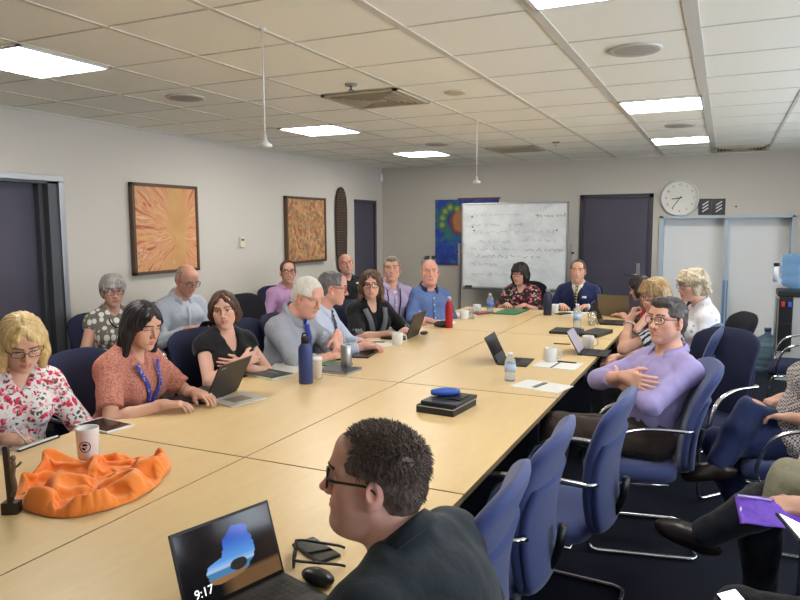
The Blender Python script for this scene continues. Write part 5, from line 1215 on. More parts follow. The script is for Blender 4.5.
# ------------------------------------------------------------------ foreground
P19 = person('man with black glasses and dark shirt in the foreground, back turned', aty(374, 479, 1.36), 176, (-161, -5, 0), 'm', hs=1.04, lean=20, b=1.42, belly=.6, shw=.205, res=.62, skin=(226, 164, 146), brow=(58, 46, 42), stubble=(.15, (178, 134, 122)), scalp=(.5, (120, 92, 82)), hair=dict(style='short', c1=(78, 64, 57), c2=(122, 104, 94), th=.010, fh=.020, widow=1, tufts=8500, tl=.017, nape=.0, amp=.0008),
   glasses=dict(mat=GBLK, r=.0026), g=dict(fat=.8, nose=1.0), top=dict(mat=M_TEAL, sleeve=.75, neck='open', depth=.06, w=.04, collar=dict(open=.5, mat=M_TEAL), wr=.006, wf=16, sinf=.02), R=dict(LAP, w=(.12, .20, .655)), L=dict(LAP, w=(.12, .20, .655)))
# ------------------------------------------------------------------ second row on the right, cut by the picture edge
def wl(root, phi, p): return rotm('z', math.radians(phi-90)).T@(np.asarray(p, float)-V3(root[0], root[1], 0))
rt_, ph_ = (.37, 4.04), 184
P20 = person('person in houndstooth top and navy trousers with crossed legs at right edge', None, ph_, (ph_-10, 4, 0), 'f', root=rt_, T=.50, lean=-24, b=1.10, hair=dict(style='long', c1=(90, 70, 56), c2=(130, 104, 84), len=.06), top=dict(name='top', mat=M_P20, sleeve=1.6, neck='crew', inf=.016, hem=-.10), bottom=(44, 56, 100), shoes=(40, 28, 22),
   legs={1: dict(k=tuple(wl(rt_, ph_, aty(752, 411, 3.98))), a=tuple(wl(rt_, ph_, aty(718, 464, 3.82))), f=(-.15, 1, -.18)), -1: dict(k=(-.04, .37, .50), a=(.0, .22, .10))}, R=dict(w=(.17, .04, .72), d=(-.4, .7, -.2), n=(0, 0, -1), curl=.4, pole=(.6, -.2, .6)), L=dict(LAP, w=(.17, .04, .70)))
rt_, ph_ = (.60, 3.02), 184
P21 = person('person in dark trousers holding purple folder, khaki jacket over the lap', None, ph_, (ph_+0, 4, 0), 'm', root=rt_, T=.52, lean=-8, hair=dict(style='short', c1=(80, 70, 60), c2=(120, 110, 100)), top=dict(mat=M_BLK, sleeve=1.3, neck='crew'), bottom=(24, 26, 34), shoes=(34, 26, 24),
   legs={1: dict(k=(.10, .42, .52), a=(.10, .40, .10)), -1: dict(k=(-.02, .33, .625), a=tuple(wl(rt_, ph_, aty(704, 534, 3.0))), f=(.15, 1, .30))}, R=dict(w=(.08, .20, .78), d=(-.6, .8, -.2), n=(-.3, 0, -1), curl=.5, pole=(.5, -.1, .6)), L=dict(w=tuple(wl(rt_, ph_, aty(803, 506, 2.76))), d=(.05, 1, -.15), n=(.5, 0, -1), curl=.6, pole=(-.5, -.1, .6), abs=1))
rt_, ph_ = (.52, 2.05), 180
P22 = person('person in black trousers with lit phone and tablet, lower right corner', None, ph_, (ph_+8, 10, 0), 'm', root=rt_, T=.52, lean=-6, hair=dict(style='short', c1=(60, 52, 46), c2=(100, 90, 80)), top=dict(mat=M_BLK, sleeve=1.8, neck='crew'), bottom=(20, 21, 26),
   R=dict(w=(.12, .16, .79), d=(-.4, 1, .1), n=(-.8, 0, .4), curl=.6, pole=(.5, -.1, .6)), L=dict(w=(.10, .14, .68), d=(-.3, 1, -.1), n=(-.3, 0, -1), curl=.5, pole=(.5, -.1, .6)))
# ------------------------------------------------------------------ their chairs
for P, ph, kd, lb in ((P1, -14, 'navy', 'navy chair under the blonde woman in the floral blouse'), (P2, 2, 'navy', 'navy chair under the woman in the salmon top'), (P5, -8, 'navy', 'navy chair under the woman in black with crossed arms'),
        (P6, 2, 'navy', 'navy chair under the white-haired man with the blue tie'), (P7, 10, 'navy', 'navy chair under the man reading papers in profile'), (P10, -30, 'navy', 'navy chair under the woman in the cardigan with grey trim'), (P11, -36, 'navy', 'navy chair under the man in the lilac striped shirt'),
        (P12, -40, 'navy', 'navy chair under the bald man in the blue shirt'), (P3, -18, 'navy', 'navy chair under the woman in the dotted top'), (P4, -12, 'navy', 'navy chair under the bald man reading his phone'), (P8, -26, 'navy', 'navy chair under the man in lilac pink against the wall'),
        (P9, -26, 'navy', 'navy chair under the bald man in the black polo'), (P13, -88, 'black', 'black chair under the woman in the dark floral blouse'), (P14, -88, 'black', 'black chair under the man in the navy suit'), (P15, 188, 'navy', 'navy chair under the person in the red top'),
        (P16, 184, 'blue', 'blue chair under the woman resting her chin on her hand'), (P17, 200, 'black', 'black chair under the curly-haired woman in white'), (P18, 193, 'blue', 'blue chair under the man in lavender'), (P19, 118, 'blue', 'blue chair under the man in the foreground'),
        (P20, 184, 'blue', 'blue chair under the person in houndstooth at the right edge'), (P21, 184, 'navy', 'navy chair under the person with the purple folder'), (P22, 180, 'navy', 'navy chair under the person in the lower right corner')):
    c = chair_for(P, ph, kd, lb, back=-.03 if P is P18 else .02)
    if P is P18:   # reclined under his weight
        for ch in c.children:
            if ch.name.startswith('back'): ch.matrix_local = Matrix.Translation((0, -.20, .45)) @ Matrix.Rotation(.13, 4, 'X') @ Matrix.Translation((0, .20, -.45))
# ------------------------------------------------------------------ things on the tables
def rect(px, z=TZ):
    p = [at(u, v, z) for u, v in px]; c = sum(p)/4; ex = (p[1]-p[0]+p[2]-p[3])/2; ey = (p[3]-p[0]+p[2]-p[1])/2
    a = math.atan2(ex[1], ex[0]); nx = V3(math.cos(a), math.sin(a), 0); ny = V3(-nx[1], nx[0], 0)
    return (c[0], c[1], z), a, np.linalg.norm(ex)/2, abs(ey@ny)/2
def slab(name, px, th, mat, label, cat, group=None, z=TZ, bev=.002, lim=None, extra=None):
    c, a, hx_, hy_ = rect(px, z)
    if lim: hx_, hy_ = lim
    m = MB(); m.box((-hx_, -hy_, 0), (hx_, hy_, th), bev=bev)
    if extra is None: o = m.build(name, mat); o.location = c; o.rotation_euler = (0, 0, a); return tag(o, label, cat, group)
    r = empty(name, c, a, label, cat, group); m.build(extra.pop('body', 'body'), mat, r); 
    for nm, (lo, hi, mt) in extra.items():
        q = MB(); q.box((lo[0]*hx_, lo[1]*hy_, lo[2]), (hi[0]*hx_, hi[1]*hy_, hi[2])); q.build(nm, mt, r)
    return r
KEYS = plain('keyboard_keys', rgb(30, 30, 33), .5); LAPB = plain('laptop_black', rgb(28, 28, 31), .4); LAPBR = plain('laptop_bronze', rgb(112, 100, 84), .4, .4); SCR_OFF = plain('screen_dark', rgb(10, 11, 14), .12)
def keyboard(w, d, z, rows, cols):
    k = MB(); 
    for i in range(rows):
        for j in range(cols):
            x0 = -w/2+w*j/cols; y0 = -d+d*i/rows; k.box((x0+.0015, y0+.0015, z), (x0+w/cols-.0015, y0+d/rows-.0015, z+.0018))
    return k
def laptop(name, h0, h1, tilt, label, mat=LAPB, w=None, d=.215, th=.017, screen=SCR_OFF, group='open laptops on the tables', kick=False, keys=True, z=TZ, cat='laptop', face=None, base=True, logo=None):
    a, b = at(*h0, z), at(*h1, z); c = (a+b)/2; w = w or np.linalg.norm(b-a); an = math.atan2(b[1]-a[1], b[0]-a[0]) if face is None else math.radians(face+90)
    r = empty(name, (c[0], c[1], z), an, label, cat, group)
    if base:
        m = MB(); m.box((-w/2, -d, .001), (w/2, 0, th), bev=.004); m.build('base', mat, r)
        if keys: keyboard(w*.86, d*.50, th-.0012, 5, 13).build('keyboard', KEYS, r, T=Matrix.Translation((0, -d*.12, 0))); MB().box((-.045, -d*.95, th), (.045, -d*.68, th+.0006)).build('touchpad', plain('touchpad', rgb(44, 44, 48), .35), r)
    T = Matrix.Translation((0, .002, th*.75)) @ Matrix.Rotation(-math.radians(tilt), 4, 'X')
    m = MB(); m.box((-w/2, -.0035, 0), (w/2, .0035, d*.98), bev=.002, T=T); m.build('lid', mat, r)
    MB().box((-w/2+.007, -.0044, .012), (w/2-.007, -.0034, d*.98-.007), T=T).build('screen', screen, r)
    if logo: MB().box((w/2-.075, .0034, d*.86), (w/2-.03, .0042, d*.90), T=T).build('lid_mark', plain('lid_mark', rgb(140, 140, 142), .4, .5), r)
    if kick: MB().box((-w*.42, -.002, 0), (w*.42, .002, d*.62), T=Matrix.Translation((0, .002+math.sin(math.radians(tilt))*d*.55, math.cos(math.radians(tilt))*d*.55)) @ Matrix.Rotation(math.radians(180-32), 4, 'X')).build('kickstand', plain('kickstand', rgb(70, 72, 76), .4, .5), r)
    return r
# orange cloth with a cup standing in it
t = NT('orange_cloth'); v = t.coord(); t.base(t.mix(t.noise(v, 30, 4), rgb(255, 152, 66), rgb(248, 134, 48))).set(Roughness=.75, Specular_IOR_Level=.25); t.b.inputs['Sheen Weight'].default_value = .4
t.b.inputs['Subsurface Weight'].default_value = .0; t.bump(t.noise(v, 18, 3), .25, .01); ORG = t.m
op = [(16, 500), (28, 513), (48, 518), (70, 519), (100, 513), (128, 504), (150, 492), (163, 478), (172, 464), (164, 457), (140, 459), (112, 460), (88, 464), (62, 463), (44, 470), (28, 480)]
pts = [at(u, v_) for u, v_ in op]; oc = sum(pts)/len(pts)
# creased cloth surface: vertex positions on a square grid, in units of a fifth of a millimetre, cut to the outline above
cloth_xyz = (
-1466,22,11,-1476,67,11,-1483,115,11,-1486,167,11,-1488,221,11,-1488,275,11,-1486,329,11,-1481,379,11,-1471,423,11,-1452,460,11,-1411,-143,11,-1426,-103,11,-1440,-62,11,-1453,-20,11,-1434,-15,437,-1439,55,451,-1457,123,443,-1471,191,413,-1471,261,364,-1445,329,304,
-1425,396,236,-1401,461,172,-1426,489,11,-1359,-257,11,-1378,-220,11,-1395,-182,11,-1304,-97,329,-1330,-33,361,-1349,31,384,-1415,10,367,-1383,68,386,-1384,140,387,-1386,217,380,-1389,291,345,-1378,308,270,-1365,368,209,-1334,442,166,-1394,512,11,-1359,532,11,-1304,-367,11,
-1323,-331,11,-1341,-294,11,-1248,-204,268,-1245,-133,295,-1245,-62,316,-1282,0,321,-1326,57,318,-1380,24,293,-1358,91,300,-1364,163,298,-1321,224,308,-1304,300,309,-1309,354,259,-1295,353,190,-1289,404,133,-1284,491,120,-1322,551,11,-1249,-478,11,-1268,-441,11,-1286,-404,11,
-1219,-331,193,-1177,-268,213,-1190,-193,231,-1201,-119,246,-1218,-49,255,-1249,13,257,-1320,18,249,-1309,87,268,-1336,112,214,-1312,181,220,-1288,249,228,-1261,316,239,-1231,382,250,-1221,367,188,-1220,401,129,-1216,484,114,-1284,568,11,-1244,583,11,-1191,-584,11,-1211,-550,11,
-1231,-514,11,-1163,-430,144,-1134,-367,133,-1203,-337,126,-1169,-267,142,-1180,-192,159,-1193,-119,172,-1211,-49,179,-1241,13,179,-1298,55,177,-1240,67,212,-1257,112,166,-1234,181,174,-1213,249,185,-1184,307,209,-1155,361,240,-1148,389,184,-1158,442,140,-1175,482,78,-1209,565,73,
-1201,594,11,-1146,-650,11,-1169,-618,11,-1091,-516,196,-1068,-461,138,-1143,-453,92,-1162,-391,67,-1152,-321,86,-1216,-279,64,-1235,-208,77,-1249,-136,88,-1263,-65,94,-1275,6,92,-1240,66,118,-1181,43,156,-1173,110,174,-1162,173,147,-1144,241,156,-1113,287,193,-1100,357,197,
-1086,427,197,-1083,436,134,-1111,513,117,-1158,540,47,-1154,603,11,-1080,-750,11,-1102,-716,11,-1124,-683,11,-1044,-575,253,-1048,-563,171,-1058,-521,105,-1069,-437,99,-1094,-393,50,-1121,-330,28,-1157,-268,12,-1198,-206,8,-1221,-134,8,-1231,-60,14,-1213,10,37,-1189,74,66,
-1126,73,117,-1099,99,170,-1091,166,152,-1083,231,131,-1056,288,158,-1030,346,188,-1015,418,181,-1022,481,142,-1054,549,94,-1093,534,28,-1106,610,11,-1032,-812,11,-1057,-782,11,-1045,-722,321,-1032,-649,289,-1000,-622,226,-980,-573,167,-986,-514,112,-1005,-433,85,-1033,-350,93,
-1092,-295,99,-1077,-229,86,-1073,-182,47,-1097,-125,74,-1099,-65,44,-1126,-4,8,-1109,57,46,-1094,123,84,-1038,117,142,-1031,171,184,-1013,210,136,-995,279,130,-965,330,169,-954,405,152,-964,476,115,-988,558,75,-1025,531,15,-1061,620,11,-978,-868,11,-1006,-840,11,
-947,-738,283,-1006,-717,252,-964,-658,257,-942,-587,248,-928,-539,195,-913,-496,130,-965,-419,144,-1024,-346,156,-1014,-307,90,-981,-232,82,-961,-160,86,-1022,-196,53,-1034,-135,12,-1031,-50,11,-1030,43,32,-1023,87,98,-996,166,125,-960,164,186,-950,229,164,-938,256,109,
-900,307,150,-940,371,106,-977,443,66,-1018,517,32,-957,541,8,-1021,635,11,-988,657,11,-923,-923,11,-951,-896,11,-870,-765,220,-909,-706,212,-970,-720,184,-928,-665,196,-888,-608,208,-855,-538,198,-936,-507,185,-955,-414,205,-961,-317,177,-933,-318,98,-893,-236,97,
-962,-246,58,-982,-223,8,-943,-155,24,-951,-74,54,-993,5,87,-1014,98,43,-942,134,109,-892,166,165,-882,234,187,-887,291,151,-897,320,89,-867,394,115,-910,444,51,-953,512,10,-917,552,61,-922,591,8,-961,685,11,-937,717,11,-915,750,11,-867,-977,11,
-895,-950,11,-816,-817,170,-854,-765,145,-872,-696,147,-941,-702,123,-942,-630,137,-873,-610,141,-854,-538,130,-868,-472,178,-885,-386,209,-894,-289,191,-909,-247,119,-872,-302,73,-906,-252,27,-914,-181,16,-918,-188,78,-910,-104,106,-921,-4,85,-949,83,29,-913,170,70,
-838,176,130,-816,237,164,-817,307,166,-815,313,105,-828,383,64,-821,462,79,-866,479,13,-852,556,16,-830,620,35,-855,671,59,-880,718,90,-893,783,11,-871,815,11,-804,-1025,11,-837,-1002,11,-765,-871,131,-817,-833,103,-808,-762,103,-879,-743,90,-931,-700,66,
-942,-628,74,-891,-570,89,-931,-509,109,-898,-428,126,-860,-352,156,-826,-272,181,-850,-208,133,-810,-261,96,-829,-239,35,-840,-165,39,-840,-184,98,-846,-97,89,-853,-2,76,-881,75,18,-864,174,36,-827,229,92,-754,239,137,-761,311,129,-776,381,121,-734,365,82,
-736,432,49,-753,508,49,-784,494,99,-795,555,119,-803,618,137,-801,688,143,-805,758,141,-848,848,11,-827,882,11,-805,915,11,-770,-1046,11,-742,-956,92,-763,-896,68,-768,-818,73,-845,-818,58,-871,-761,34,-890,-692,27,-902,-618,33,-918,-541,32,-915,-465,65,
-838,-426,97,-800,-349,124,-767,-278,148,-784,-212,118,-826,-197,56,-784,-233,103,-785,-240,46,-810,-166,40,-814,-83,37,-790,1,55,-813,73,8,-794,162,30,-771,240,65,-754,304,109,-695,324,158,-726,387,179,-711,435,132,-645,437,120,-625,491,86,-681,543,62,
-736,601,47,-723,640,94,-723,701,120,-728,762,142,-780,796,169,-759,863,174,-782,947,11,-756,977,11,-698,-1084,11,-735,-1065,11,-759,-970,23,-694,-901,53,-769,-874,24,-775,-799,57,-803,-749,25,-822,-679,18,-838,-603,16,-841,-536,62,-870,-476,26,-855,-394,47,
-814,-324,70,-776,-260,90,-711,-221,107,-768,-197,128,-733,-151,97,-704,-177,51,-728,-124,89,-728,-55,67,-735,-3,19,-740,78,8,-720,149,38,-702,213,85,-711,304,70,-691,373,111,-679,442,147,-682,505,186,-730,502,137,-686,556,144,-621,587,150,-633,645,98,
-670,696,35,-738,745,50,-783,768,88,-732,802,126,-693,844,159,-701,909,186,-730,1005,11,-701,1032,11,-663,-1104,11,-636,-1021,8,-692,-1000,58,-678,-948,8,-695,-864,48,-706,-783,51,-735,-740,13,-755,-671,8,-780,-627,53,-792,-555,28,-805,-479,9,-825,-401,8,
-785,-334,22,-742,-274,41,-740,-300,93,-691,-247,124,-653,-190,148,-655,-125,124,-652,-61,100,-649,-53,41,-653,22,34,-662,88,8,-645,138,53,-637,222,68,-641,316,61,-616,385,111,-599,457,158,-673,414,172,-699,463,217,-711,531,234,-708,596,207,-701,652,156,
-712,713,91,-666,789,58,-760,802,36,-729,854,76,-700,896,112,-656,935,146,-638,953,212,-671,1057,11,-639,1080,11,-595,-1146,11,-628,-1124,11,-565,-990,35,-621,-1001,91,-605,-952,29,-620,-854,58,-642,-783,34,-667,-731,8,-682,-666,34,-704,-615,80,-717,-542,64,
-730,-467,48,-742,-419,8,-731,-386,62,-720,-355,13,-707,-283,32,-689,-213,55,-629,-170,78,-572,-126,101,-561,-55,111,-564,-25,57,-574,31,17,-580,105,8,-569,160,48,-577,247,39,-567,339,54,-551,422,93,-579,381,165,-626,402,230,-637,466,269,-637,536,275,
-635,602,248,-635,663,199,-631,711,128,-639,717,43,-700,807,8,-679,875,42,-645,911,84,-598,896,137,-583,961,173,-571,988,244,-606,1102,11,-530,-1191,11,-562,-1169,11,-477,-1032,8,-523,-1050,33,-548,-1007,106,-541,-928,72,-585,-890,13,-587,-804,8,-610,-740,43,
-613,-667,70,-667,-646,30,-708,-595,8,-679,-523,8,-643,-454,8,-642,-442,63,-631,-369,69,-615,-298,73,-603,-239,47,-590,-178,20,-561,-111,37,-529,-47,54,-491,12,76,-490,46,23,-494,121,8,-490,191,38,-496,279,33,-482,356,71,-483,399,138,-529,419,205,
-567,397,269,-570,468,295,-566,538,290,-564,602,260,-563,661,210,-564,729,151,-649,730,102,-654,828,60,-623,889,8,-587,920,56,-549,932,106,-520,928,164,-502,980,213,-573,1124,11,-540,1146,11,-496,-1213,11,-417,-1075,18,-494,-1080,18,-462,-1013,70,-519,-947,97,
-538,-987,22,-515,-909,8,-540,-828,45,-541,-741,71,-578,-705,24,-589,-635,10,-630,-631,53,-588,-590,28,-554,-541,8,-557,-465,8,-556,-389,12,-548,-314,23,-515,-253,55,-511,-195,23,-499,-125,9,-482,-53,11,-467,20,19,-413,65,49,-415,144,39,-412,226,17,
-407,290,63,-421,323,127,-448,359,190,-509,360,239,-506,395,299,-499,467,297,-497,532,274,-498,590,236,-508,634,180,-529,685,119,-586,763,96,-626,793,22,-568,841,52,-522,909,37,-491,899,96,-453,920,141,-481,984,144,-447,1023,189,-507,1169,11,-474,1191,11,
-429,-1256,11,-462,-1234,11,-424,-1114,74,-495,-1104,76,-476,-1034,120,-450,-978,94,-467,-1005,23,-448,-913,34,-478,-837,82,-502,-781,31,-508,-702,8,-516,-643,62,-546,-640,117,-492,-607,98,-461,-547,88,-446,-484,67,-445,-419,37,-463,-355,8,-459,-272,11,-435,-204,43,
-424,-136,21,-415,-67,42,-394,2,29,-369,71,8,-340,151,16,-346,207,70,-402,226,118,-439,262,173,-467,300,227,-468,335,283,-436,398,291,-444,452,254,-464,504,216,-495,552,176,-549,587,141,-585,649,95,-539,718,82,-571,801,63,-542,831,8,-476,847,47,
-426,885,84,-405,953,99,-439,1022,83,-448,1077,105,-438,1121,143,-440,1211,11,-360,-1297,11,-396,-1278,11,-387,-1200,56,-437,-1201,92,-416,-1126,113,-427,-1082,79,-431,-1036,44,-397,-986,18,-391,-916,75,-457,-880,31,-442,-795,8,-431,-687,33,-449,-667,111,-478,-662,180,
-470,-588,193,-459,-519,187,-447,-452,163,-436,-385,125,-420,-329,75,-384,-312,12,-364,-228,35,-353,-150,41,-366,-92,8,-332,-23,8,-295,53,11,-289,119,61,-347,144,111,-389,176,167,-413,221,220,-416,275,263,-398,340,280,-401,386,235,-458,401,201,-482,450,159,
-508,504,117,-528,572,81,-538,646,52,-545,723,22,-519,746,78,-485,817,47,-434,867,8,-374,902,46,-375,991,42,-382,1076,38,-346,1062,96,-372,1133,67,-404,1231,11,-368,1250,11,-322,-1314,11,-301,-1220,61,-329,-1247,99,-353,-1216,58,-364,-1145,55,-340,-1070,81,
-369,-1085,24,-343,-1012,56,-384,-966,19,-381,-867,46,-364,-781,13,-360,-679,73,-383,-647,158,-413,-656,234,-418,-584,262,-413,-513,261,-403,-445,237,-386,-379,192,-354,-327,130,-329,-284,64,-303,-246,8,-302,-163,8,-293,-88,8,-280,-45,51,-235,23,41,-282,58,93,
-323,94,150,-345,144,205,-350,205,245,-343,274,262,-342,338,237,-385,331,189,-407,381,147,-433,437,105,-453,504,69,-470,574,38,-474,649,18,-467,725,20,-445,735,79,-421,811,86,-366,853,39,-322,933,8,-311,1028,8,-294,1047,70,-264,1118,80,-282,1168,22,
-327,1194,55,-332,1269,11,-282,-1329,11,-290,-1234,126,-304,-1167,150,-311,-1135,103,-282,-1177,53,-326,-1143,22,-289,-1094,8,-295,-1019,8,-305,-933,17,-300,-841,59,-284,-751,33,-297,-690,116,-333,-684,199,-351,-656,274,-355,-584,303,-353,-513,305,-345,-444,283,-328,-378,239,
-291,-350,168,-262,-301,102,-237,-251,43,-225,-175,16,-218,-101,8,-233,-29,10,-243,-40,70,-244,5,127,-266,55,179,-267,123,216,-268,194,239,-266,265,233,-281,314,191,-319,339,145,-361,368,95,-377,436,62,-392,506,31,-401,581,9,-395,657,8,-383,727,21,
-361,735,81,-338,800,109,-319,889,86,-251,940,46,-221,1036,18,-217,1097,59,-289,1093,22,-255,1086,77,-246,1161,43,-297,1290,11,-264,1311,11,-200,-1357,11,-241,-1343,11,-218,-1227,163,-226,-1155,160,-237,-1163,100,-227,-1111,74,-247,-1112,18,-249,-1053,70,-245,-977,69,
-225,-900,63,-226,-841,19,-223,-762,84,-239,-709,159,-276,-708,233,-283,-657,292,-286,-586,315,-285,-515,318,-279,-445,304,-268,-374,272,-246,-323,213,-201,-298,147,-172,-254,87,-173,-172,68,-168,-96,51,-160,-32,22,-172,-17,79,-200,51,85,-223,104,123,-178,114,174,
-173,180,202,-190,245,178,-236,265,135,-272,310,95,-296,370,60,-313,438,31,-326,510,8,-323,586,8,-318,649,34,-296,727,24,-271,748,84,-253,832,87,-235,890,129,-226,984,101,-218,1077,72,-192,1051,19,-218,1129,8,-228,1157,45,-232,1176,95,-195,1229,44,
-232,1334,11,-199,1356,11,-159,-1371,11,-184,-1286,214,-151,-1227,196,-185,-1213,141,-163,-1174,106,-189,-1181,51,-167,-1120,37,-161,-1042,68,-163,-987,35,-149,-913,15,-155,-840,72,-163,-771,132,-204,-760,195,-215,-727,258,-212,-661,292,-214,-589,299,-211,-519,302,-206,-448,296,
-199,-375,285,-192,-307,249,-169,-261,193,-121,-235,137,-97,-184,85,-93,-109,55,-88,-31,38,-102,18,85,-122,61,129,-119,129,114,-178,146,78,-183,210,102,-108,211,118,-158,259,85,-205,307,50,-229,376,29,-242,448,13,-252,523,8,-253,582,34,-253,662,8,
-211,713,44,-182,775,82,-163,840,121,-143,925,127,-140,1014,114,-133,1092,70,-121,1085,13,-150,1157,8,-175,1208,27,-162,1169,88,-168,1247,90,-150,1300,26,-165,1378,11,-117,-1385,11,-129,-1329,257,-136,-1299,191,-128,-1260,133,-123,-1239,83,-115,-1197,51,-94,-1122,62,
-92,-1063,32,-78,-991,12,-85,-916,66,-95,-847,121,-134,-820,176,-151,-784,230,-144,-720,260,-152,-650,252,-182,-589,234,-171,-520,239,-179,-451,231,-141,-394,248,-124,-324,256,-117,-252,234,-97,-198,186,-69,-145,134,-28,-102,79,-44,-11,84,-46,76,72,-113,33,52,
-129,97,23,-99,161,8,-134,226,9,-122,292,41,-70,315,94,-150,329,108,-203,389,91,-230,458,72,-226,530,57,-178,590,37,-178,678,17,-177,778,8,-153,852,39,-85,873,89,-65,958,95,-125,1000,52,-106,1074,19,-67,1139,8,-99,1160,44,-152,1158,84,
-115,1228,53,-94,1256,99,-79,1307,38,-132,1400,11,-100,1423,11,-33,-1411,11,-75,-1398,11,-81,-1273,295,-85,-1251,220,-58,-1254,153,-52,-1228,101,-46,-1175,76,-31,-1149,29,-21,-1083,8,-44,-1013,60,-71,-947,114,-79,-890,165,-82,-841,212,-82,-778,240,-83,-710,224,
-116,-661,192,-122,-592,183,-126,-522,177,-119,-452,181,-109,-383,188,-68,-337,217,-48,-270,234,-31,-201,207,-10,-133,166,20,-67,116,22,-2,51,-62,33,12,-42,98,65,-29,141,8,-14,155,67,-32,162,8,-33,248,8,-109,299,17,-74,353,71,-125,410,101,
-175,461,119,-178,533,106,-166,609,92,-150,695,69,-126,793,44,-94,891,8,-20,897,54,-101,937,47,-74,1008,8,-35,1059,27,-28,1114,53,-96,1082,69,-82,1128,105,-43,1193,66,-51,1276,46,-17,1341,51,-76,1366,74,-70,1448,11,-42,1475,11,12,-1421,11,
-39,-1342,386,-16,-1318,311,-10,-1270,243,0,-1217,185,21,-1214,122,28,-1181,81,30,-1120,62,44,-1064,33,21,-981,63,-2,-952,126,-7,-899,172,-8,-839,206,-11,-769,215,-36,-727,172,-47,-661,154,-58,-593,139,-64,-525,131,-58,-454,135,-49,-385,144,-24,-323,163,
17,-288,203,39,-217,185,52,-157,133,62,-104,67,-8,-63,9,23,37,32,46,122,67,68,140,8,82,169,54,57,209,8,19,214,66,-14,296,30,-52,386,8,-98,449,38,-97,460,104,-105,532,87,-105,604,59,-82,687,49,-55,776,52,-23,870,14,
-45,832,89,-37,920,78,-9,988,37,-37,1006,84,-16,1054,30,-24,1064,87,-8,1133,99,2,1203,110,21,1275,66,4,1302,111,-2,1369,59,-15,1398,103,-13,1502,11,15,1527,11,60,-1428,11,27,-1318,413,15,-1264,355,54,-1252,286,73,-1221,218,84,-1185,157,
96,-1158,105,100,-1139,55,62,-1078,84,23,-1014,112,80,-965,131,80,-901,160,79,-837,186,68,-767,182,45,-705,162,25,-661,122,10,-598,105,-5,-535,88,2,-463,94,10,-392,98,48,-344,135,92,-301,169,93,-238,128,62,-206,67,52,-151,8,80,-51,17,
108,43,41,128,128,68,144,110,8,134,184,8,123,257,12,98,236,76,38,303,86,33,373,26,-12,457,16,-13,459,84,-35,527,52,-32,601,39,-10,670,50,12,746,63,31,815,8,29,803,78,35,873,100,20,946,104,42,1015,103,60,1062,49,
42,1102,86,22,1173,44,37,1240,58,91,1271,84,39,1331,55,70,1401,60,59,1435,103,33,1437,166,45,1550,11,77,1566,11,112,-1431,11,94,-1298,425,91,-1264,364,68,-1192,332,79,-1158,265,102,-1127,202,91,-1087,144,147,-1108,97,127,-1034,99,97,-969,99,
71,-963,48,72,-887,74,87,-815,100,143,-772,125,130,-699,138,100,-633,135,85,-586,99,63,-517,110,72,-472,69,81,-400,68,106,-330,84,164,-297,121,137,-278,58,128,-224,8,150,-129,9,164,-45,45,187,42,58,144,92,15,218,120,8,208,194,8,
193,259,27,147,291,71,98,322,120,83,394,76,70,420,8,73,457,63,46,525,29,39,582,61,36,637,91,34,684,39,78,738,8,72,818,8,84,888,20,95,954,42,128,986,82,138,1060,77,93,1106,39,89,1185,15,79,1263,8,80,1327,29,
84,1395,51,79,1329,117,65,1378,171,124,1438,195,105,1470,263,112,1572,11,166,-1433,11,164,-1299,423,152,-1238,391,139,-1175,354,127,-1117,305,119,-1070,241,122,-1032,173,149,-1033,102,134,-1060,29,187,-1001,63,183,-974,18,164,-909,8,160,-830,21,146,-750,45,
199,-703,83,181,-631,126,140,-567,140,130,-498,131,145,-465,83,131,-398,117,186,-347,99,238,-287,72,216,-269,8,219,-175,8,221,-108,57,249,-28,47,201,4,8,216,77,17,193,118,64,240,173,54,238,241,72,191,269,114,167,337,128,161,394,79,
143,377,18,131,461,11,125,529,43,104,610,35,108,642,87,106,715,57,73,774,69,146,767,69,189,823,30,186,905,8,172,987,8,161,1068,8,157,1147,8,158,1193,35,153,1271,8,153,1336,24,157,1388,64,151,1335,142,128,1356,221,139,1427,278,
183,1558,11,147,1569,11,220,-1433,11,233,-1289,406,220,-1222,393,207,-1159,362,196,-1102,315,188,-1057,248,189,-1047,163,174,-1110,84,224,-1065,33,266,-993,9,277,-924,59,284,-930,8,276,-853,8,244,-775,8,215,-685,11,207,-608,64,217,-567,128,203,-495,144,
195,-432,123,198,-365,101,199,-367,31,234,-291,8,257,-233,62,303,-166,28,302,-82,48,253,-83,8,269,-13,20,270,51,48,241,82,98,242,149,115,245,216,132,251,285,143,215,305,94,231,375,73,220,379,11,208,462,8,181,546,8,173,631,19,
184,652,84,148,706,119,115,763,145,139,828,136,210,835,121,259,886,74,279,960,18,250,1041,30,243,1130,8,228,1208,8,229,1282,8,227,1335,33,224,1366,89,210,1376,168,201,1351,256,210,1417,324,219,1541,11,276,-1433,11,301,-1282,377,290,-1213,374,
277,-1148,350,266,-1089,305,258,-1053,233,253,-1076,145,244,-1149,57,312,-1077,26,337,-976,56,377,-904,52,378,-878,8,343,-850,63,338,-786,28,312,-704,8,286,-608,22,277,-543,82,282,-489,134,274,-424,118,275,-367,84,277,-383,14,279,-295,49,323,-218,28,
353,-151,68,324,-139,10,316,-64,24,268,-49,72,281,13,100,304,71,126,311,141,134,319,211,139,309,271,105,273,285,57,256,347,23,283,419,8,253,475,42,255,560,8,245,639,38,236,717,73,217,752,135,187,752,199,200,823,207,211,892,195,
237,932,142,307,968,94,350,1032,27,319,1112,41,309,1197,21,305,1270,23,298,1317,57,289,1337,117,258,1331,199,267,1369,284,287,1499,11,254,1521,11,331,-1433,11,368,-1277,339,361,-1207,340,350,-1141,316,339,-1082,271,325,-1072,194,305,-1142,127,322,-1120,46,
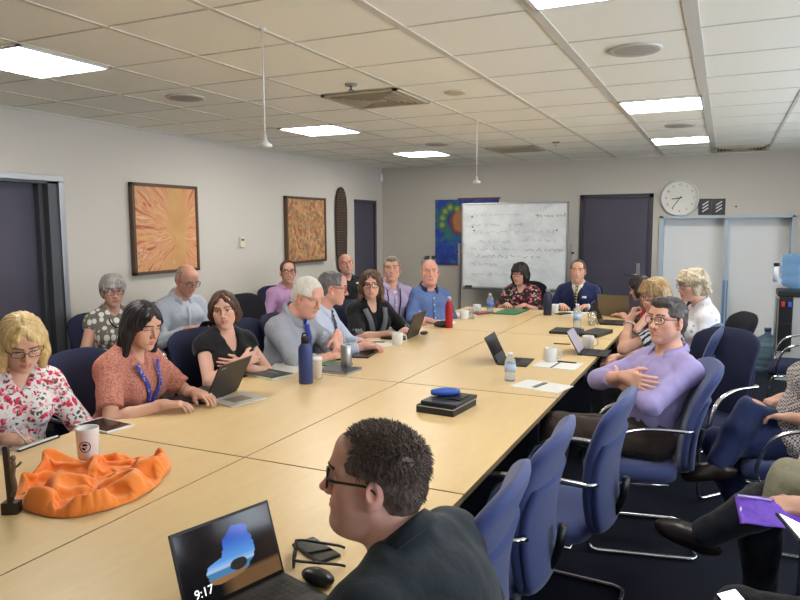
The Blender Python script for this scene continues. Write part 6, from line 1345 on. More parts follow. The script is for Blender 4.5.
327,-1003,76,420,-970,60,452,-932,12,462,-857,12,430,-858,69,418,-781,57,405,-722,11,380,-632,8,358,-591,72,349,-510,80,345,-438,76,353,-368,66,351,-370,8,343,-320,62,383,-260,26,383,-178,13,392,-99,8,373,-76,62,330,-35,30,353,7,73,
368,74,88,381,139,109,326,173,88,312,233,54,338,292,19,333,368,12,332,427,50,327,502,8,333,597,8,323,671,48,303,708,116,285,750,181,255,744,245,267,815,256,280,883,244,290,946,205,297,1010,156,341,1064,92,415,1103,43,396,1183,44,
378,1246,60,369,1297,87,323,1271,148,305,1283,224,352,1455,11,319,1477,11,386,-1433,11,433,-1268,294,414,-1203,277,375,-1158,239,404,-1090,209,374,-1131,145,365,-1163,63,395,-1077,39,396,-985,100,412,-896,97,487,-916,61,505,-922,8,479,-848,18,499,-784,62,
493,-729,19,418,-679,51,425,-620,8,407,-537,13,399,-458,15,425,-399,48,426,-362,8,411,-298,40,397,-252,92,427,-185,73,405,-191,14,417,-117,8,414,-41,8,421,23,36,441,61,81,389,99,60,374,166,39,385,240,31,396,305,56,403,385,44,
407,458,8,416,550,8,416,630,33,390,660,100,365,694,167,317,695,227,319,734,283,338,802,278,353,868,258,364,932,226,370,1003,192,371,1078,157,434,1048,117,437,1130,112,404,1185,129,420,1250,137,381,1256,189,367,1311,236,386,1433,11,441,-1433,11,
452,-1222,240,394,-1227,200,420,-1171,161,474,-1110,145,452,-1178,86,448,-1150,26,474,-1058,51,468,-983,108,483,-912,90,499,-842,76,554,-883,34,548,-825,9,521,-754,13,547,-710,63,483,-662,95,476,-594,67,500,-545,19,477,-463,35,484,-398,8,463,-336,46,
401,-373,65,448,-322,44,484,-264,21,518,-199,8,498,-136,43,504,-70,8,501,10,9,492,81,32,454,124,73,448,169,25,454,236,50,469,311,17,486,400,8,503,493,8,506,575,34,466,593,103,431,618,168,374,629,218,361,663,275,391,725,294,
405,784,264,410,842,229,397,891,184,403,955,150,386,1008,195,406,1082,184,480,1096,180,450,1161,195,471,1229,191,436,1275,226,451,1388,11,419,1411,11,494,-1431,11,461,-1302,225,484,-1242,184,509,-1199,130,470,-1197,77,522,-1183,24,522,-1104,15,540,-1066,74,
539,-988,109,544,-912,114,553,-841,111,602,-833,63,559,-776,61,585,-726,29,534,-683,14,559,-687,66,560,-609,60,550,-523,66,547,-490,8,553,-395,16,500,-375,81,433,-366,129,456,-295,128,522,-276,102,572,-232,71,602,-179,23,597,-91,23,548,-24,57,
540,55,73,530,127,61,524,174,15,532,238,45,553,320,12,576,417,8,579,502,43,495,496,99,450,519,165,421,553,224,403,593,276,429,652,302,454,708,272,442,747,223,453,807,192,464,874,173,472,946,167,453,981,218,445,1050,239,462,1121,248,
523,1161,231,493,1226,254,509,1336,11,481,1363,11,546,-1428,11,529,-1333,193,514,-1298,133,526,-1283,73,555,-1220,48,589,-1145,51,601,-1119,8,592,-1043,38,608,-986,83,612,-920,125,625,-869,95,611,-795,121,595,-735,103,584,-675,81,597,-714,24,589,-638,34,
623,-607,83,621,-545,44,619,-470,8,587,-394,65,511,-433,117,501,-370,176,498,-298,203,512,-231,185,535,-176,150,579,-128,103,668,-125,64,642,-43,38,611,38,24,598,114,15,606,186,8,614,242,41,638,329,8,650,423,32,553,423,83,498,434,155,
474,472,220,463,518,274,463,574,312,497,632,294,497,666,241,510,732,220,521,800,204,531,869,191,539,940,185,522,978,234,501,1028,274,501,1097,297,537,1166,292,565,1281,11,537,1309,11,594,-1421,11,600,-1337,161,579,-1348,100,601,-1307,59,626,-1253,28,
648,-1187,11,675,-1120,8,664,-1042,12,664,-969,44,668,-903,85,677,-843,129,682,-802,89,670,-732,82,657,-662,78,672,-707,25,661,-646,8,634,-573,36,675,-499,64,686,-432,8,613,-464,77,570,-438,160,575,-362,210,572,-290,245,564,-219,250,564,-153,225,
585,-94,181,641,-58,127,722,-39,73,705,34,36,694,108,13,696,181,8,698,257,8,718,341,8,624,346,48,572,367,123,542,398,193,527,444,254,523,498,300,530,562,327,552,593,277,564,660,258,575,728,242,586,797,228,594,867,217,595,938,220,
586,1007,233,568,1023,292,570,1096,308,620,1226,11,592,1254,11,639,-1411,11,682,-1398,11,627,-1308,133,664,-1304,80,693,-1263,45,707,-1190,42,708,-1111,53,736,-1062,22,742,-985,34,743,-910,59,750,-855,108,751,-787,97,741,-719,89,733,-653,79,750,-685,20,
735,-612,15,712,-535,43,715,-467,8,707,-414,76,658,-482,126,627,-384,138,647,-328,199,649,-275,251,636,-212,279,615,-144,280,616,-76,249,676,-61,200,721,-9,153,749,51,104,762,117,64,773,186,38,781,258,24,704,269,45,627,285,85,618,325,149,
606,371,210,598,424,263,595,481,307,598,543,340,598,609,321,627,658,285,636,727,273,645,797,261,648,868,255,628,935,274,592,994,294,635,1057,307,675,1171,11,648,1199,11,723,-1385,11,695,-1320,139,717,-1266,117,698,-1200,112,769,-1197,85,791,-1139,63,
813,-1079,39,820,-1002,38,820,-925,38,748,-890,51,753,-820,39,761,-752,28,774,-685,18,793,-617,8,798,-564,55,812,-510,8,770,-436,58,717,-509,89,725,-420,120,691,-335,120,693,-277,174,711,-245,232,705,-193,273,681,-139,306,653,-73,308,659,-18,263,
712,27,230,743,83,189,744,146,150,751,211,117,779,275,91,732,321,75,670,343,57,645,382,105,650,416,161,665,451,219,674,489,278,677,534,331,662,602,351,645,671,342,642,740,332,649,810,320,685,872,306,631,917,332,667,983,304,726,1112,11,
701,1142,11,764,-1371,11,757,-1283,156,724,-1221,183,774,-1179,158,758,-1111,154,829,-1111,133,855,-1059,99,802,-990,108,823,-914,99,822,-877,52,825,-843,8,839,-771,8,860,-697,8,877,-615,21,895,-529,43,809,-515,92,772,-544,29,803,-458,55,782,-373,73,
764,-302,111,751,-241,153,761,-205,207,737,-148,236,744,-115,289,721,-69,329,695,-3,323,702,64,299,726,122,264,762,176,228,749,239,191,763,302,153,701,333,130,691,390,91,678,449,54,674,486,101,675,519,155,689,554,216,721,580,277,740,612,340,
713,679,364,691,746,375,673,813,376,713,875,361,790,1010,11,770,1046,11,749,1080,11,805,-1356,11,843,-1339,11,791,-1245,229,792,-1170,240,804,-1101,234,831,-1044,200,902,-1055,164,881,-1042,99,885,-980,61,897,-921,26,885,-842,38,895,-769,40,920,-694,41,
953,-613,47,855,-611,64,758,-600,94,759,-508,111,758,-423,125,807,-364,130,832,-294,128,821,-229,154,812,-167,182,798,-116,222,784,-66,263,788,-47,321,757,-1,357,752,70,352,751,138,330,754,203,295,756,269,252,760,338,207,756,373,140,769,409,75,
770,464,26,767,523,54,750,570,96,727,610,151,730,647,220,738,677,292,787,699,347,762,766,368,845,900,11,827,937,11,808,974,11,880,-1321,11,863,-1235,267,844,-1170,304,861,-1101,299,881,-1035,272,914,-985,222,936,-1025,155,947,-968,105,964,-914,64,
974,-850,42,985,-778,39,1007,-702,44,918,-682,75,827,-657,116,792,-576,150,770,-498,176,774,-419,187,793,-347,190,833,-287,189,882,-237,184,874,-174,209,866,-110,235,853,-53,269,840,-1,309,827,4,367,821,74,370,819,143,351,822,208,312,826,268,259,
826,319,192,831,373,124,852,429,58,862,481,8,863,548,20,851,587,64,824,619,121,812,604,198,819,666,254,900,790,11,882,827,11,863,863,11,913,-1299,11,943,-1274,11,916,-1180,333,923,-1110,346,933,-1048,333,957,-1049,268,1008,-1022,214,1007,-956,167,
1014,-893,125,1033,-836,96,1050,-772,81,976,-751,96,903,-711,132,872,-643,161,844,-573,192,815,-506,222,806,-431,240,813,-358,247,851,-297,246,909,-256,237,924,-189,250,921,-123,272,917,-58,294,909,6,319,896,10,378,891,80,369,890,145,337,885,193,281,
874,237,215,845,271,142,867,332,72,918,395,14,946,477,8,946,542,29,911,532,88,913,594,116,955,680,11,937,716,11,919,753,11,969,-1244,11,992,-1212,11,1014,-1179,11,984,-1091,364,1021,-1058,318,978,-1000,292,981,-934,254,981,-868,215,990,-801,183,
1040,-752,164,1000,-696,149,950,-654,131,904,-607,117,853,-546,135,875,-500,183,880,-449,231,867,-397,277,879,-326,296,911,-260,297,961,-209,298,960,-142,319,941,-82,346,922,-22,373,962,35,389,963,86,342,950,133,287,917,148,220,902,190,152,904,237,83,
952,313,39,1002,390,13,1021,468,17,981,495,68,1014,573,11,993,608,11,974,643,11,1036,-1146,11,1058,-1114,11,1037,-1030,382,993,-978,369,1003,-913,339,1033,-862,298,1029,-792,267,1020,-721,239,957,-709,206,929,-644,188,933,-578,167,926,-513,147,900,-456,121,
901,-403,170,931,-409,232,943,-368,291,948,-304,332,954,-233,354,964,-166,376,975,-102,396,989,-31,392,1021,19,349,991,41,285,983,88,221,981,136,154,994,199,95,970,282,113,1035,307,53,1024,382,70,1048,454,67,1058,507,11,1036,540,11,1080,-1080,11,
1101,-1046,11,1120,-1010,11,1058,-914,404,1035,-849,381,1025,-780,348,997,-709,309,989,-661,247,993,-615,185,989,-600,121,1002,-538,96,1001,-467,94,984,-394,123,991,-363,189,1018,-374,261,1022,-317,318,1025,-249,356,1033,-182,381,1046,-114,390,1055,-44,367,1042,-28,297,
1052,24,231,1063,92,172,1078,164,116,1071,255,110,1056,294,53,1102,347,70,1119,403,11,1101,439,11,1080,474,11,1139,-974,11,1157,-937,11,1174,-899,11,1090,-765,375,1071,-702,318,1056,-642,252,1059,-636,168,1048,-556,135,1095,-546,75,1100,-474,78,1085,-398,86,
1059,-333,140,1067,-319,217,1100,-330,291,1101,-259,332,1107,-191,358,1119,-122,364,1127,-54,338,1118,5,286,1124,73,229,1140,139,168,1161,208,111,1178,241,11,1164,282,11,1150,324,11,1135,364,11,1191,-860,11,1205,-820,11,1219,-778,11,1233,-737,11,1123,-602,178,
1110,-611,101,1161,-547,99,1175,-476,96,1164,-403,105,1153,-325,95,1132,-286,166,1167,-323,234,1172,-260,276,1177,-192,303,1182,-122,306,1187,-53,284,1234,22,11,1223,65,11,1213,110,11,1202,155,11,1191,199,11,1245,-694,11,1256,-650,11,1264,-603,11,1271,-555,11,
1279,-508,11,1289,-463,11,1225,-375,99,1222,-302,134,1289,-253,11,1279,-209,11,1271,-162,11,1264,-114,11,1256,-67,11,1246,-22,11,1299,-421,11,1306,-379,11,1306,-337,11,1299,-296,11,)
co = np.array(cloth_xyz, float).reshape(-1, 3)/5000
_a = sorted((math.atan2(p[1]-oc[1], p[0]-oc[0]), math.hypot(p[0]-oc[0], p[1]-oc[1])) for p in pts); _t = [_a[-1][0]-2*PI]+[q[0] for q in _a]+[_a[0][0]+2*PI]; _r = [_a[-1][1]]+[q[1] for q in _a]+[_a[0][1]]
ij = [(i, j) for i in range(-70, 71) for j in range(-70, 71) if math.hypot(i*.0105, j*.0105) < .97*np.interp(math.atan2(j*.0105, i*.0105), _t, _r)]; inside = set(ij)
qf = [(q, (q[0]+1, q[1]), (q[0]+1, q[1]+1), (q[0], q[1]+1)) for q in ij]; qf = [q for q in qf if all(k in inside for k in q)]; used = {k for q in qf for k in q}
num = {k: n for n, k in enumerate([k for k in ij if k in used])}; fq = np.array([[num[k] for k in q] for q in qf]); cupp = at(89, 462)
dc = np.hypot(co[:, 0]-(cupp-oc)[0], co[:, 1]-(cupp-oc)[1]); co[:, 2] = np.where(dc < .085, np.minimum(co[:, 2], .010+.075*smooth01(dc, .044, .085)), co[:, 2])
o = npmesh('orange_scarf', co, fq, ORG); o.location = (oc[0], oc[1], TZ+.001); md = o.modifiers.new('sub', 'SUBSURF'); md.levels = md.render_levels = 2; md = o.modifiers.new('thick', 'SOLIDIFY'); md.thickness = .0015; md.offset = 1
tag(o, 'crumpled bright orange cloth lying on the nearest left table', 'cloth')
CER = plain('white_ceramic', rgb(232, 231, 228), .2)
r = empty('white_cup', (cupp[0], cupp[1], TZ+.012), 0, 'white cup with round black emblem standing in the orange cloth', 'cup', 'white cups on the tables')
MB().lathe([(0, .006), (.036, .006), (.040, .012), (.043, .11), (.044, .128), (.0425, .131), (.040, .126), (.037, .03), (0, .02)], 32).build('body', CER, r)
em = MB(); ea = math.atan2(-cupp[1], -cupp[0])-.30
for rad0, rad1, a0, a1 in ((.019, .0225, 0, 2*PI), (.004, .0135, .5, 2.6), (.004, .0135, 3.4, 5.0), (.003, .008, 5.3, 6.2)):
    n = 28; ring = []
    for i in range(n+1):
        q = a0+(a1-a0)*i/n
        for rr0 in (rad0, rad1): ph = ea+rr0*math.cos(q)/.0425; z = .062+rr0*math.sin(q); R0 = .0402+(.043-.0402)*(z-.012)/.098+.0006; ring.append((R0*math.cos(ph), R0*math.sin(ph), z))
    em.add(ring, [(2*i, 2*i+1, 2*i+3, 2*i+2) for i in range(n)])
em.build('emblem', INK, r, solid=.0006)
# small dark figure on a post
p = at(12, 513); r = empty('statuette', p, .5, 'small dark carved figure on a post beside the orange cloth', 'statuette'); BRZ = plain('dark_bronze', rgb(62, 52, 44), .4, .4)
MB().box((-.026, -.02, 0), (.026, .02, .040), bev=.004).build('base', BRZ, r); MB().box((-.009, -.007, .038), (.009, .007, .225), bev=.002, T=Matrix.Rotation(-.03, 4, 'Y')).build('post', BRZ, r)
f = MB(); f.tube(fillet([(.012, -.012, .060), (.024, -.012, .095), (.016, -.012, .13), (.022, -.012, .160), (.020, -.012, .180)], .02), .007, 8); f.tube(fillet([(.020, -.012, .158), (.034, -.014, .162), (.046, -.012, .176)], .01), .0042, 6); f.sphere((.021, -.012, .190), .0095, n=10, m=8); f.build('figure', plain('bronze_light', rgb(110, 92, 74), .4, .4), r)
# tablet
slab('tablet', [(74, 427), (107, 433.5), (136, 426.5), (101, 418)], .008, plain('white_tablet', rgb(228, 228, 226), .3), 'white tablet lying near the woman in the floral blouse', 'tablet', extra={'body': 'case', 'screen': ((-.86, -.88, .008), (.86, .88, .0088), plain('tablet_glass', rgb(52, 44, 40), .08))})
laptop('laptop', (236, 391.5), (206, 404.5), 26, 'open black laptop in front of the woman with the blue lanyard', w=.33, d=.225, logo=1)
slab('magazine', [(210, 402.5), (236, 408.5), (263, 398), (240, 392)], .006, plain('magazine_cover', rgb(206, 202, 196), .4), 'grey and white magazine beside the black laptop', 'magazine', extra={'body': 'pages', 'cover_picture': ((-.5, -.5, .006), (.5, .55, .0066), plain('magazine_picture', rgb(150, 132, 112), .5))})
slab('notebook', [(247.5, 375.5), (274.5, 381.5), (291, 375.5), (264, 370.5)], .016, plain('notebook_pages', rgb(206, 222, 214), .6), 'dark green-black notebook with pale page edges before the woman in black', 'notebook', extra={'body': 'pages', 'cover': ((-1.0, -1.0, .0155), (1.0, 1.0, .019), plain('notebook_cover', rgb(28, 40, 36), .4)), 'cover_title': ((-.3, .1, .019), (.45, .45, .0194), plain('title_grey', rgb(120, 128, 124), .5))})
PAPERS = 'paper sheets on the tables'
slab('paper_sheet', [(260, 370), (280, 362), (303, 363.5), (300, 377)], .002, NOTE, 'white sheets of paper in front of the white-haired man', 'paper', PAPERS, bev=0, lim=(.15, .105))
def bottle(name, px, h, r0, mat, capm, label, neck=.5, ch=.05, band=None):
    p = at(*px); r = empty(name, p, 0, label, 'bottle', 'drink bottles on the tables')
    MB().lathe([(0, 0), (r0*.94, 0), (r0, .006), (r0, h*.70), (r0*.92, h*.77), (r0*neck, h*.85), (r0*neck, h-ch*.8), (0, h-ch*.8)], 28).build('body', mat, r)
    MB().lathe([(r0*neck*1.04, h-ch), (r0*neck*1.06, h-.006), (r0*neck*.8, h), (0, h)], 20).build('cap', capm, r)
    if band: MB().lathe([(r0*neck*1.05, h*.835), (r0*neck*1.08, h*.845), (r0*neck*1.08, h-ch), (r0*neck, h-ch)], 20).build('neck_band', band, r)
    return r
r = bottle('drink_bottle', (306, 383), .285, .043, plain('bottle_blue', rgb(44, 62, 116), .4), BLACK, 'dark blue steel-necked bottle with black cap on the left table', .55, .045, STEEL)
MB().tube(fillet([(-.020, 0, .275), (-.018, 0, .300), (.012, 0, .303), (.018, 0, .285)], .012), .005, 8).build('carry_loop', BLACK, r)
def cup(px, h, r0, mat, label, handle=None, group='white cups on the tables', name='white_mug', lid=None, cat='mug'):
    p = at(*px); r = empty(name, p, 0, label, cat, group); t_ = .004
    MB().lathe([(0, .002), (r0*.86, .0), (r0*.93, .006), (r0, h*.5), (r0, h-.002), (r0-.002, h), (r0-t_, h-.003), (r0-t_, .01), (0, .008)], 28).build('body', mat, r)
    if handle is not None:
        c, s = math.cos(handle), math.sin(handle); q = [(r0*.95*c, r0*.95*s, h*.82), ((r0+.026)*c, (r0+.026)*s, h*.80), ((r0+.028)*c, (r0+.028)*s, h*.30), (r0*.93*c, r0*.93*s, h*.24)]
        MB().tube(fillet(q, .02), .005, 8).build('handle', mat, r)
    if lid: MB().lathe([(r0*1.05, h-.004), (r0*1.06, h+.006), (r0*.95, h+.014), (0, h+.014)], 28).build('lid', lid, r)
    return r
cup((316.5, 378), .118, .036, plain('cardboard_cup', rgb(198, 184, 164), .6), 'takeaway coffee cup with white lid beside the dark blue bottle', None, None, 'takeaway_cup', plain('white_lid', rgb(230, 230, 226), .4), 'cup')
slab('notebook', [(319, 372.5), (350, 376), (358.5, 369.5), (329, 366.5)], .014, plain('notebook_edge', rgb(150, 150, 150), .6), 'thin dark grey notebook between the coffee cup and the steel tumbler', 'notebook', extra={'body': 'pages', 'cover': ((-1, -1, .0135), (1, 1, .017), plain('notebook_cover_grey', rgb(58, 60, 68), .4))})
slab('folder', [(321, 366), (345, 369), (349, 364), (325, 361.5)], .010, plain('green_folder', rgb(52, 128, 98), .5), 'green folder between the coffee cup and the steel tumbler', 'folder')
cup((346.5, 369.5), .165, .037, STEEL, 'brushed steel tumbler standing by the grey notebook', None, None, 'steel_tumbler', None, 'tumbler')
slab('glasses_case', [(335, 360), (343, 361.5), (345, 358), (337, 357)], .028, plain('case_black', rgb(24, 26, 26), .4), 'small black case left of the steel tumbler', 'case', bev=.008)
slab('tablet', [(353, 358), (370, 358.5), (378, 351), (358, 350)], .012, LAPB, 'black tablet lying behind the steel tumbler', 'tablet', extra={'body': 'case', 'screen': ((-.9, -.9, .012), (.9, .9, .0128), SCR_OFF)})
slab('paper_sheet', [(350, 346.5), (374, 350.5), (394, 344), (368, 339.5)], .002, NOTE, 'white papers between the tumbler and the white cup', 'paper', PAPERS, bev=0)
slab('paper_sheet', [(362, 337.5), (382, 340), (396, 334.5), (372, 332.5)], .003, NOTE, 'white papers under the hands of the man in the dotted tie', 'paper', PAPERS, bev=0)
slab('notepad', [(376, 331), (396, 333.5), (404, 327), (384, 325.5)], .016, plain('notepad_white', rgb(224, 228, 234), .6), 'thick white notepad in front of the woman in the cardigan', 'notepad')
def pen(px, ang, mat, label, z=TZ):
    p = at(*px, z); r = empty('pen', (p[0], p[1], z+.005), ang, label, 'pen', 'pens on the tables'); MB().tube([(-.065, 0, 0), (.055, 0, 0), (.068, 0, 0)], .0045, 8, radii=[.0045, .0045, .001]).build('barrel', mat, r); MB().box((-.064, -.001, .004), (-.03, .001, .0065)).build('clip', CH, r); return r
pen((377, 342.5), .4, BLACK, 'black pen on the white papers beside the white cup', TZ+.002)
cup((397.5, 345), .100, .044, CER, 'white mug on the left table before the black-lidded laptop', .3)
laptop('laptop', (419, 334.5), (404.5, 341), 20, 'black laptop seen from behind on the left table, past the white mug', w=.32, d=.22)
m = MB(); m.sphere((0, 0, .012), (.032, .052, .016), n=18, m=8); o = m.build('computer_mouse', BLACK); o.location = tuple(at(424, 334.5))[:2]+(TZ+.004,); tag(o, 'black computer mouse behind the far laptop on the left table', 'mouse', 'computer mice')
slab('paper_sheet', [(424, 325), (442, 328), (448, 322), (430, 320)], .012, NOTE, 'stack of white papers left of the red bottle', 'paper', PAPERS, bev=0)
m = MB(); m.sphere((0, 0, .030), (.085, .05, .030), n=20, m=10); o = m.build('pencil_case', plain('case_dark', rgb(36, 36, 40), .6)); o.location = tuple(at(442, 327))[:2]+(TZ,); o.rotation_euler = (0, 0, .9); tag(o, 'dark soft case lying at the foot of the red bottle', 'case')
bottle('drink_bottle', (449, 327.5), .285, .036, plain('bottle_red', rgb(172, 34, 44), .32, .3), STEEL, 'red drink bottle with a steel cap on the left table', .5, .035)
slab('paper_sheet', [(452, 316), (470, 318), (482, 312), (462, 310.5)], .004, NOTE, 'white papers behind the red bottle', 'paper', PAPERS, bev=0)
cup((464.5, 319), .092, .042, CER, 'white mug to the right of the red bottle', 2.6); cup((477, 313), .092, .042, CER, 'white mug behind the drinking glass at the far left', -1.)
GL = thin_glass('clear_glass', (.93, .95, .96, 1), .16)
def tumbler(px, h, r0, label):
    o = MB().lathe([(0, .0), (r0*.85, 0), (r0, h), (r0-.003, h), (r0*.85-.003, .008), (0, .008)], 24).build('drinking_glass', GL); o.location = at(*px); return tag(o, label, 'glass', 'drinking glasses on the tables')
tumbler((471.5, 319), .10, .033, 'drinking glass beside the white mug near the red bottle'); tumbler((592, 326), .135, .042, 'drinking glass to the right of the clear water bottle')
slab('phone', [(474, 314.5), (484, 316), (489, 312.5), (479, 311.5)], .018, plain('phone_red', rgb(128, 36, 40), .35), 'dark red phone case lying among the mugs at the far left', 'phone', bev=.004)
PETW = NT('water_bottle_plastic'); PETW.base(rgb(222, 234, 248)).set(Roughness=.06, IOR=1.18); PETW.b.inputs['Transmission Weight'].default_value = .85; PETW = PETW.m
LBL = plain('bottle_label', rgb(84, 124, 200), .4); LBL2 = plain('bottle_label_pale', rgb(176, 198, 226), .4)
def water(px, h, r0, label, lab):
    p = at(*px); r = empty('water_bottle', p, 0, label, 'water bottle', 'small plastic water bottles'); pr = [(0, .004), (r0*.6, 0), (r0*.95, .004), (r0, .014)]
    for i in range(5): z = .02+.09*h*i; pr += [(r0*.94, z+.004), (r0, z+.012)]
    pr += [(r0, h*.66), (r0*.85, h*.76), (r0*.42, h*.88), (r0*.40, h*.93)]
    MB().lathe(pr, 24).build('body', PETW, r); MB().lathe([(r0*1.01, h*.36), (r0*1.01, h*.60)], 24).build('label', lab, r); MB().lathe([(r0*.44, h*.92), (r0*.46, h*.995), (0, h)], 18).build('cap', plain('cap_white', rgb(226, 228, 232), .4), r)
water((490, 313.5), .215, .036, 'plastic water bottle with blue label at the far end', LBL); water((577, 328.5), .225, .036, 'plastic water bottle beside a drinking glass, before the navy suit', LBL2); water((510, 381), .175, .033, 'small plastic water bottle in front of the black tablet', LBL2)
slab('folder', [(496, 314), (518, 315.5), (527, 310), (504, 309)], .012, plain('green_folder2', rgb(60, 120, 84), .5), 'green folder in front of the woman in dark floral blouse', 'folder')
bottle('drink_bottle', (547.5, 315), .275, .043, plain('bottle_navy', rgb(30, 38, 64), .4), plain('cap_grey', rgb(120, 126, 136), .4), 'navy drink bottle at the far end of the table', .5, .03)
cup((555, 313.5), .10, .036, CER, 'white cup half behind the navy bottle', None, name='white_cup', cat='cup')
slab('paper_sheet', [(558, 314.5), (578, 316.5), (590, 312.5), (566, 311)], .003, NOTE, 'white papers in front of the man in the navy suit', 'paper', PAPERS, bev=0)
slab('phone', [(558, 314.5), (565, 315.5), (568, 313.2), (561, 312.5)], .010, BLACK, 'black phone on the papers before the navy suit', 'phone', z=TZ+.003)
laptop('laptop', (629, 318), (600, 315.5), 14, 'bronze laptop seen from behind near the red top', mat=LAPBR, w=.33, d=.225)
laptop('laptop', (598, 326.5), (604.5, 319.5), 24, 'slim black laptop on the right table edge before the bronze one', w=.29, d=.21, keys=True)
slab('notebook', [(549, 333.5), (577, 335.5), (585, 331), (556, 329.5)], .022, plain('olive_black', rgb(40, 42, 38), .5), 'dark notebook with olive cover left of the black slim laptop', 'notebook')
slab('laptop', [(584, 337), (603, 339), (607, 332.5), (590, 331)], .026, LAPB, 'closed black laptop between two open devices on the right table', 'laptop', extra={'body': 'base', 'lid': ((-1, -1, .0262), (1, 1, .034), plain('lid_grey', rgb(60, 60, 64), .4))})
pen((562, 344.5), .15, plain('brown_pen', rgb(74, 54, 40), .5), 'brown pen beside the tablet with the pale screen')
SCP = NT('screen_pale'); v = SCP.coord(); SCP.base(rgb(150, 146, 158)); SCP.b.inputs['Emission Color'].default_value = rgb(168, 160, 176); SCP.b.inputs['Emission Strength'].default_value = .45; SCP.set(Roughness=.15); SCP = SCP.m
laptop('tablet', (578.5, 356), (585.5, 349), 30, 'tablet with a pale screen standing on its keyboard cover', w=.265, d=.19, th=.008, screen=SCP, kick=True, group='tablets standing on keyboard covers', cat='tablet')
cup((588, 348.5), .098, .044, CER, 'white mug behind the tablet with the pale screen', .15)
laptop('tablet', (496, 366), (507, 357), 26, 'dark tablet with kickstand on its keyboard cover, middle of the right table', w=.285, d=.20, th=.008, kick=True, group='tablets standing on keyboard covers', cat='tablet')
cup((550.5, 361.5), .098, .043, CER, 'white mug above the upper notepad on the right table', .1)
SPINE = plain('spiral_grey', rgb(112, 112, 116), .5)
slab('notepad', [(533, 366.5), (576, 371), (583, 363.5), (541, 360)], .004, NOTE, 'white notepad with grey bar beside the white mug', 'notepad', 'white notepads on the right table', extra={'body': 'pages', 'binding': ((-.12, -1, .004), (-.02, 1, .007), SPINE)})
slab('notepad', [(512.5, 386.5), (560, 394.5), (571.5, 386), (525, 379.5)], .004, NOTE, 'white notepad with grey bar at the table edge, nearer one', 'notepad', 'white notepads on the right table', extra={'body': 'pages', 'binding': ((-.2, -.6, .004), (-.02, .75, .007), SPINE)})
pen((567, 362.8), -.05, BLACK, 'black pen lying across the upper notepad', TZ+.004)
# two stacked black cases with a blue pouch
c0 = [(420, 413), (457, 418), (473, 405), (437, 399.5)]
slab('projector_case', c0, .040, plain('case_black2', rgb(26, 26, 30), .45), 'lower black case of two stacked on the right table', 'case', 'two stacked black cases', bev=.005, extra={'body': 'shell', 'edge_trim': ((-.98, -1.01, .034), (1.01, 1.0, .038), plain('trim_pale', rgb(176, 186, 196), .3))})
c1 = [(u+1, v_-8.5) for u, v_ in c0]
q = rect(c0); 
r = empty('document_case', (q[0][0]+.01, q[0][1]+.005, TZ+.0402), q[1], 'upper black case of two stacked, with the blue pouch on it', 'case', 'two stacked black cases'); MB().box((-q[2]*.94, -q[3]*.9, 0), (q[2]*.96, q[3]*.94, .018), bev=.004).build('shell', plain('case_black3', rgb(34, 34, 38), .4), r)
MB().box((.01, -q[3]*.3, .018), (q[2]*.75, q[3]*.6, .024), bev=.002).build('flap', BLACK, r)
a_ = q[1]; pc = V3(q[0][0]-.02*math.cos(a_), q[0][1]+.03, 0)
m = MB(); rings = []
for i in range(13):
    f = i/12; w_ = .030*math.sin(PI*(.06+.88*f))**.5; rings.append(rr_ring(w_*1.15, .021*math.sin(PI*(.08+.84*f))**.5, (0, .024), 16, 2.4, lambda x, y, f=f: (-.075+.15*f, x, y-.003)))
m.loft(rings); o = m.build('spectacle_case', plain('pouch_blue', rgb(52, 92, 190), .45)); o.location = (pc[0], pc[1], TZ+.0585); o.rotation_euler = (0, 0, a_+.62); tag(o, 'blue rounded spectacle case on the stacked black cases', 'spectacle case')
# foreground: phone, sunglasses, mouse, laptop
slab('phone', [(295, 546), (321, 566), (338, 555.5), (311, 540)], .009, plain('phone_black', rgb(20, 20, 22), .35), 'black phone lying beside the sunglasses in the foreground', 'phone', bev=.003, lim=(.073, .037), extra={'body': 'case', 'screen': ((-.94, -.9, .009), (.94, .9, .0094), SCR_OFF)})
p = at(295, 561); r = empty('sunglasses', (p[0], p[1], TZ), -1.05, 'folded black sunglasses beside the foreground laptop', 'sunglasses')
f = MB(); l = []
for s in (-1, 1):
    rim = [(s*.033+.026*abs(math.cos(a))**.7*np.sign(math.cos(a)), 0, .022+.018*abs(math.sin(a))**.7*np.sign(math.sin(a))) for a in [2*PI*i/20 for i in range(20)]]; f.tube(rim, .0034, 6, closed=True); l.append(rim)
    f.tube(fillet([(s*.060, 0, .032), (s*.064, .02, .030), (s*(.056), .125, .012), (s*.054, .140, .006)], .02), .0036, 6, flat=1.4)
f.tube([(-.008, 0, .026), (0, -.002, .029), (.008, 0, .026)], .003, 6); f.build('frame', BLACK, r)
for s, rim in zip((-1, 1), l): MB().add([(s*.033, 0, .022)]+rim, [(0, i+1, (i+1) % 20+1) for i in range(20)]).build('lens', plain('sun_lens', rgb(24, 20, 20), .06), r, solid=.0015)
m = MB(); m.sphere((0, 0, .012), (.030, .052, .020), n=20, m=10); o = m.build('computer_mouse', plain('mouse_black', rgb(22, 22, 24), .3)); p = at(318, 583); o.location = (p[0], p[1], TZ+.006); o.rotation_euler = (0, 0, 1.4); tag(o, 'black computer mouse beside the foreground laptop', 'mouse', 'computer mice')
t = NT('screen_beach'); tc = t.n('ShaderNodeTexCoord'); sp_ = t.n('ShaderNodeSeparateXYZ'); t.l(tc.outputs['Generated'], sp_.inputs[0]); gx, gz = sp_.outputs[0], sp_.outputs[2]
nz = t.noise(tc.outputs['Generated'], 4, 4)
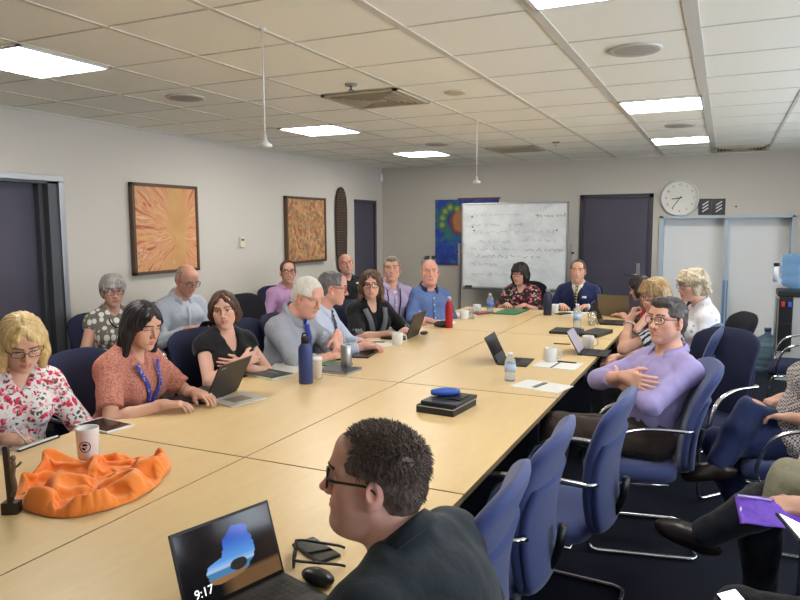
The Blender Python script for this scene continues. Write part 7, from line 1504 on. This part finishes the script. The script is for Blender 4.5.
sky = t.ramp(gz, [(.30, rgb(206, 226, 244)), (.45, rgb(96, 160, 232)), (.75, rgb(24, 72, 190))]); sea = t.mix(t.ramp(gz, [(.24, (0, 0, 0, 1)), (.27, (1, 1, 1, 1))]), rgb(150, 112, 72), t.mix(t.ramp(gz, [(.34, (0, 0, 0, 1)), (.36, (1, 1, 1, 1))]), rgb(70, 130, 180), sky))
def blob(cx_, cz_, rx, rz_, s=.35): 
    a = t.math('DIVIDE', t.math('SUBTRACT', gx, cx_), rx); b = t.math('DIVIDE', t.math('SUBTRACT', gz, cz_), rz_); d = t.math('SQRT', t.math('ADD', t.math('MULTIPLY', a, a), t.math('MULTIPLY', b, b))); return t.ramp(t.math('ADD', d, t.math('MULTIPLY', t.math('SUBTRACT', nz, .5), s)), [(.97, (1, 1, 1, 1)), (1.03, (0, 0, 0, 1))])
open_ = t.math('MAXIMUM', blob(.60, .56, .17, .30, .9), blob(.46, .33, .24, .16, .9)); rocks = blob(.57, .33, .085, .075, 1.3)
cave = t.mix(t.ramp(gx, [(.66, (0, 0, 0, 1)), (.9, (1, 1, 1, 1))]), rgb(14, 14, 18), t.mix(nz, rgb(58, 44, 34), rgb(24, 20, 20))); img = t.mix(t.math('MULTIPLY', open_, 1), cave, t.mix(rocks, sea, rgb(52, 46, 44)))
sand = t.math('MULTIPLY', t.ramp(gz, [(.20, (1, 1, 1, 1)), (.26, (0, 0, 0, 1))]), t.ramp(gx, [(.35, (0, 0, 0, 1)), (.5, (1, 1, 1, 1))])); img = t.mix(t.math('MULTIPLY', sand, .6), img, rgb(140, 104, 68))
t.b.inputs['Base Color'].default_value = (.01, .01, .01, 1); t.l(img, t.b.inputs['Emission Color']); t.b.inputs['Emission Strength'].default_value = .9; t.set(Roughness=.15); BEACH = t.m
lp = laptop('laptop', (190, 622), (282, 578), 20, 'open black laptop with a beach picture on its screen in the foreground', w=.292, d=.20, th=.014, screen=BEACH)
WT = emis('screen_text', (1, 1, 1, 1), 1.2)
for ch in lp.children:
    if ch.name.startswith('screen'): text('9:17', .030, WT, 'clock_digits', ch, Matrix.Translation((-.09, .002, .0105)) @ Matrix.Rotation(-math.radians(20), 4, 'X') @ Matrix.Translation((0, -.0052, .040)) @ Matrix.Rotation(PI/2, 4, 'X'), .0002)
# ------------------------------------------------------------------ things held
def held(name, ctx, pos, R, mk, label, cat, group=None):
    r = mk(name); a = ctx['W3']; w = world(ctx, pos); Mx = np.eye(4); Mx[:3, :3] = a@R; Mx[:3, 3] = w; r.matrix_world = Matrix(Mx.tolist()); return tag(r, label, cat, group)
def mk_phone(sc=None, w=.036, h=.074, scm=None):
    def f(name):
        r = empty(name); MB().box((-w, -.0045, -h), (w, .0045, h), bev=.003).build('case', BLACK, r); MB().box((-w*.92, -.0052, -h*.94), (w*.92, -.0044, h*.94)).build('screen', scm or SCR_OFF, r); return r
    return f
LIT = emis('screen_lit', (.80, .88, 1, 1), 2.2)
held('phone', P4, (-.01, .40, .82), rotm('x', -.9), mk_phone(w=.075, h=.10), 'dark tablet in the hands of the bald man in pale blue', 'tablet')
held('tablet', P22, wl(P22['root'], 180, aty(832, 548, 2.0)), rotm('z', .25)@rotm('x', -1.15), mk_phone(w=.085, h=.12, scm=LIT), 'lit tablet cut by the right edge of the picture', 'tablet')
held('phone', P22, wl(P22['root'], 180, aty(744, 614, 2.0)), rotm('z', -.75)@rotm('x', -1.15), mk_phone(scm=LIT), 'lit phone on the black trousers at the bottom edge', 'phone')
def mk_note(name):
    r = empty(name); MB().box((-.105, -.15, -.006), (.105, .15, .003), bev=.002).build('cover', plain('diary_black', rgb(24, 26, 34), .5), r); MB().box((-.10, -.145, .003), (.10, .145, .010)).build('pages', NOTE, r); return r
held('notebook', P1, (.03, .345, .690), rotm('z', .5)@rotm('x', .30), mk_note, 'open white notebook on the lap of the blonde woman', 'notebook')
held('pen', P1, (.02, .40, .765), rotm('z', .6)@rotm('y', -.9), lambda n: (lambda r: (MB().tube([(-.065, 0, 0), (.055, 0, 0), (.068, 0, 0)], .0042, 8, radii=[.0042, .0042, .001]).build('barrel', CER, r), r)[1])(empty(n)), 'white pen in the hand of the blonde woman', 'pen', 'pens on the tables')
def mk_fold(name):
    r = empty(name); PURP = NT('purple_plastic'); v = PURP.coord(); PURP.base(PURP.mix(PURP.noise(v, 8, 3), rgb(118, 74, 200), rgb(96, 56, 176))).set(Roughness=.14, Specular_IOR_Level=.7); PURP.bump(PURP.noise(v, 16, 3, .5, .5), .5, .02)
    m = MB(); n = 14; vs = [(-.15+.30*i/n, -.10+.20*j/n, .004*math.sin(i*.9)*math.cos(j*.7)+.012*math.sin(i/n*PI)) for j in range(n+1) for i in range(n+1)]
    m.add(vs, [(j*(n+1)+i, j*(n+1)+i+1, (j+1)*(n+1)+i+1, (j+1)*(n+1)+i) for j in range(n) for i in range(n)], 0, True); m.build('sleeve', PURP.m, r, solid=.004)
    MB().box((-.14, .075, .012), (.02, .088, .020)).build('clear_strip', plain('strip_lilac', rgb(180, 160, 226), .2), r); return r
r = mk_fold('folder'); fl = aty(770, 514, 2.70); r.location = tuple(fl); r.scale = (.72, .72, .72); r.rotation_euler = (math.radians(22), math.radians(4), math.radians(10)); tag(r, 'shiny purple plastic folder held at the right edge', 'folder')
# khaki jacket over the lap
t = NT('khaki_cloth'); v = t.coord(); t.base(t.mix(t.noise(v, 50, 4), rgb(152, 148, 124), rgb(124, 120, 100))).set(Roughness=.85, Specular_IOR_Level=.2); t.bump(t.noise(v, 16, 3), .4, .02)
hj, kn, an, fd = P21['LG'][-1]; hj2, kn2 = P21['LG'][1][:2]
pr = [cap_(hj+V3(0, .10, .035), kn+V3(-.01, .0, .035), .095, .080, .03), cap_(hj2+V3(0, .10, .02), kn2+(hj2-kn2)*.25+V3(0, 0, .02), .09, .08, .06), cap_(kn+V3(-.03, .02, .01), kn+V3(-.06, .06, -.07), .066, .045, .03), cap_(hj+V3(-.06, .12, .0), kn+V3(-.07, -.06, -.04), .06, .05, .04), ell_(hj+V3(.02, .05, .10), V3(.17, .11, .05), None, .05)]
Vk, Qk = sculpt(pr, .010); N = vnormals(Vk, Qk); Vk = Vk*V3(1.1, 1, 1)+V3(0, 0, .02)+N*(.018*(1-np.abs(fnoise(Vk*V3(1, .5, 1), 30, 3)))-.008)[:, None]
o = npmesh('jacket', Vk, Qk, t.m); o.location = P21['rt'].location; o.rotation_euler = P21['rt'].rotation_euler; tag(o, 'khaki jacket folded over the lap at the right edge', 'jacket')
# ------------------------------------------------------------------ light
w = bpy.data.worlds.new('sky'); SC.world = w; w.use_nodes = True; nt = w.node_tree; bg = nt.nodes['Background']
bg.inputs[0].default_value = (.84, .92, 1., 1); bg.inputs[1].default_value = 10.5
for i, (a, e, z0, z1) in enumerate(WIN):
    l = bpy.data.lights.new('window_portal', 'AREA'); l.shape = 'RECTANGLE'; l.size = e-a; l.size_y = z1-z0; l.cycles.is_portal = True
    o = bpy.data.objects.new('window_portal', l); COL.objects.link(o); o.location = (XR+.15, (a+e)/2, (z0+z1)/2); o.rotation_euler = (0, PI/2, 0)
SC.view_settings.exposure = 0.03
